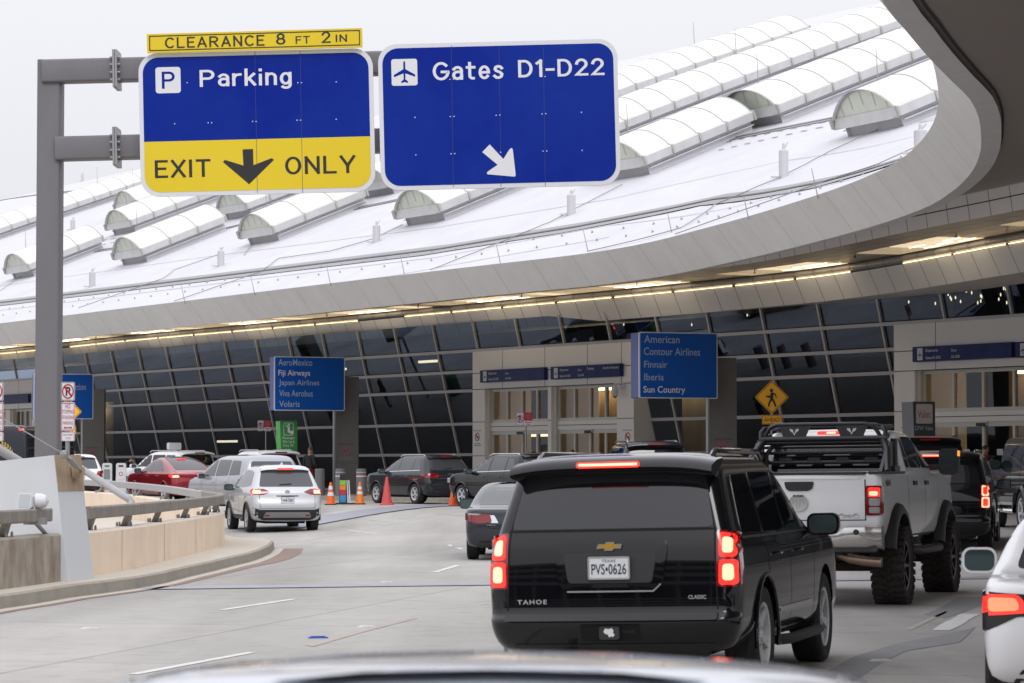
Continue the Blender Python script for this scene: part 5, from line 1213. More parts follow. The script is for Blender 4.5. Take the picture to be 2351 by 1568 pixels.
def ring(l, LN, ya, yc, tp):
    w, rr, rf = l['w'], min(l['rr'], l['w'] * .7), min(l['rf'], l['w'] * .7); ym = LN * .48
    sx = lambda y: w * (1 - tp * (2 * (y - ym) / LN) ** 2 * (1.0))
    bc = l['br'] * ((w - rr) / w) ** 2; fc = l['bf'] * ((w - rf) / w) ** 2
    y0, y1 = l['yr'] + bc + rr, l['yf'] - fc - rf
    if y1 < y0 + .1: m = (y0 + y1) / 2; y0, y1 = m - .05, m + .05
    a = min(max(l['ya'] if l['ya'] is not None else ya, y0 + .02), y1 - .06); c = max(min(l['yc'] if l['yc'] is not None else yc, y1 - .02), a + .03)
    w0, w1 = sx(y0), sx(y1); pts = []
    for k in range(NR): x = (w0 - rr) * k / NR; pts.append((x, l['yr'] + l['br'] * (x / w) ** 2))
    for k in range(NC + 1): t = R(-90 + 90 * k / NC); pts.append((w0 - rr + rr * math.cos(t), y0 + rr * math.sin(t)))
    for k in range(1, NA + 1): y = y0 + (a - y0) * k / NA; pts.append((sx(y), y))
    for k in range(1, NM + 1): y = a + (c - a) * k / NM; pts.append((sx(y), y))
    for k in range(1, NFZ): y = c + (y1 - c) * k / NFZ; pts.append((sx(y), y))
    for k in range(NC + 1): t = R(90 * k / NC); pts.append((w1 - rf + rf * math.cos(t), y1 + rf * math.sin(t)))
    for k in range(NR - 1, -1, -1): x = (w1 - rf) * k / NR; pts.append((x, l['yf'] - l['bf'] * (x / w) ** 2))
    return pts
def shell(levels, LN, ya, yc, tp=.03, sc3=(1, 1, 1), arches=(), sub=1, cut_x=.5):
    """closed body from level outlines, softened, with wheel openings cut; returns mesh data (material 0 paint, 1 dark)"""
    rings = [ring(l, LN, ya, yc, tp) for l in levels]; n = len(rings[0]); N2 = 2 * n - 2
    vs = []
    for rg, l in zip(rings, levels):
        vs += [(x * sc3[0], y * sc3[1], l['z'] * sc3[2]) for x, y in rg] + [(-x * sc3[0], y * sc3[1], l['z'] * sc3[2]) for x, y in reversed(rg[1:-1])]
    fs = []
    for i in range(len(rings) - 1):
        for j in range(N2): fs.append((i * N2 + j, i * N2 + (j + 1) % N2, (i + 1) * N2 + (j + 1) % N2, (i + 1) * N2 + j))
    def cap(b, flip):
        for j in range(n - 1):
            r0, r1 = b + j, b + j + 1; l0 = b + (N2 - j) % N2; l1 = b + (N2 - j - 1) % N2
            f = [r0, r1, l1, l0] if j not in (0, n - 2) else ([r0, r1, l1] if j == 0 else [r0, r1, l0])
            fs.append(tuple(f if flip else reversed(f)))
    cap(0, False); cap((len(rings) - 1) * N2, True)
    me = bpy.data.meshes.new('shell'); me.from_pydata(vs, [], fs); me.materials.append(None); me.materials.append(None)
    bm = bmesh.new(); bm.from_mesh(me); bmesh.ops.recalc_face_normals(bm, faces=bm.faces); bm.to_mesh(me); bm.free()
    o = bpy.data.objects.new('tmp', me); COL.objects.link(o)
    if sub: md = o.modifiers.new('s', 'SUBSURF'); md.levels = sub; md.render_levels = sub
    tmp = []
    if arches:
        mb = MB()
        for (y, z, r, side, x0, x1) in arches:
            T = Matrix.Translation((0, y, z)) @ Matrix.Rotation(R(90), 4, 'Y')
            n_ = 28; T2 = T
            mb.prism([(r * math.cos(2 * math.pi * k / n_), r * math.sin(2 * math.pi * k / n_)) for k in range(n_)], side * x0, side * x1, T2)
        cu = mb.build('cut', [M_under]); tmp.append(cu)
        md = o.modifiers.new('b', 'BOOLEAN'); md.operation = 'DIFFERENCE'; md.object = cu; md.solver = 'EXACT'
        for p in cu.data.polygons: p.material_index = 0
        cu.data.materials.clear(); cu.data.materials.append(None); cu.data.materials.append(M_under)
        for p in cu.data.polygons: p.material_index = 1
    bpy.context.view_layer.update()
    out_ = bpy.data.meshes.new_from_object(o.evaluated_get(bpy.context.evaluated_depsgraph_get()))
    for t in tmp: bpy.data.objects.remove(t)
    bpy.data.objects.remove(o)
    return out_
def finish(me, name, mats, parent, ang=38):
    me.materials.clear()
    me.name = name; o = link(name, me, parent, mats); me.shade_smooth(); me.set_sharp_from_angle(angle=R(ang)); return o
class Skin:
    ymax = None
    def __init__(s, me): s.t = BVHTree.FromPolygons([v.co.copy() for v in me.vertices], [tuple(p.vertices) for p in me.polygons])
    VW = {'R': (Vector((0, 1, 0)), lambda a, b: Vector((a, -3, b))), 'F': (Vector((0, -1, 0)), lambda a, b: Vector((a, 14, b))), 'S': (Vector((-1, 0, 0)), lambda a, b: Vector((4, a, b))), 'L': (Vector((1, 0, 0)), lambda a, b: Vector((-4, a, b))), 'T': (Vector((0, 0, -1)), lambda a, b: Vector((a, b, 6)))}
    def hit(s, view, a, b, off):
        d, f = s.VW[view]; h = s.t.ray_cast(f(a, b), d)
        bad = lambda h: h[0] is None or (s.ymax is not None and view == 'R' and h[0].y > s.ymax) or (view in 'SL' and abs(h[0].x) < .5)
        if bad(h):
            p = f(a, b); h2 = None
            for k in range(1, 12):
                for da, db in ((0, -.02 * k), (0, .02 * k), (-.02 * k * (1 if a > 0 else -1), 0), (.02 * k, 0)):
                    h2 = s.t.ray_cast(f(a + da, b + db), d)
                    if not bad(h2): break
                if not bad(h2): break
            if h2 is None or h2[0] is None: return f(a, b) + d * 3
            q = f(a, b); t = (h2[0] - q).dot(d); return q + d * (t - off)
        return h[0] - d * off
    def patch(s, view, poly, m, parent, name, off=.005, depth=.03, step=.09, mirror=False, flat=None):
        d = s.VW[view][0]; bm = bmesh.new()
        f = bm.faces.new([bm.verts.new((p[0], p[1], 0)) for p in poly])
        for ax in (0, 1):
            lo, hi = min(p[ax] for p in poly), max(p[ax] for p in poly); k = math.ceil(lo / step)
            while k * step < hi:
                co = [0, 0, 0]; co[ax] = k * step; no = [0, 0, 0]; no[ax] = 1
                bmesh.ops.bisect_plane(bm, geom=bm.verts[:] + bm.edges[:] + bm.faces[:], plane_co=co, plane_no=no, dist=1e-5); k += 1
        bmesh.ops.triangulate(bm, faces=[f for f in bm.faces if len(f.verts) > 4])
        if flat is not None:
            hs = [s.hit(view, v.co.x, v.co.y, off) for v in bm.verts]
        for v in bm.verts: v.co = s.hit(view, v.co.x, v.co.y, off)
        be = [e for e in bm.edges if len(e.link_faces) == 1]
        r = bmesh.ops.extrude_edge_only(bm, edges=be)
        for v in r['geom']:
            if isinstance(v, bmesh.types.BMVert): v.co += d * (depth + off)
        bmesh.ops.recalc_face_normals(bm, faces=bm.faces)
        c = sum(((fc.normal.dot(d)) * fc.calc_area() for fc in bm.faces if abs(fc.normal.dot(d)) > .3), 0.0)
        if c > 0: bmesh.ops.reverse_faces(bm, faces=bm.faces)
        me = bpy.data.meshes.new(name); bm.to_mesh(me); bm.free(); me.shade_smooth(); me.set_sharp_from_angle(angle=R(40))
        return link(name, me, parent, [m])
    def line(s, view, pts, wd, m, parent, name='panel_gap', off=.0025):
        mb = MB(); ra, rb = [], []; P = []
        for i in range(len(pts) - 1):
            a, b = Vector(pts[i]), Vector(pts[i + 1]); k = max(1, int((b - a).length / .08)); P += [a.lerp(b, j / k) for j in range(k)]
        P.append(Vector(pts[-1]))
        for i, p in enumerate(P):
            t = (P[min(i + 1, len(P) - 1)] - P[max(i - 1, 0)]).normalized(); n = Vector((-t.y, t.x)) * wd / 2
            ra.append(s.hit(view, p.x - n.x, p.y - n.y, off)); rb.append(s.hit(view, p.x + n.x, p.y + n.y, off))
        mb.grid([ra, rb]); return mb.build(name, m, parent)
def mir(poly): return [(-x, y) for x, y in reversed(poly)]
WCACHE = {}
def wheel(parent, x, y, r, wd, style='alloy', mt=None, name='wheel', rimr=None):
    key = (round(r, 3), round(wd, 3), style)
    if key not in WCACHE:
        T = Matrix.Rotation(R(90), 4, 'Y'); mb = MB(); h = wd / 2; ri = rimr or r * .66
        mb.lathe([(ri, -h * .85), (r * .86, -h), (r * .95, -h * .93), (r, -h * .72), (r, -h * .36), (r * .985, -h * .34), (r * .985, -h * .28), (r, -h * .26), (r, h * .26), (r * .985, h * .28), (r * .985, h * .34), (r, h * .36), (r, h * .72), (r * .95, h * .93), (r * .86, h), (ri, h * .85)], 36, T, False)
        mb.lathe([(ri, h * .85), (ri * .97, -h * .2), (0, -h * .2)], 24, T, False)
        if style == 'mud':
            for k in range(30):
                for s_ in (-1, 1):
                    a = 2 * math.pi * (k + .5 * (s_ > 0)) / 30; Tk = T @ Matrix.Rotation(a, 4, 'Z')
                    mb.box((r + .008, 0, s_ * h * .62), (.03, r * .13, h * .62), Tk); mb.box((r * .95, 0, s_ * h * .97), (.10, r * .11, .03), Tk)
                    mb.box((r + .006, r * .05, s_ * h * .18), (.024, r * .12, h * .30), Tk)
        ty = mb.build('wheel', mt or M_tyre, None, True, 30); mt_ = ty.data
        rb = MB(); z = h * .80
        rb.lathe([(ri * 1.0, z), (ri * 1.0, z + .012), (ri * .90, z + .004), (ri * .89, z - .05)], 32, T, False)
        rb.lathe([(ri * .20, z - .03), (ri * .16, z - .005), (0, z)], 14, T, False)
        ns = 5 if style != 'mud' else 8
        for k in range(ns):
            for dx in ((-.10, .10) if style != 'mud' else (0,)):
                a = 2 * math.pi * k / ns + dx; Tk = T @ Matrix.Rotation(a, 4, 'Z'); w1 = ri * .055
                rb.hexa([Tk @ Vector(p) for p in ((ri * .12, -w1, z - .07), (ri * .93, -w1 * 1.2, z - .05), (ri * .93, w1 * 1.2, z - .05), (ri * .12, w1, z - .07), (ri * .12, -w1, z - .02), (ri * .93, -w1 * 1.2, z), (ri * .93, w1 * 1.2, z), (ri * .12, w1, z - .02))])
        for k in range(5): a = 2 * math.pi * (k + .5) / 5; rb.lathe([(.014, z - .04), (.012, z - .01)], 6, T @ Matrix.Translation((ri * .17 * math.cos(a) * 1.6, ri * .17 * math.sin(a) * 1.6, 0)))
        rm = rb.build('rim', M_alloy if style == 'alloy' else M_adark, None, True, 30); WCACHE[key] = (mt_, rm.data)
        bpy.data.objects.remove(ty); bpy.data.objects.remove(rm)
    tm, rm = WCACHE[key]; o = bpy.data.objects.new(name, tm); COL.objects.link(o); o.parent = parent; o.location = (x, y, r)
    if x < 0: o.rotation_euler = (0, 0, math.pi)
    q = bpy.data.objects.new('rim', rm); COL.objects.link(q); q.parent = o
    return o
def mirror_(parent, x, y, z, m, w_=.26, h_=.18, d=.12, glass=True):
    s = 1 if x > 0 else -1; T = Matrix.Translation((x + s * w_ / 2, y, z)) @ Matrix.Rotation(R(90), 4, 'X'); mb = MB()
    P0_, P1_ = rrect(w_, h_, h_ * .35, 5), rrect(w_ * .8, h_ * .8, h_ * .3, 5); n_ = len(P0_)
    vs = [(a, b, d * .35) for a, b in P0_] + [(a, b, -d * .2) for a, b in P0_] + [(a * 1.0, b, -d * .65) for a, b in P1_]
    mb.add(vs, [tuple(range(n_))] + [(i, (i + 1) % n_, k * n_ + n_ + (i + 1) % n_, k * n_ + n_ + i) if k == 0 else (n_ + i, n_ + (i + 1) % n_, 2 * n_ + (i + 1) % n_, 2 * n_ + i) for k in (0, 1) for i in range(n_)] + [tuple(range(3 * n_ - 1, 2 * n_ - 1, -1))], T)
    mb.box((-s * (w_ / 2 + .05), -h_ * .28, -d * .1), (.16, .06, .07), T)
    o = mb.build('side_mirror', m, parent, True, 50)
    if glass: g = MB(); g.prism(rrect(w_ * .86, h_ * .82, h_ * .28, 5), d * .35 + .002, d * .35 + .006, T); g.build('mirror_glass', M_mirror, o)
    return o
def plate(parent, x, z, y, txt, tilt=0.0, w_=.32, h_=.165, header='TEXAS', nx=0.0):
    M = frame(Vector((x, y, z)), Vector((1, 0, 0)), Vector((0, math.sin(tilt), math.cos(tilt)))); mb = MB(); mb.prism(rrect(w_, h_, .012, 3), -.012, 0, M); o = mb.build('number_plate', M_pl, parent)
    mb = MB(); mb.ring_prism(rrect(w_ + .012, h_ + .012, .016, 3), rrect(w_ - .012, h_ - .012, .01, 3), -.013, .003, M); mb.build('plate_frame', M_badge, o)
    text(txt, -w_ * .43, -h_ * .30, w_ * .86, h_ * .5, M, M_pltx, o, off=.002, bold=.012, name='plate_text')
    if header: text(header, -w_ * .17, h_ * .27, w_ * .34, h_ * .13, M, M_pltx, o, off=.002, name='plate_text')
    return o
def rails(parent, x, y0, y1, z, m, r=.022, sag=.0):
    for s in (-1, 1):
        mb = MB(); mb.tube([(s * x, y0, z - .05), (s * x, y0 + .12, z), (s * x, (y0 + y1) / 2, z + sag), (s * x, y1 - .15, z), (s * x, y1, z - .06)], r, 8); mb.build('roof_rail', m, parent, True)
def side_windows(sk, polys, m, parent, trim=None):
    for v in ('S', 'L'):
        for P in polys:
            sk.patch(v, rpoly(P, .05, 3), m, parent, 'side_window', .004, .02, .12)
        if trim: sk.line(v, trim[0], trim[1], trim[2], parent, 'window_trim', .006)
def arch4(ya, yb, r, z, w, k=.42): return [(y, z, r, s, w - k, w + .2) for y in (ya, yb) for s in (-1, 1)]
def place(root, px, Y, yaw, roll=0.0, z=None):
    """rear middle of the vehicle at picture column px and distance Y; yaw to the right positive"""
    X = (px - CX) / FPX * Y; root.location = (X, Y, ground(X, Y) if z is None else z); root.rotation_euler = (0, -roll, -yaw)
SUV_L = [lev(.30, .30, 4.85, .84, .1, .25, .03), lev(.36, .10, 5.04, .95, .12), lev(.48, .03, 5.14, 1.0, .15), lev(.56, 0, 5.17, 1.015, .17), lev(.605, .005, 5.17, 1.015, .17), lev(.625, .05, 5.17, 1.015, .16), lev(.66, .065, 5.16, 1.018, .14), lev(.85, .065, 5.14, 1.022, .13), lev(1.02, .075, 5.09, 1.018, .13), lev(1.11, .085, 4.98, 1.005, .13), lev(1.15, .09, 4.80, .99, .13), lev(1.19, .10, 3.62, .972, .13, .3, ya=.5), lev(1.40, .17, 3.38, .915, .13, .3), lev(1.60, .25, 3.05, .865, .14, .3), lev(1.72, .295, 2.82, .83, .15, .3), lev(1.79, .31, 2.62, .795, .16, .35), lev(1.835, .33, 2.40, .74, .18, .4), lev(1.86, .45, 2.15, .62, .2, .4), lev(1.87, .7, 1.9, .40, .2, .3)]
SUV_W = [[(.50, 1.23), (1.28, 1.22), (1.28, 1.69), (.66, 1.68)], [(1.36, 1.22), (2.24, 1.22), (2.24, 1.70), (1.36, 1.70)], [(2.33, 1.22), (3.36, 1.22), (3.30, 1.28), (2.80, 1.66), (2.33, 1.70)]]
def generic_front(sk, L_, W_, zb, p, sc3=(1, 1, 1)):
    sk.patch('F', [(-.6 * W_, zb + .06), (.6 * W_, zb + .06), (.55 * W_, zb + .42), (-.55 * W_, zb + .42)], M_win, p, 'windscreen')
    for s in (1, -1):
        P = [(.55 * W_, zb - .30), (.9 * W_, zb - .28), (.9 * W_, zb - .14), (.55 * W_, zb - .18)]; sk.patch('F', P if s > 0 else mir(P), M_head, p, 'headlight')
    sk.patch('F', rpoly([(-.45 * W_, zb - .42), (.45 * W_, zb - .42), (.42 * W_, zb - .14), (-.42 * W_, zb - .14)], .06), M_trim, p, 'grille')
# ---------------------------------------------------------------- full-size SUV
def big_suv(name, label, pt, lit=True, detail=False, plate_txt='PVS•0626', sc3=(1, 1, 1), trimm=None, windows=None, rear_glass=None, lights='stack', rail_m=None, cat='suv'):
    r = empty(name); trimm = trimm or M_trim
    me = shell(SUV_L, 5.17, .9, 3.62, .025, sc3, arch4(1.16 * sc3[1], 4.11 * sc3[1], .475, .40, 1.02 * sc3[0])); sk = Skin(me)
    finish(me, 'body', [pt, M_under], r)
    mb = MB(); mb.box((0, 2.6, .40), (1.1, 4.4, .30)); mb.build('underbody', M_under, r)
    X, Y_, Z = sc3
    S2 = lambda P: [(a * Y_, b * Z) for a, b in P]; R2 = lambda P: [(a * X, b * Z) for a, b in P]
    side_windows(sk, [S2(P) for P in SUV_W], windows or M_win, r, (S2([(.45, 1.195), (3.42, 1.195)]), .02, trimm) if detail else None)
    sk.patch('R', rpoly(R2([(-.80, 1.285), (.80, 1.285), (.715, 1.70), (-.715, 1.70)]), .05, 4), rear_glass or M_win, r, 'rear_window', .006)
    for s in (1, -1):
        f = (lambda P: P) if s > 0 else mir
        sk.ymax = .40
        # tail lamps wrap round the corner: one patch on the back, one on the side
        up, lo = R2([(.845, 1.055), (.975, 1.055), (.965, 1.225), (.845, 1.25)]), R2([(.84, .845), (.985, .845), (.98, 1.035), (.845, 1.035)])
        base = R2([(.825, .83), (1.0, .83), (.985, 1.245), (.825, 1.265)])
        t = sk.patch('R', f(rpoly(base, .02, 2)), M_lens, r, 'tail_light', .006, .05, .05)
        sk.patch('S' if s > 0 else 'L', rpoly(S2([(.19, .84), (.28, .86), (.31, 1.22), (.21, 1.25)]), .02, 2), M_lens, t, 'side_lens', .004, .02, .05)
        if lit:
            if lights == 'stack':
                for P in (up, lo):
                    sk.patch('R', f(rpoly(P, .03, 3)), M_lit, t, 'lamp', .010, .02, .05)
                    cx_, cz = sum(p[0] for p in P) / 4, sum(p[1] for p in P) / 4
                    sk.patch('R', f(rpoly([(cx_ + (p[0] - cx_) * .60, cz + (p[1] - cz) * .66) for p in P], .03, 3)), M_hot, t, 'lamp_core', .014, .02, .04)
            else:
                for P in (up, lo):
                    cx_, cz = sum(p[0] for p in P) / 4, sum(p[1] for p in P) / 4
                    sk.patch('R', f(rpoly(P, .03, 3)), M_hot, t, 'lamp', .010, .02, .05)
                    sk.patch('R', f(rpoly([(cx_ + (p[0] - cx_) * .62, cz + (p[1] - cz) * .70) for p in P], .03, 3)), M_lit, t, 'lamp_core', .014, .02, .04)
    sk.ymax = None
    # spoiler with the high brake lamp
    z0 = 1.765 * Z; mb = MB(); rows = []
    for yy, zz in ((.35, 1.70), (.10, 1.735), (.075, 1.755), (.09, 1.80), (.30, 1.845), (.55, 1.862)):
        rows.append([Vector((x * X, (yy + .05 * (x / .8) ** 2) * Y_, (zz - .045 * (x / .8) ** 4) * Z)) for x in [(-.80 + 1.6 * k / 14) for k in range(15)]])
    mb.grid(rows)
    for e in (0, -1): mb.add([rw[e] for rw in rows], [tuple(range(len(rows)))])
    sp = mb.build('spoiler', pt, r, True, 60)
    mb = MB(); mb.prism(rrect(.50 * X, .045, .02, 4), -.01, .004, frame(Vector((0, .074 * Y_, 1.777 * Z)), Vector((1, 0, 0)), Vector((0, .25, 1)))); mb.build('brake_lamp', M_lit if lit else M_lens, sp)
    if lit: mb = MB(); mb.prism(rrect(.47 * X, .02, .01, 3), .004, .008, frame(Vector((0, .074 * Y_, 1.777 * Z)), Vector((1, 0, 0)), Vector((0, .25, 1)))); mb.build('lamp_core', M_hot, sp)
    # bumper
    sk.patch('R', rpoly(R2([(-.84, .585), (.84, .585), (.84, .64), (-.84, .64)]), .02, 2), M_trim, r, 'bumper_step', .05, .05)
    sk.patch('R', rpoly(R2([(-.7, .28), (.7, .28), (.80, .40), (-.80, .40)]), .03, 2), M_trim, r, 'lower_bumper', .006, .03)
    # tailgate seams and number plate recess
    sk.line('R', R2([(-.83, .66), (-.81, 1.26), (-.70, 1.74)]), .012, M_gap, r); sk.line('R', R2([(.83, .66), (.81, 1.26), (.70, 1.74)]), .012, M_gap, r); sk.line('R', R2([(-.82, 1.272), (.82, 1.272)]), .016, M_gap, r)
    if detail:
        rec = [(-.42, 1.19), (-.44, 1.12), (-.39, .86), (-.33, .80), (.33, .80), (.39, .86), (.44, 1.12), (.42, 1.19), (.36, 1.205), (-.36, 1.205)]
        sk.patch('R', rpoly(R2([(x * 1.03, (z - 1.0) * 1.04 + 1.0) for x, z in rec]), .03, 3), pt, r, 'tailgate_surround', .022, .03)
        sk.patch('R', rpoly(R2([(-.37, 1.10), (-.33, .87), (.33, .87), (.37, 1.10)]), .03, 3), M_trim, r, 'plate_recess', .026, .01)
        sk.patch('R', rpoly(R2([(-.15, .835), (.15, .835), (.13, .865), (-.13, .865)]), .01, 2), M_gap, r, 'tailgate_pull', .025, .01)
        sk.line('R', R2([(-.34, .805), (.34, .805), (.40, .86)]), .012, M_badge, r, 'trim_line', .024)
        M = frame(Vector((0, .05, 1.15)), Vector((1, 0, 0)), Vector((0, .05, 1))); mb = MB()
        mb.prism([(-.10, -.018), (-.035, -.018), (-.040, -.034), (.030, -.034), (.036, -.018), (.092, -.018), (.104, .018), (.040, .018), (.046, .034), (-.026, .034), (-.032, .018), (-.086, .018)], -.02, .004, M); e = mb.build('emblem', M_badge, r)
        mb = MB(); mb.prism([(-.036, -.011), (-.032, -.025), (.022, -.025), (.028, -.011), (.080, -.011), (.088, .012), (.036, .012), (.040, .025), (-.018, .025), (-.024, .012), (-.074, .012), (-.086, -.011)][:12], .004, .007, M); mb.build('emblem_inlay', M_gold_, e)
        M = frame(Vector((0, .056, .73)), Vector((1, 0, 0)), Vector((0, 0, 1))); text('TAHOE', -.74, -.018, .235, .036, M, M_badge, r, off=.004, bold=.03, name='badge', space=1.25)
        M = frame(Vector((0, .060, .75)), Vector((1, 0, 0)), Vector((0, 0, 1))); text('CLASSIC', .61, -.01, .14, .03, M, M_badge, r, off=.004, bold=.02, name='badge')
        sk.patch('R', rpoly(R2([(-.235, .425), (.235, .425), (.235, .555), (-.235, .555)]), .02, 2), M_gap, r, 'hitch_cover', .008, .02)
        mb = MB(); M = frame(Vector((0, -.012, .49)), Vector((1, 0, 0)), Vector((0, 0, 1))); mb.prism(rrect(.16, .10, .02, 3), -.03, .002, M); h_ = mb.build('hitch_plate', M_trim, r)
        mb = MB(); mb.prism([(-.045, .01), (-.03, .035), (0, .03), (.02, .038), (.035, .02), (.03, 0), (.045, -.012), (.03, -.03), (.012, -.024), (0, -.034), (-.01, -.01), (-.03, -.006)], .002, .005, M); mb.build('hitch_sticker', M_lett, h_)
        text('TRAILER', .10, .0, .10, .018, M, M_adark, r, off=.003, name='badge')
        sk.line('S', [(1.32, .45), (1.32, 1.2)], .010, M_gap, r); sk.line('L', [(1.32, .45), (1.32, 1.2)], .010, M_gap, r)
        for v in ('S', 'L'):
            sk.line(v, [(1.30, 1.20), (1.30, .80), (1.55, .45), (2.28, .42), (2.28, 1.2)], .010, M_gap, r); sk.line(v, [(2.28, .42), (3.45, .42), (3.48, 1.15)], .010, M_gap, r)
            sk.patch(v, rpoly([(1.72, .565), (3.3, .565), (3.3, .60), (1.72, .60)], .01, 2), M_badge, r, 'door_moulding', .012, .02)
        for s in (-1, 1):
            mb = MB(); mb.tube([(s * .98, 1.75, .33), (s * 1.06, 1.95, .33), (s * 1.06, 3.35, .33), (s * .98, 3.5, .33)], .045, 8); mb.build('side_step', M_trim, r, True)
            for y in (1.55, 2.55): mb = MB(); mb.tube([(s * 1.01, y, 1.04), (s * 1.045, y + .04, 1.045), (s * 1.045, y + .16, 1.045), (s * 1.01, y + .2, 1.04)], .014, 6); mb.build('door_handle', pt, r, True)
        mb = MB(); mb.tube([(-.35, .5, .30), (-.35, -.0, .29)], .04, 10); mb.build('exhaust', M_steel, r)
    if plate_txt: plate(r, 0, .985 * Z, .025, plate_txt, .0)
    for y in (1.16 * Y_, 4.11 * Y_):
        for s in (-1, 1): wheel(r, s * .865 * X, y, .40, .28)
    for s in (-1, 1):
        mirror_(r, s * .99 * X, 3.35 * Y_, 1.24 * Z, pt if not detail else PB, .28, .19, .16)
        mb = MB(); ar = [(s * 1.015 * X, 1.16 * Y_ + .485 * math.cos(t), .40 + .485 * math.sin(t)) for t in [R(-12 + 204 * k / 14) for k in range(15)]]; mb.tube(ar, .018, 6); mb.build('wheel_arch', pt, r, True)
    rails(r, .70 * X, .65 * Y_, 2.7 * Y_, 1.872 * Z, rail_m or PB, .025)
    generic_front(sk, 5.17, 1.0, 1.19 * Z, r)
    return tag(r, label, cat)
car = big_suv('sport_utility_vehicle', 'large black SUV in the foreground with glowing brake lights and a white number plate', PB, True, True)
place(car, 1402, 21.75, R(15.5), R(1.35), -.02)
sv = big_suv('sport_utility_vehicle', 'black SUV with red outlined tail lamps right of the white pickup', PB, True, False, None, (1, 1, 1.03), lights='outline')
place(sv, 2146, 52.5, R(12.0), 0, .12)
sv = big_suv('sport_utility_vehicle', 'white SUV with black rear glass parked behind the red car', PW, False, False, None, (1, 1.02, 1.03), rail_m=M_badge); place(sv, 462, 119, R(-41))
mb = MB(); mb.prism(rrect(.62, .30, .06, 3, 0, .17), -.09, .09, Matrix.Translation((0, 2.0, 1.95)) @ Matrix.Rotation(R(90), 4, 'X')); tag(mb.build('taxi_sign', M_swhite, sv), None)
sv = big_suv('sport_utility_vehicle', 'white SUV with black rear glass under the green sign board', PW, False, False, None, (1, 1.02, 1.02), rail_m=M_badge); place(sv, 648, 111, R(-27))
sv = big_suv('sport_utility_vehicle', 'dark SUV whose grey roof rails rise behind the large black SUV', PDG, False, False, None, (1, 1, 1.06), rail_m=M_badge); place(sv, 1508, 80, R(-8))
sv = big_suv('sport_utility_vehicle', 'black SUV showing only its roof between pickup and tail lamps', PB, False, False, None, (1, 1, 1.10)); place(sv, 2135, 74, R(6))
sv = big_suv('sport_utility_vehicle', 'small dark SUV far left below the dark bus', PG, True, False, None, (.95, .95, .92)); place(sv, 85, 119, R(-14))
# ---------------------------------------------------------------- crossovers
CRO_L = [lev(.26, .28, 4.30, .78, .1, .25, .03), lev(.32, .12, 4.46, .87, .14), lev(.48, .03, 4.58, .905, .2), lev(.62, 0, 4.63, .918, .22), lev(.74, .02, 4.63, .92, .2), lev(.80, .05, 4.62, .918, .18), lev(.90, .07, 4.60, .918, .18), lev(.99, .08, 4.52, .91, .18), lev(1.04, .11, 4.30, .895, .18), lev(1.08, .15, 3.42, .88, .18, .3, ya=.5), lev(1.20, .24, 3.22, .835, .18, .3), lev(1.38, .36, 2.92, .765, .18, .3), lev(1.52, .46, 2.62, .70, .18, .3), lev(1.60, .50, 2.42, .645, .2, .35), lev(1.645, .58, 2.2, .56, .22, .4), lev(1.675, .85, 1.9, .38, .2, .3)]
CRO_W = [[(.60, 1.16), (1.13, 1.12), (1.13, 1.52), (.86, 1.48)], [(1.20, 1.12), (2.02, 1.10), (2.02, 1.545), (1.20, 1.53)], [(2.10, 1.10), (3.18, 1.10), (2.70, 1.42), (2.42, 1.53), (2.10, 1.545)]]
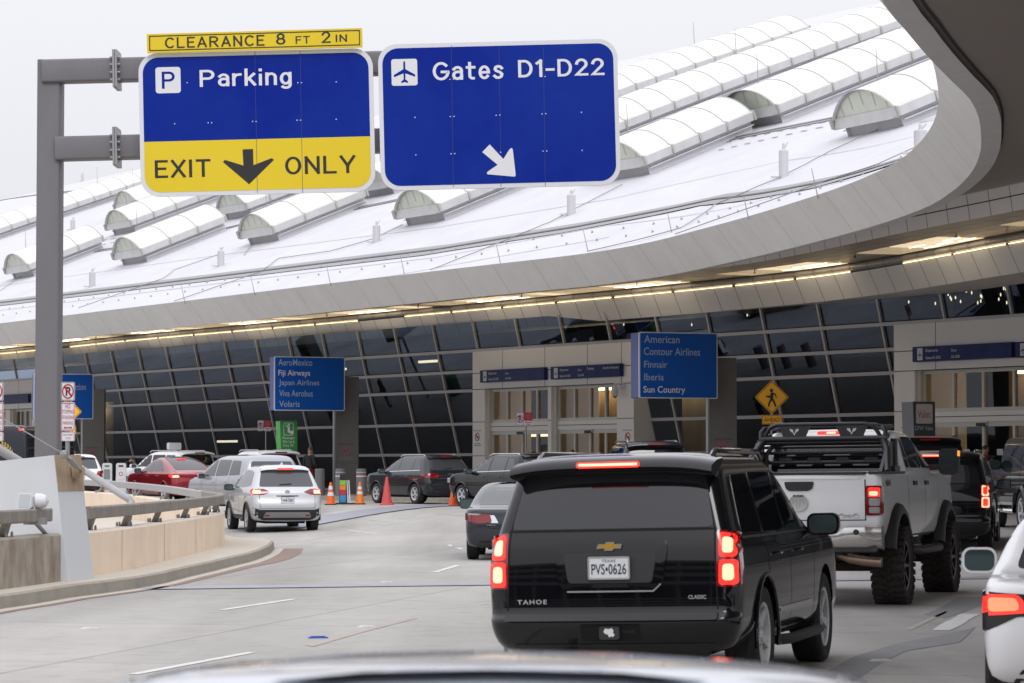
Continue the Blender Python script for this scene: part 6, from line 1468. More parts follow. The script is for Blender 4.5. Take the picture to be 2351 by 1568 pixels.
def crossover(label, pt, sc3=(1, 1, 1), kind='a', lit=True, plate_txt='VHR•7087', rail_m=None, cladding=True, glass=None, lvls=None, wins=None, name='crossover_car', cat='crossover', trim=None):
    r = empty(name); X, Y_, Z = sc3
    me = shell(lvls or CRO_L, 4.63, .85, 3.4, .03, sc3, arch4(.92 * Y_, 3.62 * Y_, .405, .345, .92 * X, .36)); sk = Skin(me); finish(me, 'body', [pt, M_under], r)
    mb = MB(); mb.box((0, 2.3, .36), (1.0, 3.9, .28)); mb.build('underbody', M_under, r)
    S2 = lambda P: [(a * Y_, b * Z) for a, b in P]; R2 = lambda P: [(a * X, b * Z) for a, b in P]
    side_windows(sk, [S2(P) for P in (wins or CRO_W)], glass or M_winl, r, (S2(trim), .018, M_chrome) if trim else None)
    if kind != 'f':
        sk.patch('R', rpoly(R2([(-.70, 1.13), (.70, 1.13), (.60, 1.53), (-.60, 1.53)]), .06, 4), glass or M_winl, r, 'rear_window', .006)
        mb = MB(); rows = []
        for yy, zz in ((.62, 1.52), (.40, 1.545), (.37, 1.56), (.40, 1.60), (.75, 1.645)): rows.append([Vector((x * X, (yy + .06 * (x / .6) ** 2) * Y_, (zz - .03 * (x / .6) ** 4) * Z)) for x in [(-.62 + 1.24 * k / 10) for k in range(11)]])
        mb.grid(rows); sp = mb.build('spoiler', pt, r, True, 60)
        mb = MB(); mb.prism(rrect(.42 * X, .04, .015, 3), -.01, .006, frame(Vector((0, .365 * Y_, 1.572 * Z)), Vector((1, 0, 0)), Vector((0, .3, 1)))); mb.build('brake_lamp', M_lit if lit else M_lens, sp)
        mb = MB(); q = sk.hit('R', .12, 1.2 * Z, .02); q2 = sk.hit('R', -.18, 1.18 * Z, .02); mb.tube([q, q2], .012, 5); mb.build('rear_wiper', M_trim, r)
    else:
        sk.patch('T', rpoly([(-.62 * X, .55 * Y_), (.62 * X, .55 * Y_), (.52 * X, 1.75 * Y_), (-.52 * X, 1.75 * Y_)], .08, 4), M_win, r, 'rear_window', .006)
        sk.patch('T', rpoly([(-.50 * X, 1.8 * Y_), (.50 * X, 1.8 * Y_), (.46 * X, 2.55 * Y_), (-.46 * X, 2.55 * Y_)], .08, 4), M_win, r, 'roof_glass', .006)
        q = sk.hit('T', 0, 1.55 * Y_, .03); mb = MB(); mb.box(q, (.34, .04, .025)); mb.build('brake_lamp', M_lit, r)
    for s in (1, -1):
        f = (lambda P: P) if s > 0 else mir; v = 'S' if s > 0 else 'L'
        sk.ymax = .55
        if kind == 'a': P = [(.42, 1.0), (.60, .93), (.90, .93), (.90, 1.07), (.60, 1.08)]
        elif kind == 'q': P = [(.45, .90), (.62, .86), (.90, .88), (.90, 1.03), (.45, 1.02)]
        elif kind == 'f': P = [(.50, .93), (.62, .86), (.90, .84), (.90, .96), (.72, .97)]
        else: P = [(.60, .84), (.90, .82), (.90, 1.08), (.66, 1.04)]
        t = sk.patch('R', f(rpoly(R2(P), .02, 2)), M_lens, r, 'tail_light', .008, .04, .05)
        t2 = sk.patch(v, rpoly(S2([(.24, P[1][1] + .0), (.38, P[1][1] + .02), (.50, P[-1][1] - .02), (.26, P[-1][1] + .01)]), .02, 2), M_lit if lit and kind in 'af' else M_lens, t, 'side_lens', .005, .02, .06)
        if lit:
            L_ = [(max(p[0], .66), p[1]) for p in P]; cx_, cz = sum(p[0] for p in L_) / len(L_), sum(p[1] for p in L_) / len(L_)
            sk.patch('R', f(rpoly(R2([(cx_ + (p[0] - cx_) * .8, cz + (p[1] - cz) * .62) for p in L_]), .02, 2)), M_hot if kind in 'af' else M_lit, t, 'lamp_core', .013, .02, .05)
    sk.ymax = None
    low = M_trim if cladding else pt
    sk.patch('R', rpoly(R2([(-.87, .44), (-.62, .30), (.62, .30), (.87, .44), (.89, .62), (.70, .56), (-.70, .56), (-.89, .62)]), .03, 3), low, r, 'rear_bumper', .010, .03)
    sk.patch('R', rpoly(R2([(-.62, .36), (.62, .36), (.56, .50), (-.56, .50)]), .04, 3), M_steel if kind == 'a' else M_trim, r, 'bumper_insert', .016, .02)
    for s in (1, -1): P = R2([(.46, .40), (.58, .40), (.58, .435), (.46, .435)]); sk.patch('R', P if s > 0 else mir(P), M_lens, r, 'reflector', .020, .02)
    sk.line('R', R2([(-.70, .60), (-.72, 1.10)]), .010, M_gap, r); sk.line('R', R2([(.70, .60), (.72, 1.10)]), .010, M_gap, r); sk.line('R', R2([(-.72, .60), (.72, .60)]), .010, M_gap, r)
    if kind == 'a': sk.line('R', R2([(-.28, .90), (.28, .90)]), .025, M_gap, r)
    if plate_txt:
        q = sk.hit('R', 0, .80 * Z, .02); plate(r, 0, .80 * Z, q.y, plate_txt, .05, header='TEXAS' if kind == 'a' else None)
    q = sk.hit('R', 0, 1.00 * Z, .008); mb = MB(); M = frame(q, Vector((1, 0, 0)), Vector((0, .1, 1))); n_ = 16
    if kind == 'q':
        for k in range(4): mb.ring_prism([(-.075 + .05 * k + .034 * math.cos(j * math.tau / n_), .034 * math.sin(j * math.tau / n_)) for j in range(n_)], [(-.075 + .05 * k + .024 * math.cos(j * math.tau / n_), .024 * math.sin(j * math.tau / n_)) for j in range(n_)], -.01, .002 + .001 * k, M)
    elif kind == 'f': mb.prism([(-.03, .03), (.03, .03), (.008, .018), (0, -.035), (-.008, .018)], -.01, .002, M)
    else:
        mb.ring_prism([(.055 * math.cos(j * math.tau / n_), .045 * math.sin(j * math.tau / n_)) for j in range(n_)], [(.042 * math.cos(j * math.tau / n_), .033 * math.sin(j * math.tau / n_)) for j in range(n_)], -.01, .002, M); mb.box((0, 0, 0), (.13, .018, .008), M)
    mb.build('emblem', M_badge, r)
    for v in ('S', 'L'):
        for P in ([(1.16, 1.10), (1.16, .72), (1.40, .42)], [(2.06, 1.09), (2.05, .40)], [(3.22, 1.06), (3.18, .42)]): sk.line(v, S2(P), .010, M_gap, r)
        if cladding: sk.patch(v, rpoly(S2([(1.34, .28), (3.2, .28), (3.2, .42), (1.34, .42)]), .03, 2), M_trim, r, 'rocker_cladding', .008, .02)
    for s in (-1, 1):
        for y in (1.42, 2.32):
            q = sk.hit('S' if s > 0 else 'L', y * Y_, .93 * Z, .02); mb = MB(); mb.tube([q + Vector((0, -.09, 0)), q + Vector((0, .09, 0))], .013, 6); mb.build('door_handle', pt, r)
        for y in (.92, 3.62):
            mb = MB(); mb.tube([(s * .915 * X, y * Y_ + .415 * math.cos(t), .345 + .415 * math.sin(t)) for t in [R(-8 + 196 * k / 14) for k in range(15)]], .024, 6); mb.build('wheel_arch', low, r, True)
            wheel(r, s * .80 * X, y * Y_, .345, .235)
        mirror_(r, s * .90 * X, 3.02 * Y_, 1.10 * Z, M_trim if kind in 'af' else pt, .24, .17, .14)
    if rail_m: rails(r, .57 * X, .72 * Y_, 2.45 * Y_, 1.645 * Z, rail_m, .02)
    if kind == 'a': mb = MB(); q = sk.hit('T', 0, .95 * Y_, 0); mb.hexa([q + Vector(p) for p in ((-.03, -.08, 0), (.03, -.08, 0), (.03, .1, 0), (-.03, .1, 0), (-.008, -.07, .07), (.008, -.07, .07), (.008, -.02, .05), (-.008, -.02, .05))]); mb.build('roof_antenna', pt, r)
    generic_front(sk, 4.63, .9, 1.06 * Z, r)
    return tag(r, label, cat)
ce = crossover('silver crossover with lit brake lights waiting beside the end of the barrier wall', PSL, (1.0, 1.0, 1.02)); place(ce, 662, 71.5, R(-15))
ce = crossover('dark grey crossover parked behind the pink and orange cones', PDG, (1.03, 1.0, 1.0), 'q', False, 'KVR•7076', M_chrome, False, M_winl, trim=[(.62, 1.13), (3.2, 1.075)]); place(ce, 1038, 94.5, R(-31))
ce = crossover('black crossover with a bright window line partly hidden by the large black SUV', PB, (1.03, 1.0, 1.0), 'q', False, None, M_chrome, False, M_winl, trim=[(.62, 1.13), (3.2, 1.075)]); place(ce, 1262, 86.5, R(-33))
ce = crossover('white crossover at the left behind the brace pipe', PW, (1.0, 1.0, 1.04), 'b', False, 'JTR•4898', None, True); place(ce, 186, 108, R(-16))
FB_L = [lev(.24, .28, 4.36, .78, .1, .25, .03), lev(.30, .12, 4.5, .88, .14), lev(.46, .03, 4.58, .92, .22), lev(.62, 0, 4.63, .93, .24), lev(.78, .03, 4.63, .93, .24), lev(.90, .06, 4.58, .925, .24), lev(.98, .05, 4.46, .91, .24), lev(1.015, .09, 4.2, .89, .24), lev(1.04, .30, 3.5, .875, .24, .3, ya=.75), lev(1.16, .60, 3.25, .82, .22, .3, ya=.9), lev(1.32, 1.02, 2.95, .745, .2, .3), lev(1.46, 1.45, 2.65, .67, .2, .3), lev(1.545, 1.80, 2.45, .58, .2, .3), lev(1.585, 2.0, 2.25, .42, .2, .3)]
FB_W = [[(.98, 1.09), (1.95, 1.08), (1.95, 1.50), (1.55, 1.42)], [(2.02, 1.08), (3.22, 1.06), (2.80, 1.36), (2.45, 1.48), (2.02, 1.505)]]
ce = crossover('shiny red fastback car with a curved dark roof behind the guard rail', PR, (1.02, 1.02, 1.02), 'f', True, 'SVC•9816', None, False, M_winl, FB_L, FB_W, 'fastback_car', 'car'); place(ce, 457, 98, R(-29))
# minivan
MV_L = [lev(.24, .28, 4.36, .80, .1, .25, .03), lev(.30, .10, 4.5, .90, .14), lev(.48, .02, 4.6, .94, .2), lev(.70, 0, 4.63, .945, .2), lev(.90, .03, 4.6, .945, .18), lev(.99, .05, 4.45, .935, .18), lev(1.03, .06, 4.2, .925, .18), lev(1.08, .08, 3.75, .91, .18, .3, ya=.5), lev(1.25, .13, 3.45, .86, .18, .3), lev(1.45, .20, 3.05, .80, .18, .3), lev(1.60, .27, 2.75, .74, .2, .35), lev(1.68, .34, 2.45, .66, .22, .4), lev(1.72, .6, 2.1, .45, .2, .3)]
MV_W = [[(.45, 1.14), (1.22, 1.12), (1.22, 1.56), (.60, 1.54)], [(1.30, 1.12), (2.20, 1.10), (2.20, 1.58), (1.30, 1.57)], [(2.28, 1.10), (3.50, 1.10), (2.95, 1.45), (2.65, 1.56), (2.28, 1.58)]]
ce = crossover('silver minivan with roof rails between the red car and the silver crossover', PS, (1.05, 1.09, 1.03), 'b', False, None, PS, False, M_winl, MV_L, MV_W, 'minivan', 'minivan'); place(ce, 632, 83.5, R(-27))
# ---------------------------------------------------------------- sedans
SED_L = [lev(.22, .28, 4.55, .78, .1, .25, .03), lev(.28, .10, 4.72, .87, .16), lev(.44, .03, 4.80, .905, .24), lev(.58, 0, 4.85, .912, .26), lev(.72, .01, 4.84, .912, .26), lev(.84, .035, 4.78, .91, .25), lev(.92, .03, 4.62, .90, .24), lev(.965, .07, 4.4, .88, .24), lev(.985, .45, 3.9, .865, .24, .3, ya=1.0), lev(1.00, .72, 3.55, .855, .22, .3, ya=1.1), lev(1.12, 1.00, 3.25, .80, .2, .3), lev(1.26, 1.35, 2.92, .73, .2, .3), lev(1.37, 1.68, 2.62, .655, .2, .3), lev(1.43, 1.95, 2.42, .56, .2, .3), lev(1.455, 2.1, 2.3, .36, .15, .2)]
SED_W = [[(1.16, 1.04), (2.05, 1.03), (2.05, 1.385), (1.70, 1.36)], [(2.12, 1.03), (3.22, 1.02), (2.75, 1.28), (2.50, 1.36), (2.12, 1.39)]]
def sedan(label, pt, style, sc3=(1, 1, 1), lit=False, badge=None):
    r = empty('sedan_car'); X, Y_, Z = sc3
    me = shell(SED_L, 4.85, 1.0, 3.6, .03, sc3, arch4(.98 * Y_, 3.78 * Y_, .385, .33, .91 * X, .36)); sk = Skin(me); finish(me, 'body', [pt, M_under], r)
    mb = MB(); mb.box((0, 2.4, .33), (1.0, 4.1, .26)); mb.build('underbody', M_under, r)
    S2 = lambda P: [(a * Y_, b * Z) for a, b in P]; R2 = lambda P: [(a * X, b * Z) for a, b in P]
    side_windows(sk, [S2(P) for P in SED_W], M_winl, r, (S2([(1.1, 1.015), (3.25, 1.0)]), .015, M_chrome))
    sk.patch('R', rpoly(R2([(-.68, 1.03), (.68, 1.03), (.57, 1.36), (-.57, 1.36)]), .05, 4), M_winl, r, 'rear_window', .006)
    for s in (1, -1):
        f = (lambda P: P) if s > 0 else mir; v = 'S' if s > 0 else 'L'
        sk.ymax = .5
        if style == 'c':
            P = [(.40, .72), (.62, .69), (.90, .74), (.90, .88), (.44, .86)]
            t = sk.patch('R', f(rpoly(R2(P), .02, 2)), M_lens, r, 'tail_light', .008, .04, .05)
            sk.patch('R', f(rpoly(R2([(.66, .845), (.90, .85), (.90, .885), (.60, .868)]), .01, 2)), M_clear, t, 'clear_strip', .012, .02, .05)
            sk.patch('R', f(rpoly(R2([(.28, .70), (.42, .70), (.50, .845), (.36, .845)]), .02, 2)), M_chrome, r, 'chrome_trim', .006, .03, .05)
            sk.patch(v, rpoly(S2([(.28, .75), (.42, .78), (.54, .86), (.30, .885)]), .02, 2), M_lens, t, 'side_lens', .005, .02, .06)
        else:
            P = [(.30, .74), (.66, .72), (.90, .60), (.90, .89), (.30, .86)]
            t = sk.patch('R', f(rpoly(R2(P), .02, 2)), M_adark, r, 'tail_light', .008, .04, .05)
            sk.patch('R', f(rpoly(R2([(.58, .75), (.90, .72), (.895, .87), (.66, .875), (.62, .84)]), .02, 2)), M_lit, t, 'lamp', .012, .02, .05)
            sk.patch('R', f(rpoly(R2([(.33, .775), (.555, .765), (.555, .83), (.33, .83)]), .015, 2)), M_lit, t, 'lamp', .012, .02, .05)
            sk.patch('R', f(rpoly(R2([(.64, .765), (.86, .75), (.86, .85), (.66, .85)]), .03, 2)), M_lit2, t, 'lamp_core', .016, .02, .05)
            sk.patch(v, rpoly(S2([(.28, .66), (.36, .73), (.46, .80), (.44, .87), (.29, .885)]), .02, 2), M_lit, t, 'side_lens', .005, .02, .06)
    sk.ymax = None
    sk.patch('R', rpoly(R2([(-.70, .24), (.70, .24), (.62, .36), (-.62, .36)]), .03, 3), M_trim, r, 'lower_bumper', .008, .03)
    for s in (1, -1): sk.line('R', R2([(s * .57, .965), (s * .56, .80), (s * .44, .60)]), .012, M_gap, r)
    sk.line('R', R2([(-.44, .60), (.44, .60)]), .012, M_gap, r)
    q = sk.hit('R', 0, .74 * Z, .015); plate(r, 0, .74 * Z, q.y, 'LFG•2391', 0, header=None)
    if badge: M = frame(sk.hit('R', -.42, .655, .006), Vector((1, -.15, 0)), Vector((0, 0, 1))); text(badge, -.09, -.012, .18, .03, M, M_badge, r, off=.002, bold=.02, name='badge')
    for v in ('S', 'L'):
        for P in ([(1.25, 1.0), (1.30, .70), (1.45, .36)], [(2.08, 1.02), (2.08, .36)], [(3.25, 1.0), (3.25, .36)]): sk.line(v, S2(P), .010, M_gap, r)
    for s in (-1, 1):
        for y in (.98, 3.78): wheel(r, s * .79 * X, y * Y_, .33, .22)
        for y in (1.45, 2.35):
            q = sk.hit('S' if s > 0 else 'L', y * Y_, .84 * Z, .02); mb = MB(); mb.tube([q + Vector((0, -.09, 0)), q + Vector((0, .09, 0))], .012, 6); mb.build('door_handle', pt, r)
        mirror_(r, s * .88 * X, 3.0 * Y_, 1.02 * Z, pt, .27, .20, .15)
    if style == 'c': mb = MB(); q = sk.hit('T', 0, 1.95 * Y_, 0); mb.hexa([q + Vector(p) for p in ((-.03, -.08, -.02), (.03, -.08, -.02), (.03, .1, -.02), (-.03, .1, -.02), (-.008, -.07, .06), (.008, -.07, .06), (.008, -.02, .04), (-.008, -.02, .04))]); mb.build('roof_antenna', pt, r)
    generic_front(sk, 4.85, .88, 1.0 * Z, r)
    return tag(r, label, 'sedan'), sk
cd, _ = sedan('dark grey sedan waiting left of the large black SUV with unlit tail lamps', PNV, 'c', (1.02, 1, 1), badge='Camry'); place(cd, 1180, 52.6, R(2))
cd, _ = sedan('white sedan cut off by the right frame edge with its brake light glowing', PW, 'w', (1.0, .96, .99)); place(cd, 2556, 19.3, R(11.5))
fg, sk = sedan('white car very close in the foreground with only its blurred roof showing', paint('pale_blue_grey', (.50, .53, .58), .4), 'w', (1.04, 1.0, .992)); place(fg, 985, 2.2, R(1))
# ---------------------------------------------------------------- boxy off-roader at the right edge
BX_L = [lev(.42, .15, 4.35, .84, .08, .12, .01, .02), lev(.50, .06, 4.5, .90, .08, .12, .01, .02), lev(.70, .04, 4.52, .915, .06, .12, .01, .02), lev(1.0, .05, 4.5, .915, .06, .12, .01, .02), lev(1.16, .05, 4.42, .91, .06, .12, .01, .02), lev(1.20, .06, 4.3, .90, .06, .12, .01, .02), lev(1.24, .06, 3.15, .89, .06, .1, .01, .02, ya=.4), lev(1.5, .08, 3.05, .855, .06, .1, .01, .02), lev(1.82, .11, 2.92, .81, .06, .1, .01, .02), lev(1.91, .14, 2.82, .78, .1, .14, .01, .02), lev(1.945, .3, 2.6, .66, .1, .14, .01, .02)]
bx = empty('off_road_car'); me = shell(BX_L, 4.5, .8, 3.1, .01, (1.02, 1, 1.02), arch4(.95, 3.78, .47, .42, .93, .36)); sk = Skin(me); finish(me, 'body', [PB, M_under], bx, 30)
side_windows(sk, [[(.25, 1.32), (1.0, 1.32), (1.0, 1.80), (.25, 1.80)], [(1.10, 1.32), (1.88, 1.32), (1.88, 1.81), (1.10, 1.81)], [(1.96, 1.32), (2.90, 1.32), (2.80, 1.78), (1.96, 1.81)]], M_win, bx)
sk.patch('R', rpoly([(-.72, 1.32), (.72, 1.32), (.68, 1.80), (-.68, 1.80)], .05), M_win, bx, 'rear_window')
for v in ('S', 'L'):
    sk.patch(v, [(.05, .98), (4.4, .98), (4.4, 1.03), (.05, 1.03)], M_trim, bx, 'side_strip', .015, .02); sk.patch(v, rpoly([(1.5, .45), (3.2, .45), (3.2, .60), (1.5, .60)], .03), M_chrome, bx, 'side_trim', .01, .02)
    for y in (1.05, 1.92, 2.95): sk.line(v, [(y, 1.82), (y, .5)], .012, M_gap, bx)
for s in (-1, 1):
    for y in (.95, 3.78):
        wheel(bx, s * .80, y, .42, .30); mb = MB(); mb.tube([(s * .95, y + .50 * math.cos(t), .44 + .50 * math.sin(t)) for t in [R(-5 + 190 * k / 10) for k in range(11)]], .06, 6); mb.build('wheel_arch', PB, bx)
    mirror_(bx, s * .90, 2.95, 1.40, PB, .24, .22, .14)
    sk.patch('R', [(s * .74, .80), (s * .88, .80), (s * .88, .92), (s * .74, .92)][::s], M_lens, bx, 'tail_light')
    mb = MB(); mb.tube([(s * .95, 1.5, .42), (s * 1.0, 1.6, .42), (s * 1.0, 3.1, .42), (s * .95, 3.2, .42)], .05, 8); mb.build('side_step', M_chrome, bx, True)
    sk.patch('F', [(s * .55, .95), (s * .8, .95), (s * .8, 1.12), (s * .55, 1.12)][::s], M_head, bx, 'headlight')
sk.patch('F', [(-.72, 1.28), (.72, 1.28), (.68, 1.78), (-.68, 1.78)], M_win, bx, 'windscreen')
mb = MB(); mb.lathe([(0, .11), (.33, .11), (.38, .05), (.38, -.05), (0, -.05)], 24, Matrix.Translation((0, -.06, 1.05)) @ Matrix.Rotation(R(90), 4, 'X')); mb.build('spare_wheel', PB, bx, True, 40)
tag(bx, 'boxy black off-road car with upright windows at the right frame edge', 'off-roader'); place(bx, 2470, 58, R(-3))
# ---------------------------------------------------------------- dark coach at the left edge
bu = empty('coach_bus'); me = shell([lev(.35, .1, 7.4, 1.0, .1, .1, .01, .01), lev(.5, .03, 7.5, 1.06, .1, .1, .01, .01), lev(1.0, 0, 7.5, 1.08, .1, .1, .02, .02), lev(2.2, .06, 7.45, 1.05, .1, .1, .02, .02), lev(2.75, .14, 7.3, .98, .12, .2, .02, .02), lev(2.88, .2, 7.2, .92, .12, .2, .02, .02), lev(2.92, .4, 7.0, .75, .12, .2, .02, .02)], 7.5, 1, 6.5, .005); sk = Skin(me); PBU = paint('midnight_blue', (0.010, 0.012, 0.020), .35); finish(me, 'body', [PBU, M_under], bu, 30)
sk.patch('R', rpoly([(-.85, 1.75), (.85, 1.75), (.80, 2.5), (-.80, 2.5)], .06), PBU, bu, 'rear_panel', .01)
for s in (-1, 1):
    for z in (2.72, .78): sk.patch('R', rpoly([(s * .72, z), (s * .90, z), (s * .90, z + .07), (s * .72, z + .07)][::s], .02), M_lit, bu, 'tail_light', .012)
    for y in (1.6, 5.9): wheel(bu, s * .88, y, .40, .26)
q = sk.hit('R', 0, 1.75, .012); M = frame(Vector((0, q.y - .004, 1.75)), Vector((1, 0, 0)), Vector((0, .05, 1))); mb = MB()
for s in (-1, 1):
    for k in range(13):
        a = R(-75 + 140 * k / 12); cx_, cy_ = s * (.52 * math.cos(a)), .55 * math.sin(a)
        for dd in (-.5, .5):
            d = a + R(90) + dd * 1.1; L_ = .16; ux, uy = s * math.cos(d), math.sin(d); mb.prism([(cx_, cy_), (cx_ + ux * L_ * .5 - uy * .03, cy_ + uy * L_ * .5 + ux * .03), (cx_ + ux * L_, cy_ + uy * L_), (cx_ + ux * L_ * .5 + uy * .03, cy_ + uy * L_ * .5 - ux * .03)], .0, .004, M)
mb.build('laurel_emblem', mat('laurel_gold', (.45, .32, .09), .4), bu); text('PREMIER', -.80, -.98, 1.6, .26, M, M_lett, bu, off=.006, name='lettering'); text('TRANSPORTATION', -.75, -1.15, 1.5, .10, M, M_lettg, bu, off=.006, name='lettering'); text('1.7E', .2, -1.45, .42, .14, M, M_lettg, bu, off=.006, name='lettering')
tag(bu, 'dark midnight blue coach bus with a gold laurel emblem at the left frame edge', 'bus'); place(bu, -6, 98, R(4))
# ================================================================== lifted white pickup truck with a roof rack
tk = empty('pickup_truck'); PT = PW
TRK_L = [lev(.76, .30, 5.85, .88, .08, .25, .02), lev(.84, .16, 5.98, .96, .08), lev(1.0, .13, 6.04, .985, .07), lev(1.06, .13, 6.05, .99, .07), lev(1.25, .12, 6.05, 1.0, .07), lev(1.45, .12, 6.02, .995, .07), lev(1.56, .12, 5.9, .985, .07), lev(1.62, .12, 5.7, .975, .07), lev(1.645, .125, 5.35, .965, .06), lev(1.655, .14, 4.9, .95, .06)]
WY0, WY1, WR = 1.22, 5.0, .475
me = shell(TRK_L, 6.05, .8, 4.4, .012, (1, 1, 1), arch4(WY0, WY1, .60, .56, 1.0, .40)); sk = Skin(me); finish(me, 'body', [PT, M_under], tk, 34)
CAB_L = [lev(1.60, 2.02, 4.75, .965, .06, .3, .01), lev(1.68, 2.03, 4.55, .955, .06, .3, .01), lev(1.74, 2.04, 4.35, .94, .06, .3, .01), lev(1.92, 2.10, 3.98, .885, .07, .3, .01), lev(2.08, 2.17, 3.68, .835, .08, .3, .01), lev(2.17, 2.23, 3.48, .80, .10, .3, .01), lev(2.215, 2.32, 3.3, .73, .12, .3, .01), lev(2.24, 2.55, 3.05, .50, .1, .2, .01)]
mec = shell(CAB_L, 4.7, 2.5, 4.2, .0); sc_ = Skin(mec); finish(mec, 'cab', [PT, M_under], tk, 34)
side_windows(sc_, [[(2.16, 1.72), (2.42, 1.72), (2.42, 2.10), (2.30, 2.10)], [(2.50, 1.72), (3.32, 1.72), (3.32, 2.13), (2.50, 2.13)], [(3.40, 1.72), (4.32, 1.72), (4.25, 1.77), (3.74, 2.07), (3.40, 2.13)]], M_win, tk)
sc_.patch('R', rpoly([(-.74, 1.68), (.74, 1.68), (.68, 2.12), (-.68, 2.12)], .06, 4), M_win, tk, 'rear_window', .006)
q = sc_.hit('R', 0, 2.185, .01); mb = MB(); mb.prism(rrect(.36, .05, .02, 3), -.03, .012, frame(q, Vector((1, 0, 0)), Vector((0, .4, 1)))); mb.build('brake_lamp', M_lit, tk)
mb = MB(); mb.prism(rrect(.12, .03, .01, 3), .012, .016, frame(q, Vector((1, 0, 0)), Vector((0, .4, 1)))); mb.build('lamp_core', M_hot, tk)
# bed cover, tailgate
mb = MB(); mb.box((0, 1.08, 1.655), (1.72, 1.80, .02)); mb.build('bed_cover', M_trim, tk)
for s in (-1, 1): mb = MB(); mb.box((s * .90, 1.08, 1.66), (.13, 1.86, .03)); mb.build('bed_rail', M_trim, tk)
mb = MB(); mb.box((0, .15, 1.655), (1.60, .06, .035)); mb.build('tailgate_cap', M_trim, tk)
for s in (-1, 1): sk.line('R', [(s * .795, 1.07), (s * .795, 1.65)], .014, M_gap, tk)
sk.line('R', [(-.795, 1.075), (.795, 1.075)], .012, M_gap, tk)
sk.patch('R', rpoly([(-.17, 1.555), (.19, 1.555), (.17, 1.47), (.12, 1.44), (-.11, 1.44), (-.15, 1.47)], .02, 3), M_trim, tk, 'tailgate_handle', .012, .02)
sk.patch('R', rpoly([(-.74, 1.585), (.74, 1.585), (.74, 1.60), (-.74, 1.60)], .004, 1), PT, tk, 'tailgate_crease', .012, .02)
M = frame(sk.hit('R', 0, 1.29, .012), Vector((1, 0, 0)), Vector((0, 0, 1))); mb = MB(); n_ = 24
mb.prism([(.115 * math.cos(k * math.tau / n_), .105 * math.sin(k * math.tau / n_)) for k in range(n_)], -.012, .004, M); e = mb.build('emblem', M_chrome, tk)
mb = MB()
for s in (-1, 1): mb.prism([(s * .012, -.075), (s * .022, -.02), (s * .028, .03), (s * .055, .03), (s * .06, -.01), (s * .045, -.03), (s * .072, -.01), (s * .072, .035), (s * .05, .052), (s * .012, .045)][::s], .004, .008, M)
mb.build('emblem_horns', M_badge, e); text('RAM', -.06, .075, .12, .028, M, M_adark, e, off=.006, bold=.03, name='badge')
M = frame(sk.hit('R', .56, 1.13, .008), Vector((1, 0, 0)), Vector((0, 0, 1))); text('4x4', -.11, -.02, .26, .05, M, M_badge, tk, off=.002, bold=.03, name='badge')
q = sk.hit('S', .62, 1.53, .006); M = frame(q, Vector((0, 1, 0)), Vector((0, 0, 1))); text('4X4', -.15, -.04, .34, .085, M, M_adark, tk, off=.002, bold=.03, name='badge')
# tail lights
for s in (1, -1):
    f = (lambda P: P) if s > 0 else mir; v = 'S' if s > 0 else 'L'; sk.ymax = .3
    t = sk.patch('R', f(rpoly([(.80, 1.13), (.985, 1.13), (.985, 1.50), (.80, 1.50)], .02, 2)), M_lens, tk, 'tail_light', .012, .05, .04)
    sk.patch(v, rpoly([(.17, 1.13), (.25, 1.14), (.25, 1.49), (.17, 1.50)], .02, 2), M_lens, t, 'side_lens', .012, .04, .05)
    sk.patch('R', f(rpoly([(.83, 1.36), (.965, 1.36), (.965, 1.475), (.83, 1.475)], .02, 2)), M_lit, t, 'lamp', .017, .02, .04)
    sk.patch('R', f(rpoly([(.845, 1.375), (.945, 1.375), (.945, 1.43), (.845, 1.43)], .02, 2)), M_hot, t, 'lamp_core', .021, .02, .04)
    for z0, z1 in ((1.25, 1.345), (1.16, 1.235)): sk.patch('R', f(rpoly([(.84, z0), (.965, z0), (.965, z1), (.84, z1)], .02, 2)), M_clear, t, 'clear_lens', .017, .02, .04)
    sk.ymax = None
# bumper: chrome, with a step in the middle
mb = MB(); prof = ((.14, .70), (.02, .72), (-.06, .78), (-.075, .90), (-.06, .985), (-.02, 1.0), (.12, 1.01)); rows = []
for x in [-1.0 + 2.0 * k / 24 for k in range(25)]:
    dz = -.05 * smooth((.60 - abs(x)) / .12); dy = .10 * smooth((abs(x) - .82) / .18)
    rows.append([Vector((x, y + dy, z + (dz if z > .88 else 0))) for y, z in prof])
mb.grid(rows)
for e_ in (0, -1): mb.add(rows[e_], [tuple(range(len(prof)))])
M_bump = mat('bumper_chrome', (0.70, 0.69, 0.67), .14, .85, noise=(3, .6, (0.56, 0.54, 0.51), (1, 1, 1)))
bp = mb.build('rear_bumper', M_bump, tk, True, 50)
mb = MB(); mb.prism(rrect(1.10, .035, .01, 2), -.03, .01, frame(Vector((0, -.055, .955)), Vector((1, 0, 0)), Vector((0, 0, 1)))); mb.build('bumper_step', M_chrome, bp)
mb = MB(); mb.prism(rrect(1.9, .07, .02, 2), -.05, .012, frame(Vector((0, .02, .72)), Vector((1, 0, 0)), Vector((0, .3, 1)))); mb.build('bumper_valance', M_trim, bp)
for s in (-1, 1): mb = MB(); mb.lathe([(.035, -.01), (.035, .012), (0, .014)], 12, Matrix.Translation((s * .72, -.07, .93)) @ Matrix.Rotation(R(90), 4, 'X')); mb.build('parking_sensor', M_trim, bp)
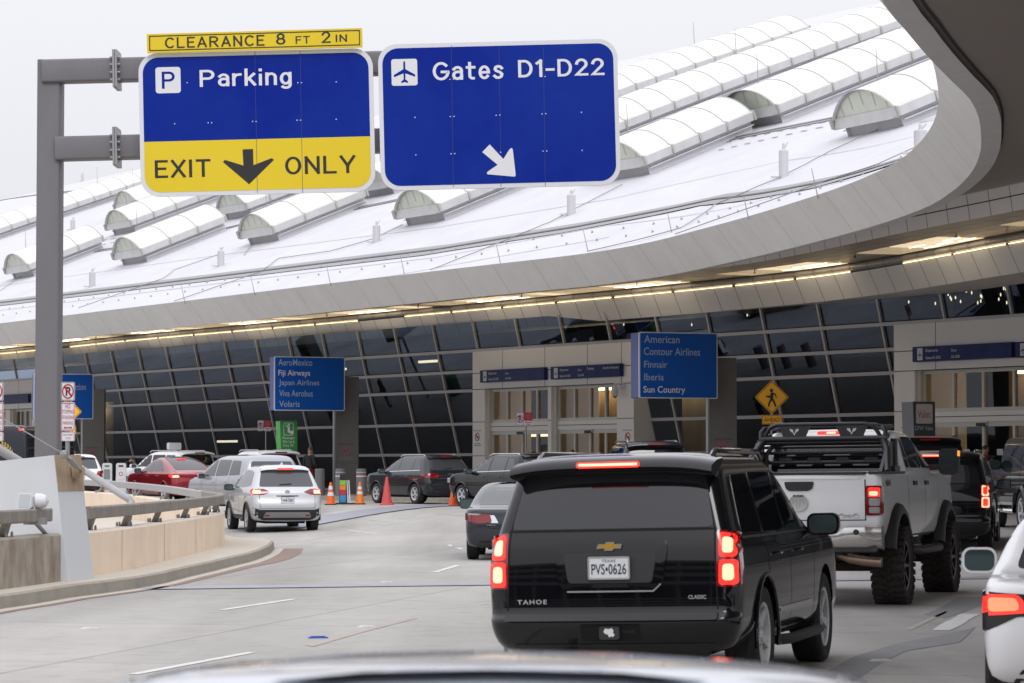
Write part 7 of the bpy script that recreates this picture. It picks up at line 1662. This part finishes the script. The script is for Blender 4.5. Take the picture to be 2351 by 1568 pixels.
# underside: axle, frame rails, exhaust
mb = MB(); mb.tube([(-.85, WY0, WR), (-.2, WY0, WR), (.2, WY0, WR), (.85, WY0, WR)], [.07, .07, .07, .07], 10); mb.lathe([(0, -.20), (.14, -.16), (.19, 0), (.14, .16), (0, .2)], 14, Matrix.Translation((.0, WY0, WR)) @ Matrix.Rotation(R(90), 4, 'X'))
mb.tube([(-.85, WY1, WR), (.85, WY1, WR)], .07, 10)
for s in (-1, 1): mb.box((s * .48, 2.9, .72), (.10, 5.6, .16)); mb.tube([(s * .55, WY0 - .5, .66), (s * .55, WY0, .50), (s * .55, WY0 + .6, .66)], .035, 6); mb.tube([(s * .45, WY0 - .15, .50), (s * .38, WY0 - .05, .85)], .035, 8)
mb.box((0, .5, .62), (.9, .12, .10)); mb.box((0, 2.6, .75), (.8, 3, .14)); mb.build('chassis', mat('dirty_chassis', (.05, .035, .025), .85, noise=(5, .8, (.02, .016, .014), (1, 1, 1))), tk)
mb = MB(); mb.tube([(.35, 1.9, .70), (.40, .55, .70), (.46, .30, .66), (.60, .22, .60), (.80, .20, .565), (.97, .20, .55)], .065, 12); mb.build('exhaust_pipe', mat('exhaust_tan', (.30, .22, .16), .35, .7), tk, True, 60)
# wheels, flares, steps
for s in (-1, 1):
    for y in (WY0, WY1):
        wheel(tk, s * .93, y, WR, .37, 'mud', M_mud)
        mb = MB(); rows = []
        for k in range(19):
            t = R(13 + 154 * k / 18); rows.append([Vector((s * x, y + (.60 + dr) * math.cos(t), .56 + (.60 + dr) * math.sin(t))) for x, dr in ((.95, .13), (1.04, .10), (1.075, .04), (1.075, -.02), (.97, -.03))])
        mb.grid(rows); mb.build('fender_flare', M_trim, tk, True, 50)
    mb = MB(); mb.tube([(s * .97, 2.2, .66), (s * 1.06, 2.4, .64), (s * 1.06, 4.0, .64), (s * .97, 4.2, .66)], .06, 10); mb.build('side_step', M_trim, tk, True, 60)
    for y in (2.55, 3.45): q = (sk).hit('S' if s > 0 else 'L', y, 1.52, .01); mb = MB(); mb.box(q, (.03, .22, .055)); mb.build('door_handle', M_trim, tk)
    T = Matrix.Translation((s * 1.20, 4.05, 1.80)) @ Matrix.Rotation(R(90), 4, 'X'); mb = MB(); mb.prism(rrect(.26, .36, .07, 5), -.10, .03, T); mb.box((s * 1.02, 4.08, 1.72), (.20, .07, .07)); o = mb.build('side_mirror', M_trim, tk, True, 40)
    mb = MB(); mb.prism(rrect(.22, .24, .05, 4, 0, .04), .031, .035, T); mb.build('mirror_glass', M_mirror, o)
    mb = MB(); mb.prism(rrect(.022, .08, .01, 2, s * .126, .11), -.05, .033, T); mb.build('mirror_indicator', mat('indicator_soft', (.8, .35, .05), .3, emit=.9, ecol=(1, .36, .05)) if s > 0 else M_clear, o)
    v = 'S' if s > 0 else 'L'
    for P in ([(2.06, 1.62), (2.06, .84)], [(3.36, 1.64), (3.36, .84)], [(4.42, 1.6), (4.40, .84)]): sk.line(v, P, .012, M_gap, tk)
    for P in ([(2.46, 1.70), (2.46, 2.13)], [(3.36, 1.66), (3.36, 2.14)]): sc_.line(v, P, .02, M_trim, tk)
sc_.patch('F', [(-.80, 1.74), (.80, 1.74), (.70, 2.10), (-.70, 2.10)], M_win, tk, 'windscreen')
for s in (1, -1): P = [(.60, 1.20), (.95, 1.22), (.95, 1.40), (.60, 1.40)]; sk.patch('F', P if s > 0 else mir(P), M_head, tk, 'headlight')
sk.patch('F', rpoly([(-.55, 1.05), (.55, 1.05), (.55, 1.5), (-.55, 1.5)], .05), M_trim, tk, 'grille')
# headache rack and basket of black tube
M_rack = mat('rack_black', (.022, .023, .026), .4); rk = empty('bed_rack'); rk.parent = tk
def tb(pts, r_=.032): mb = MB(); mb.tube(pts, r_, 8); o = mb.build('rack_tube', M_rack, rk, True, 60); return o
for s in (-1, 1):
    tb([(s * .90, 1.10, 1.66), (s * .82, 1.55, 1.95), (s * .74, 1.72, 2.10), (s * .74, 2.0, 2.14)], .045)
    tb([(s * .84, 1.95, 1.66), (s * .84, 1.95, 2.10)], .045)
    tb([(s * .78, 1.70, 2.10), (s * .78, 1.70, 2.20), (s * .74, 1.72, 2.25), (s * .72, 2.0, 2.25), (s * .72, 2.5, 2.27)], .030)
    mb = MB(); mb.hexa([(s * .80, 1.05, 1.67), (s * .80, 1.95, 1.67), (s * .84, 1.95, 1.67), (s * .84, 1.05, 1.67), (s * .80, 1.66, 2.06), (s * .80, 1.95, 2.06), (s * .84, 1.95, 2.06), (s * .84, 1.66, 2.06)]); mb.build('rack_side_plate', M_rack, rk)
    mb = MB(); mb.box((s * .90, 1.55, 1.70), (.10, .34, .09)); mb.build('rack_mount', M_rack, rk)
tb([(-.80, 1.70, 2.105), (.80, 1.70, 2.105)], .038); tb([(-.76, 1.72, 2.06), (.76, 1.72, 2.06)], .03)
for yy, top in ((1.72, 2.295), (2.45, 2.295)):
    tb([(-.76, yy, 2.10), (-.70, yy, 2.22), (-.66, yy, top - .03), (-.58, yy, top), (.52, yy, top), (.60, yy, top - .03), (.66, yy, 2.22), (.72, yy, 2.12)], .026)
for s in (-1, 1): tb([(s * .66, 1.72, 2.27), (s * .66, 2.45, 2.27)], .022)
for xa, xb in ((-.56, -.16), (.16, .56)):
    mb = MB(); P = [(xa + .06, 2.13), (xb - .06, 2.13), (xb, 2.275), (xa, 2.275)]; mb.prism(P, -.012, .012, Matrix.Translation((0, 1.71, 0)) @ Matrix.Rotation(R(90), 4, 'X')); pp = mb.build('rack_plate', M_rack, rk)
    mb = MB(); cx_ = (xa + xb) / 2; mb.prism([(cx_ - .06, 2.24), (cx_ - .02, 2.235), (cx_, 2.17), (cx_ + .02, 2.235), (cx_ + .06, 2.24), (cx_ + .05, 2.21), (cx_ + .02, 2.19), (cx_, 2.155), (cx_ - .02, 2.19), (cx_ - .05, 2.21)], .013, .016, Matrix.Translation((0, 1.71, 0)) @ Matrix.Rotation(R(90), 4, 'X')); mb.build('plate_cutout', M_swhite, pp)
tb([(-.80, 1.93, 2.00), (.80, 1.93, 2.00)], .02); tb([(-.80, 1.93, 1.925), (.80, 1.93, 1.925)], .02)
tb([(-.80, 1.92, 1.86), (-.72, 1.92, 1.80), (.68, 1.92, 1.80), (.80, 1.92, 1.88)], .026)
tb([(-.74, 1.80, 1.68), (-.74, 1.80, 1.90), (-.66, 1.80, 2.02), (-.50, 1.80, 2.05), (.80, 1.80, 2.05)], .03)
for k in range(4):
    x = -.52 + .36 * k; mb = MB(); mb.prism([(x - .10, 1.80), (x + .10, 1.80), (x + .07, 1.865), (x - .07, 1.865)], -.01, .01, Matrix.Translation((0, 1.91, 0)) @ Matrix.Rotation(R(90), 4, 'X')); mb.build('rack_gusset', M_rack, rk)
# light grid of the mesh behind the rack
mb = MB()
for z in (1.945, 1.965, 1.985): mb.tube([(-.72, 1.95, z), (.76, 1.95, z)], .004, 4)
for k in range(24): x = -.72 + 1.48 * k / 23; mb.tube([(x, 1.95, 1.925), (x, 1.95, 2.0)], .003, 4)
mb.build('rack_mesh', mat('rack_mesh_grey', (.35, .35, .38), .4, .5), rk)
tag(tk, 'lifted white pickup truck with a black tube rack, knobbly tyres and lit brake lights', 'pickup truck')
place(tk, 1830, 35.2, R(17.8), R(.6), .0); tk.scale = (1.05, 1, 1)
# ================================================================== people
def person(name, loc_, rz, label, pose, top=M_cloth, bottom=M_jeans, hair=M_hair, h=1.76, bald=False):
    """one continuous skinned body; pose gives joints in metres for a 1.76 m figure facing -y"""
    k = h / 1.76; r = empty('person', loc_, rz)
    J = dict(pel=(0, 0, .95), ch=(0, .01, 1.28), nk=(0, .0, 1.47), hd=(0, -.02, 1.56), shl=(-.19, .01, 1.42), shr=(.19, .01, 1.42), ell=(-.24, .03, 1.12), elr=(.24, .03, 1.12), hal=(-.25, -.04, .87), har=(.25, -.04, .87), hpl=(-.09, 0, .92), hpr=(.09, 0, .92), knl=(-.10, -.01, .50), knr=(.10, -.01, .50), anl=(-.10, .02, .08), anr=(.10, .02, .08), tol=(-.11, -.15, .04), tor=(.11, -.15, .04))
    J.update(pose); G = {a: Vector(b) * k for a, b in J.items()}
    def skin(nm, chain, m, par):
        names = []; edges = []; rad = {}
        for ch in chain:
            for a, ra in ch:
                if a not in names: names.append(a); rad[a] = ra
            for (a, _), (b, _) in zip(ch, ch[1:]): edges.append((names.index(a), names.index(b)))
        me = bpy.data.meshes.new(nm); me.from_pydata([G[a] for a in names], edges, []); o = bpy.data.objects.new(nm, me); COL.objects.link(o)
        o.modifiers.new('s', 'SKIN'); o.modifiers.new('u', 'SUBSURF').levels = 2
        for i, a in enumerate(names): v = me.skin_vertices[0].data[i]; v.radius = (rad[a] * k if not isinstance(rad[a], tuple) else rad[a][0] * k, rad[a] * k if not isinstance(rad[a], tuple) else rad[a][1] * k); v.use_root = (i == 0)
        bpy.context.view_layer.update(); m2 = bpy.data.meshes.new_from_object(o.evaluated_get(bpy.context.evaluated_depsgraph_get())); bpy.data.objects.remove(o)
        m2.name = nm; m2.materials.clear(); q = link(nm, m2, par, [m]); m2.shade_smooth(); return q
    skin('trousers', [[('pel', (.15, .12)), ('hpl', .10), ('knl', .072), ('anl', .055)], [('pel', .15), ('hpr', .10), ('knr', .072), ('anr', .055)]], bottom, r)
    skin('jacket', [[('ch', (.17, .13)), ('pel', (.165, .125))], [('ch', .17), ('nk', .075)], [('nk', .075), ('shl', .075), ('ell', .058), ('hal', .045)], [('nk', .07), ('shr', .075), ('elr', .058), ('har', .045)]], top, r)
    for s, a, b in (('l', 'anl', 'tol'), ('r', 'anr', 'tor')):
        skin('shoe', [[(a, .05), (b, .042)]], M_black, r)
    for s in 'lr':
        c = G['ha' + s]; d = (c - G['el' + s]).normalized(); mb = MB(); sd = d.cross(Vector((0, 1, 0))).normalized(); fw = sd.cross(d)
        mb.tube([c, c + d * .05 * k, c + d * .09 * k], [.03 * k, .038 * k, .03 * k], 8)
        for j, (o_, ln) in enumerate(((-.028, .075), (-.010, .09), (.010, .085), (.027, .065))): p = c + d * .085 * k + fw * o_ * k; mb.tube([p, p + d * ln * .5 * k, p + d * ln * .9 * k + sd * .015 * k], [.009 * k, .0085 * k, .006 * k], 6)
        p = c + d * .03 * k - fw * .03 * k; mb.tube([p, p + d * .03 * k - fw * .025 * k, p + d * .06 * k - fw * .03 * k], [.011 * k, .010 * k, .007 * k], 6)
        mb.build('hand', M_skin, r, True)
    hd = G['hd']; nk = G['nk']; up = (hd - nk).normalized(); fwd = Vector((0, -1, 0)); fwd = (fwd - up * fwd.dot(up)).normalized(); T = frame(hd + up * .08 * k, up.cross(-fwd) * -1, -fwd) if False else Matrix((fwd.cross(up) * -1, -fwd, up)).transposed().to_4x4()
    T.translation = hd + up * .09 * k
    mb = MB(); mb.lathe([(0, -.125), (.045, -.115), (.066, -.07), (.076, -.01), (.078, .04), (.066, .085), (.035, .112), (0, .12)], 16, T @ Matrix.Diagonal((k, k * 1.22, k, 1)))
    mb.tube([nk - up * .03, hd + up * .02], [.056 * k, .052 * k], 10); mb.box((0, -.098 * k, -.015 * k), (.022 * k, .03 * k, .04 * k), T)
    for s in (-1, 1): mb.box((s * .078 * k, .012 * k, 0), (.014 * k, .03 * k, .055 * k), T)
    head = mb.build('head', M_skin, r, True, 60)
    mb = MB()
    for s in (-1, 1): mb.lathe([(0, -.008), (.008, 0), (0, .008)], 6, T @ Matrix.Translation((s * .03 * k, -.09 * k, .015 * k)))
    mb.box((0, -.090 * k, -.058 * k), (.04 * k, .006 * k, .008 * k), T); mb.build('face_features', M_hair, head)
    if not bald: mb = MB(); mb.lathe([(.080, -.005), (.084, .04), (.072, .09), (.04, .122), (0, .13)], 16, T @ Matrix.Translation((0, .018 * k, .002)) @ Matrix.Diagonal((k, k * 1.18, k, 1))); mb.build('hair', hair, head, True)
    return tag(r, label, 'person')
def side(px, off): return fpt(a_at(px, off), off, FLOOR)
person('p', side(711, 9.4), R(150), 'person in a black jacket with short hair standing beyond the silver crossover', {'hal': (-.20, -.16, .95), 'ell': (-.25, .05, 1.12)}, M_cloth, M_maroon, mat('brown_hair', (.09, .05, .03), .6), 1.84)
person('p', side(283, 9.6), R(60), 'person in dark clothes bending forward beside the green litter bin', {'ch': (0, -.22, 1.18), 'nk': (0, -.36, 1.30), 'hd': (0, -.44, 1.34), 'shl': (-.19, -.32, 1.26), 'shr': (.19, -.32, 1.26), 'ell': (-.22, -.42, .98), 'elr': (.22, -.42, .98), 'hal': (-.18, -.52, .74), 'har': (.18, -.52, .74), 'pel': (0, .06, .93)}, M_cloth, M_jeans, M_hair, 1.78)
person('p', side(172, 6.8), R(20), 'bald person in black standing left of the far stone pylon', {}, M_cloth, M_jeans, M_hair, 1.86, True)
person('p', side(191, 7.4), R(-20), 'dark haired person in black beside the far stone pylon', {}, M_cloth, M_jeans, M_hair, 1.78)
person('p', side(2259, 6.5), R(100), 'person in a dark red top partly hidden behind the black SUV at right', {}, M_maroon, M_jeans, M_hair, 1.70)
person('p', side(1315, 3.5), R(-30), 'person at the middle entrance doors with only the head showing', {}, M_cloth, M_jeans, M_hair, 1.72)
# ================================================================== parking garage across the road, behind the photographer
pg = wroot('parking_garage', (0, -62, 0)); M_gar = mat('garage_concrete', (.22, .21, .20), .85, noise=(.3, .5, (.16, .155, .15), (1, 1, 1)))
for k in range(4):
    mb = MB(); mb.box((-5, -75, 1.0 + 3.4 * k + 2.2), (190, 24, .5)); mb.box((-5, -63.1, 1.0 + 3.4 * k + 2.9), (190, .25, .9)); mb.build('floor_slab', M_gar, pg)
mb = MB()
for k in range(24): mb.box((-98 + 8.1 * k, -64.2, 6.5), (.7, .7, 13))
mb.build('column', M_gar, pg); mb = MB(); mb.box((-5, -86, 6.5), (190, .3, 13)); mb.build('back_wall', M_under, pg)
tag(pg, 'long open concrete parking garage standing across the road behind the viewer', 'parking garage')
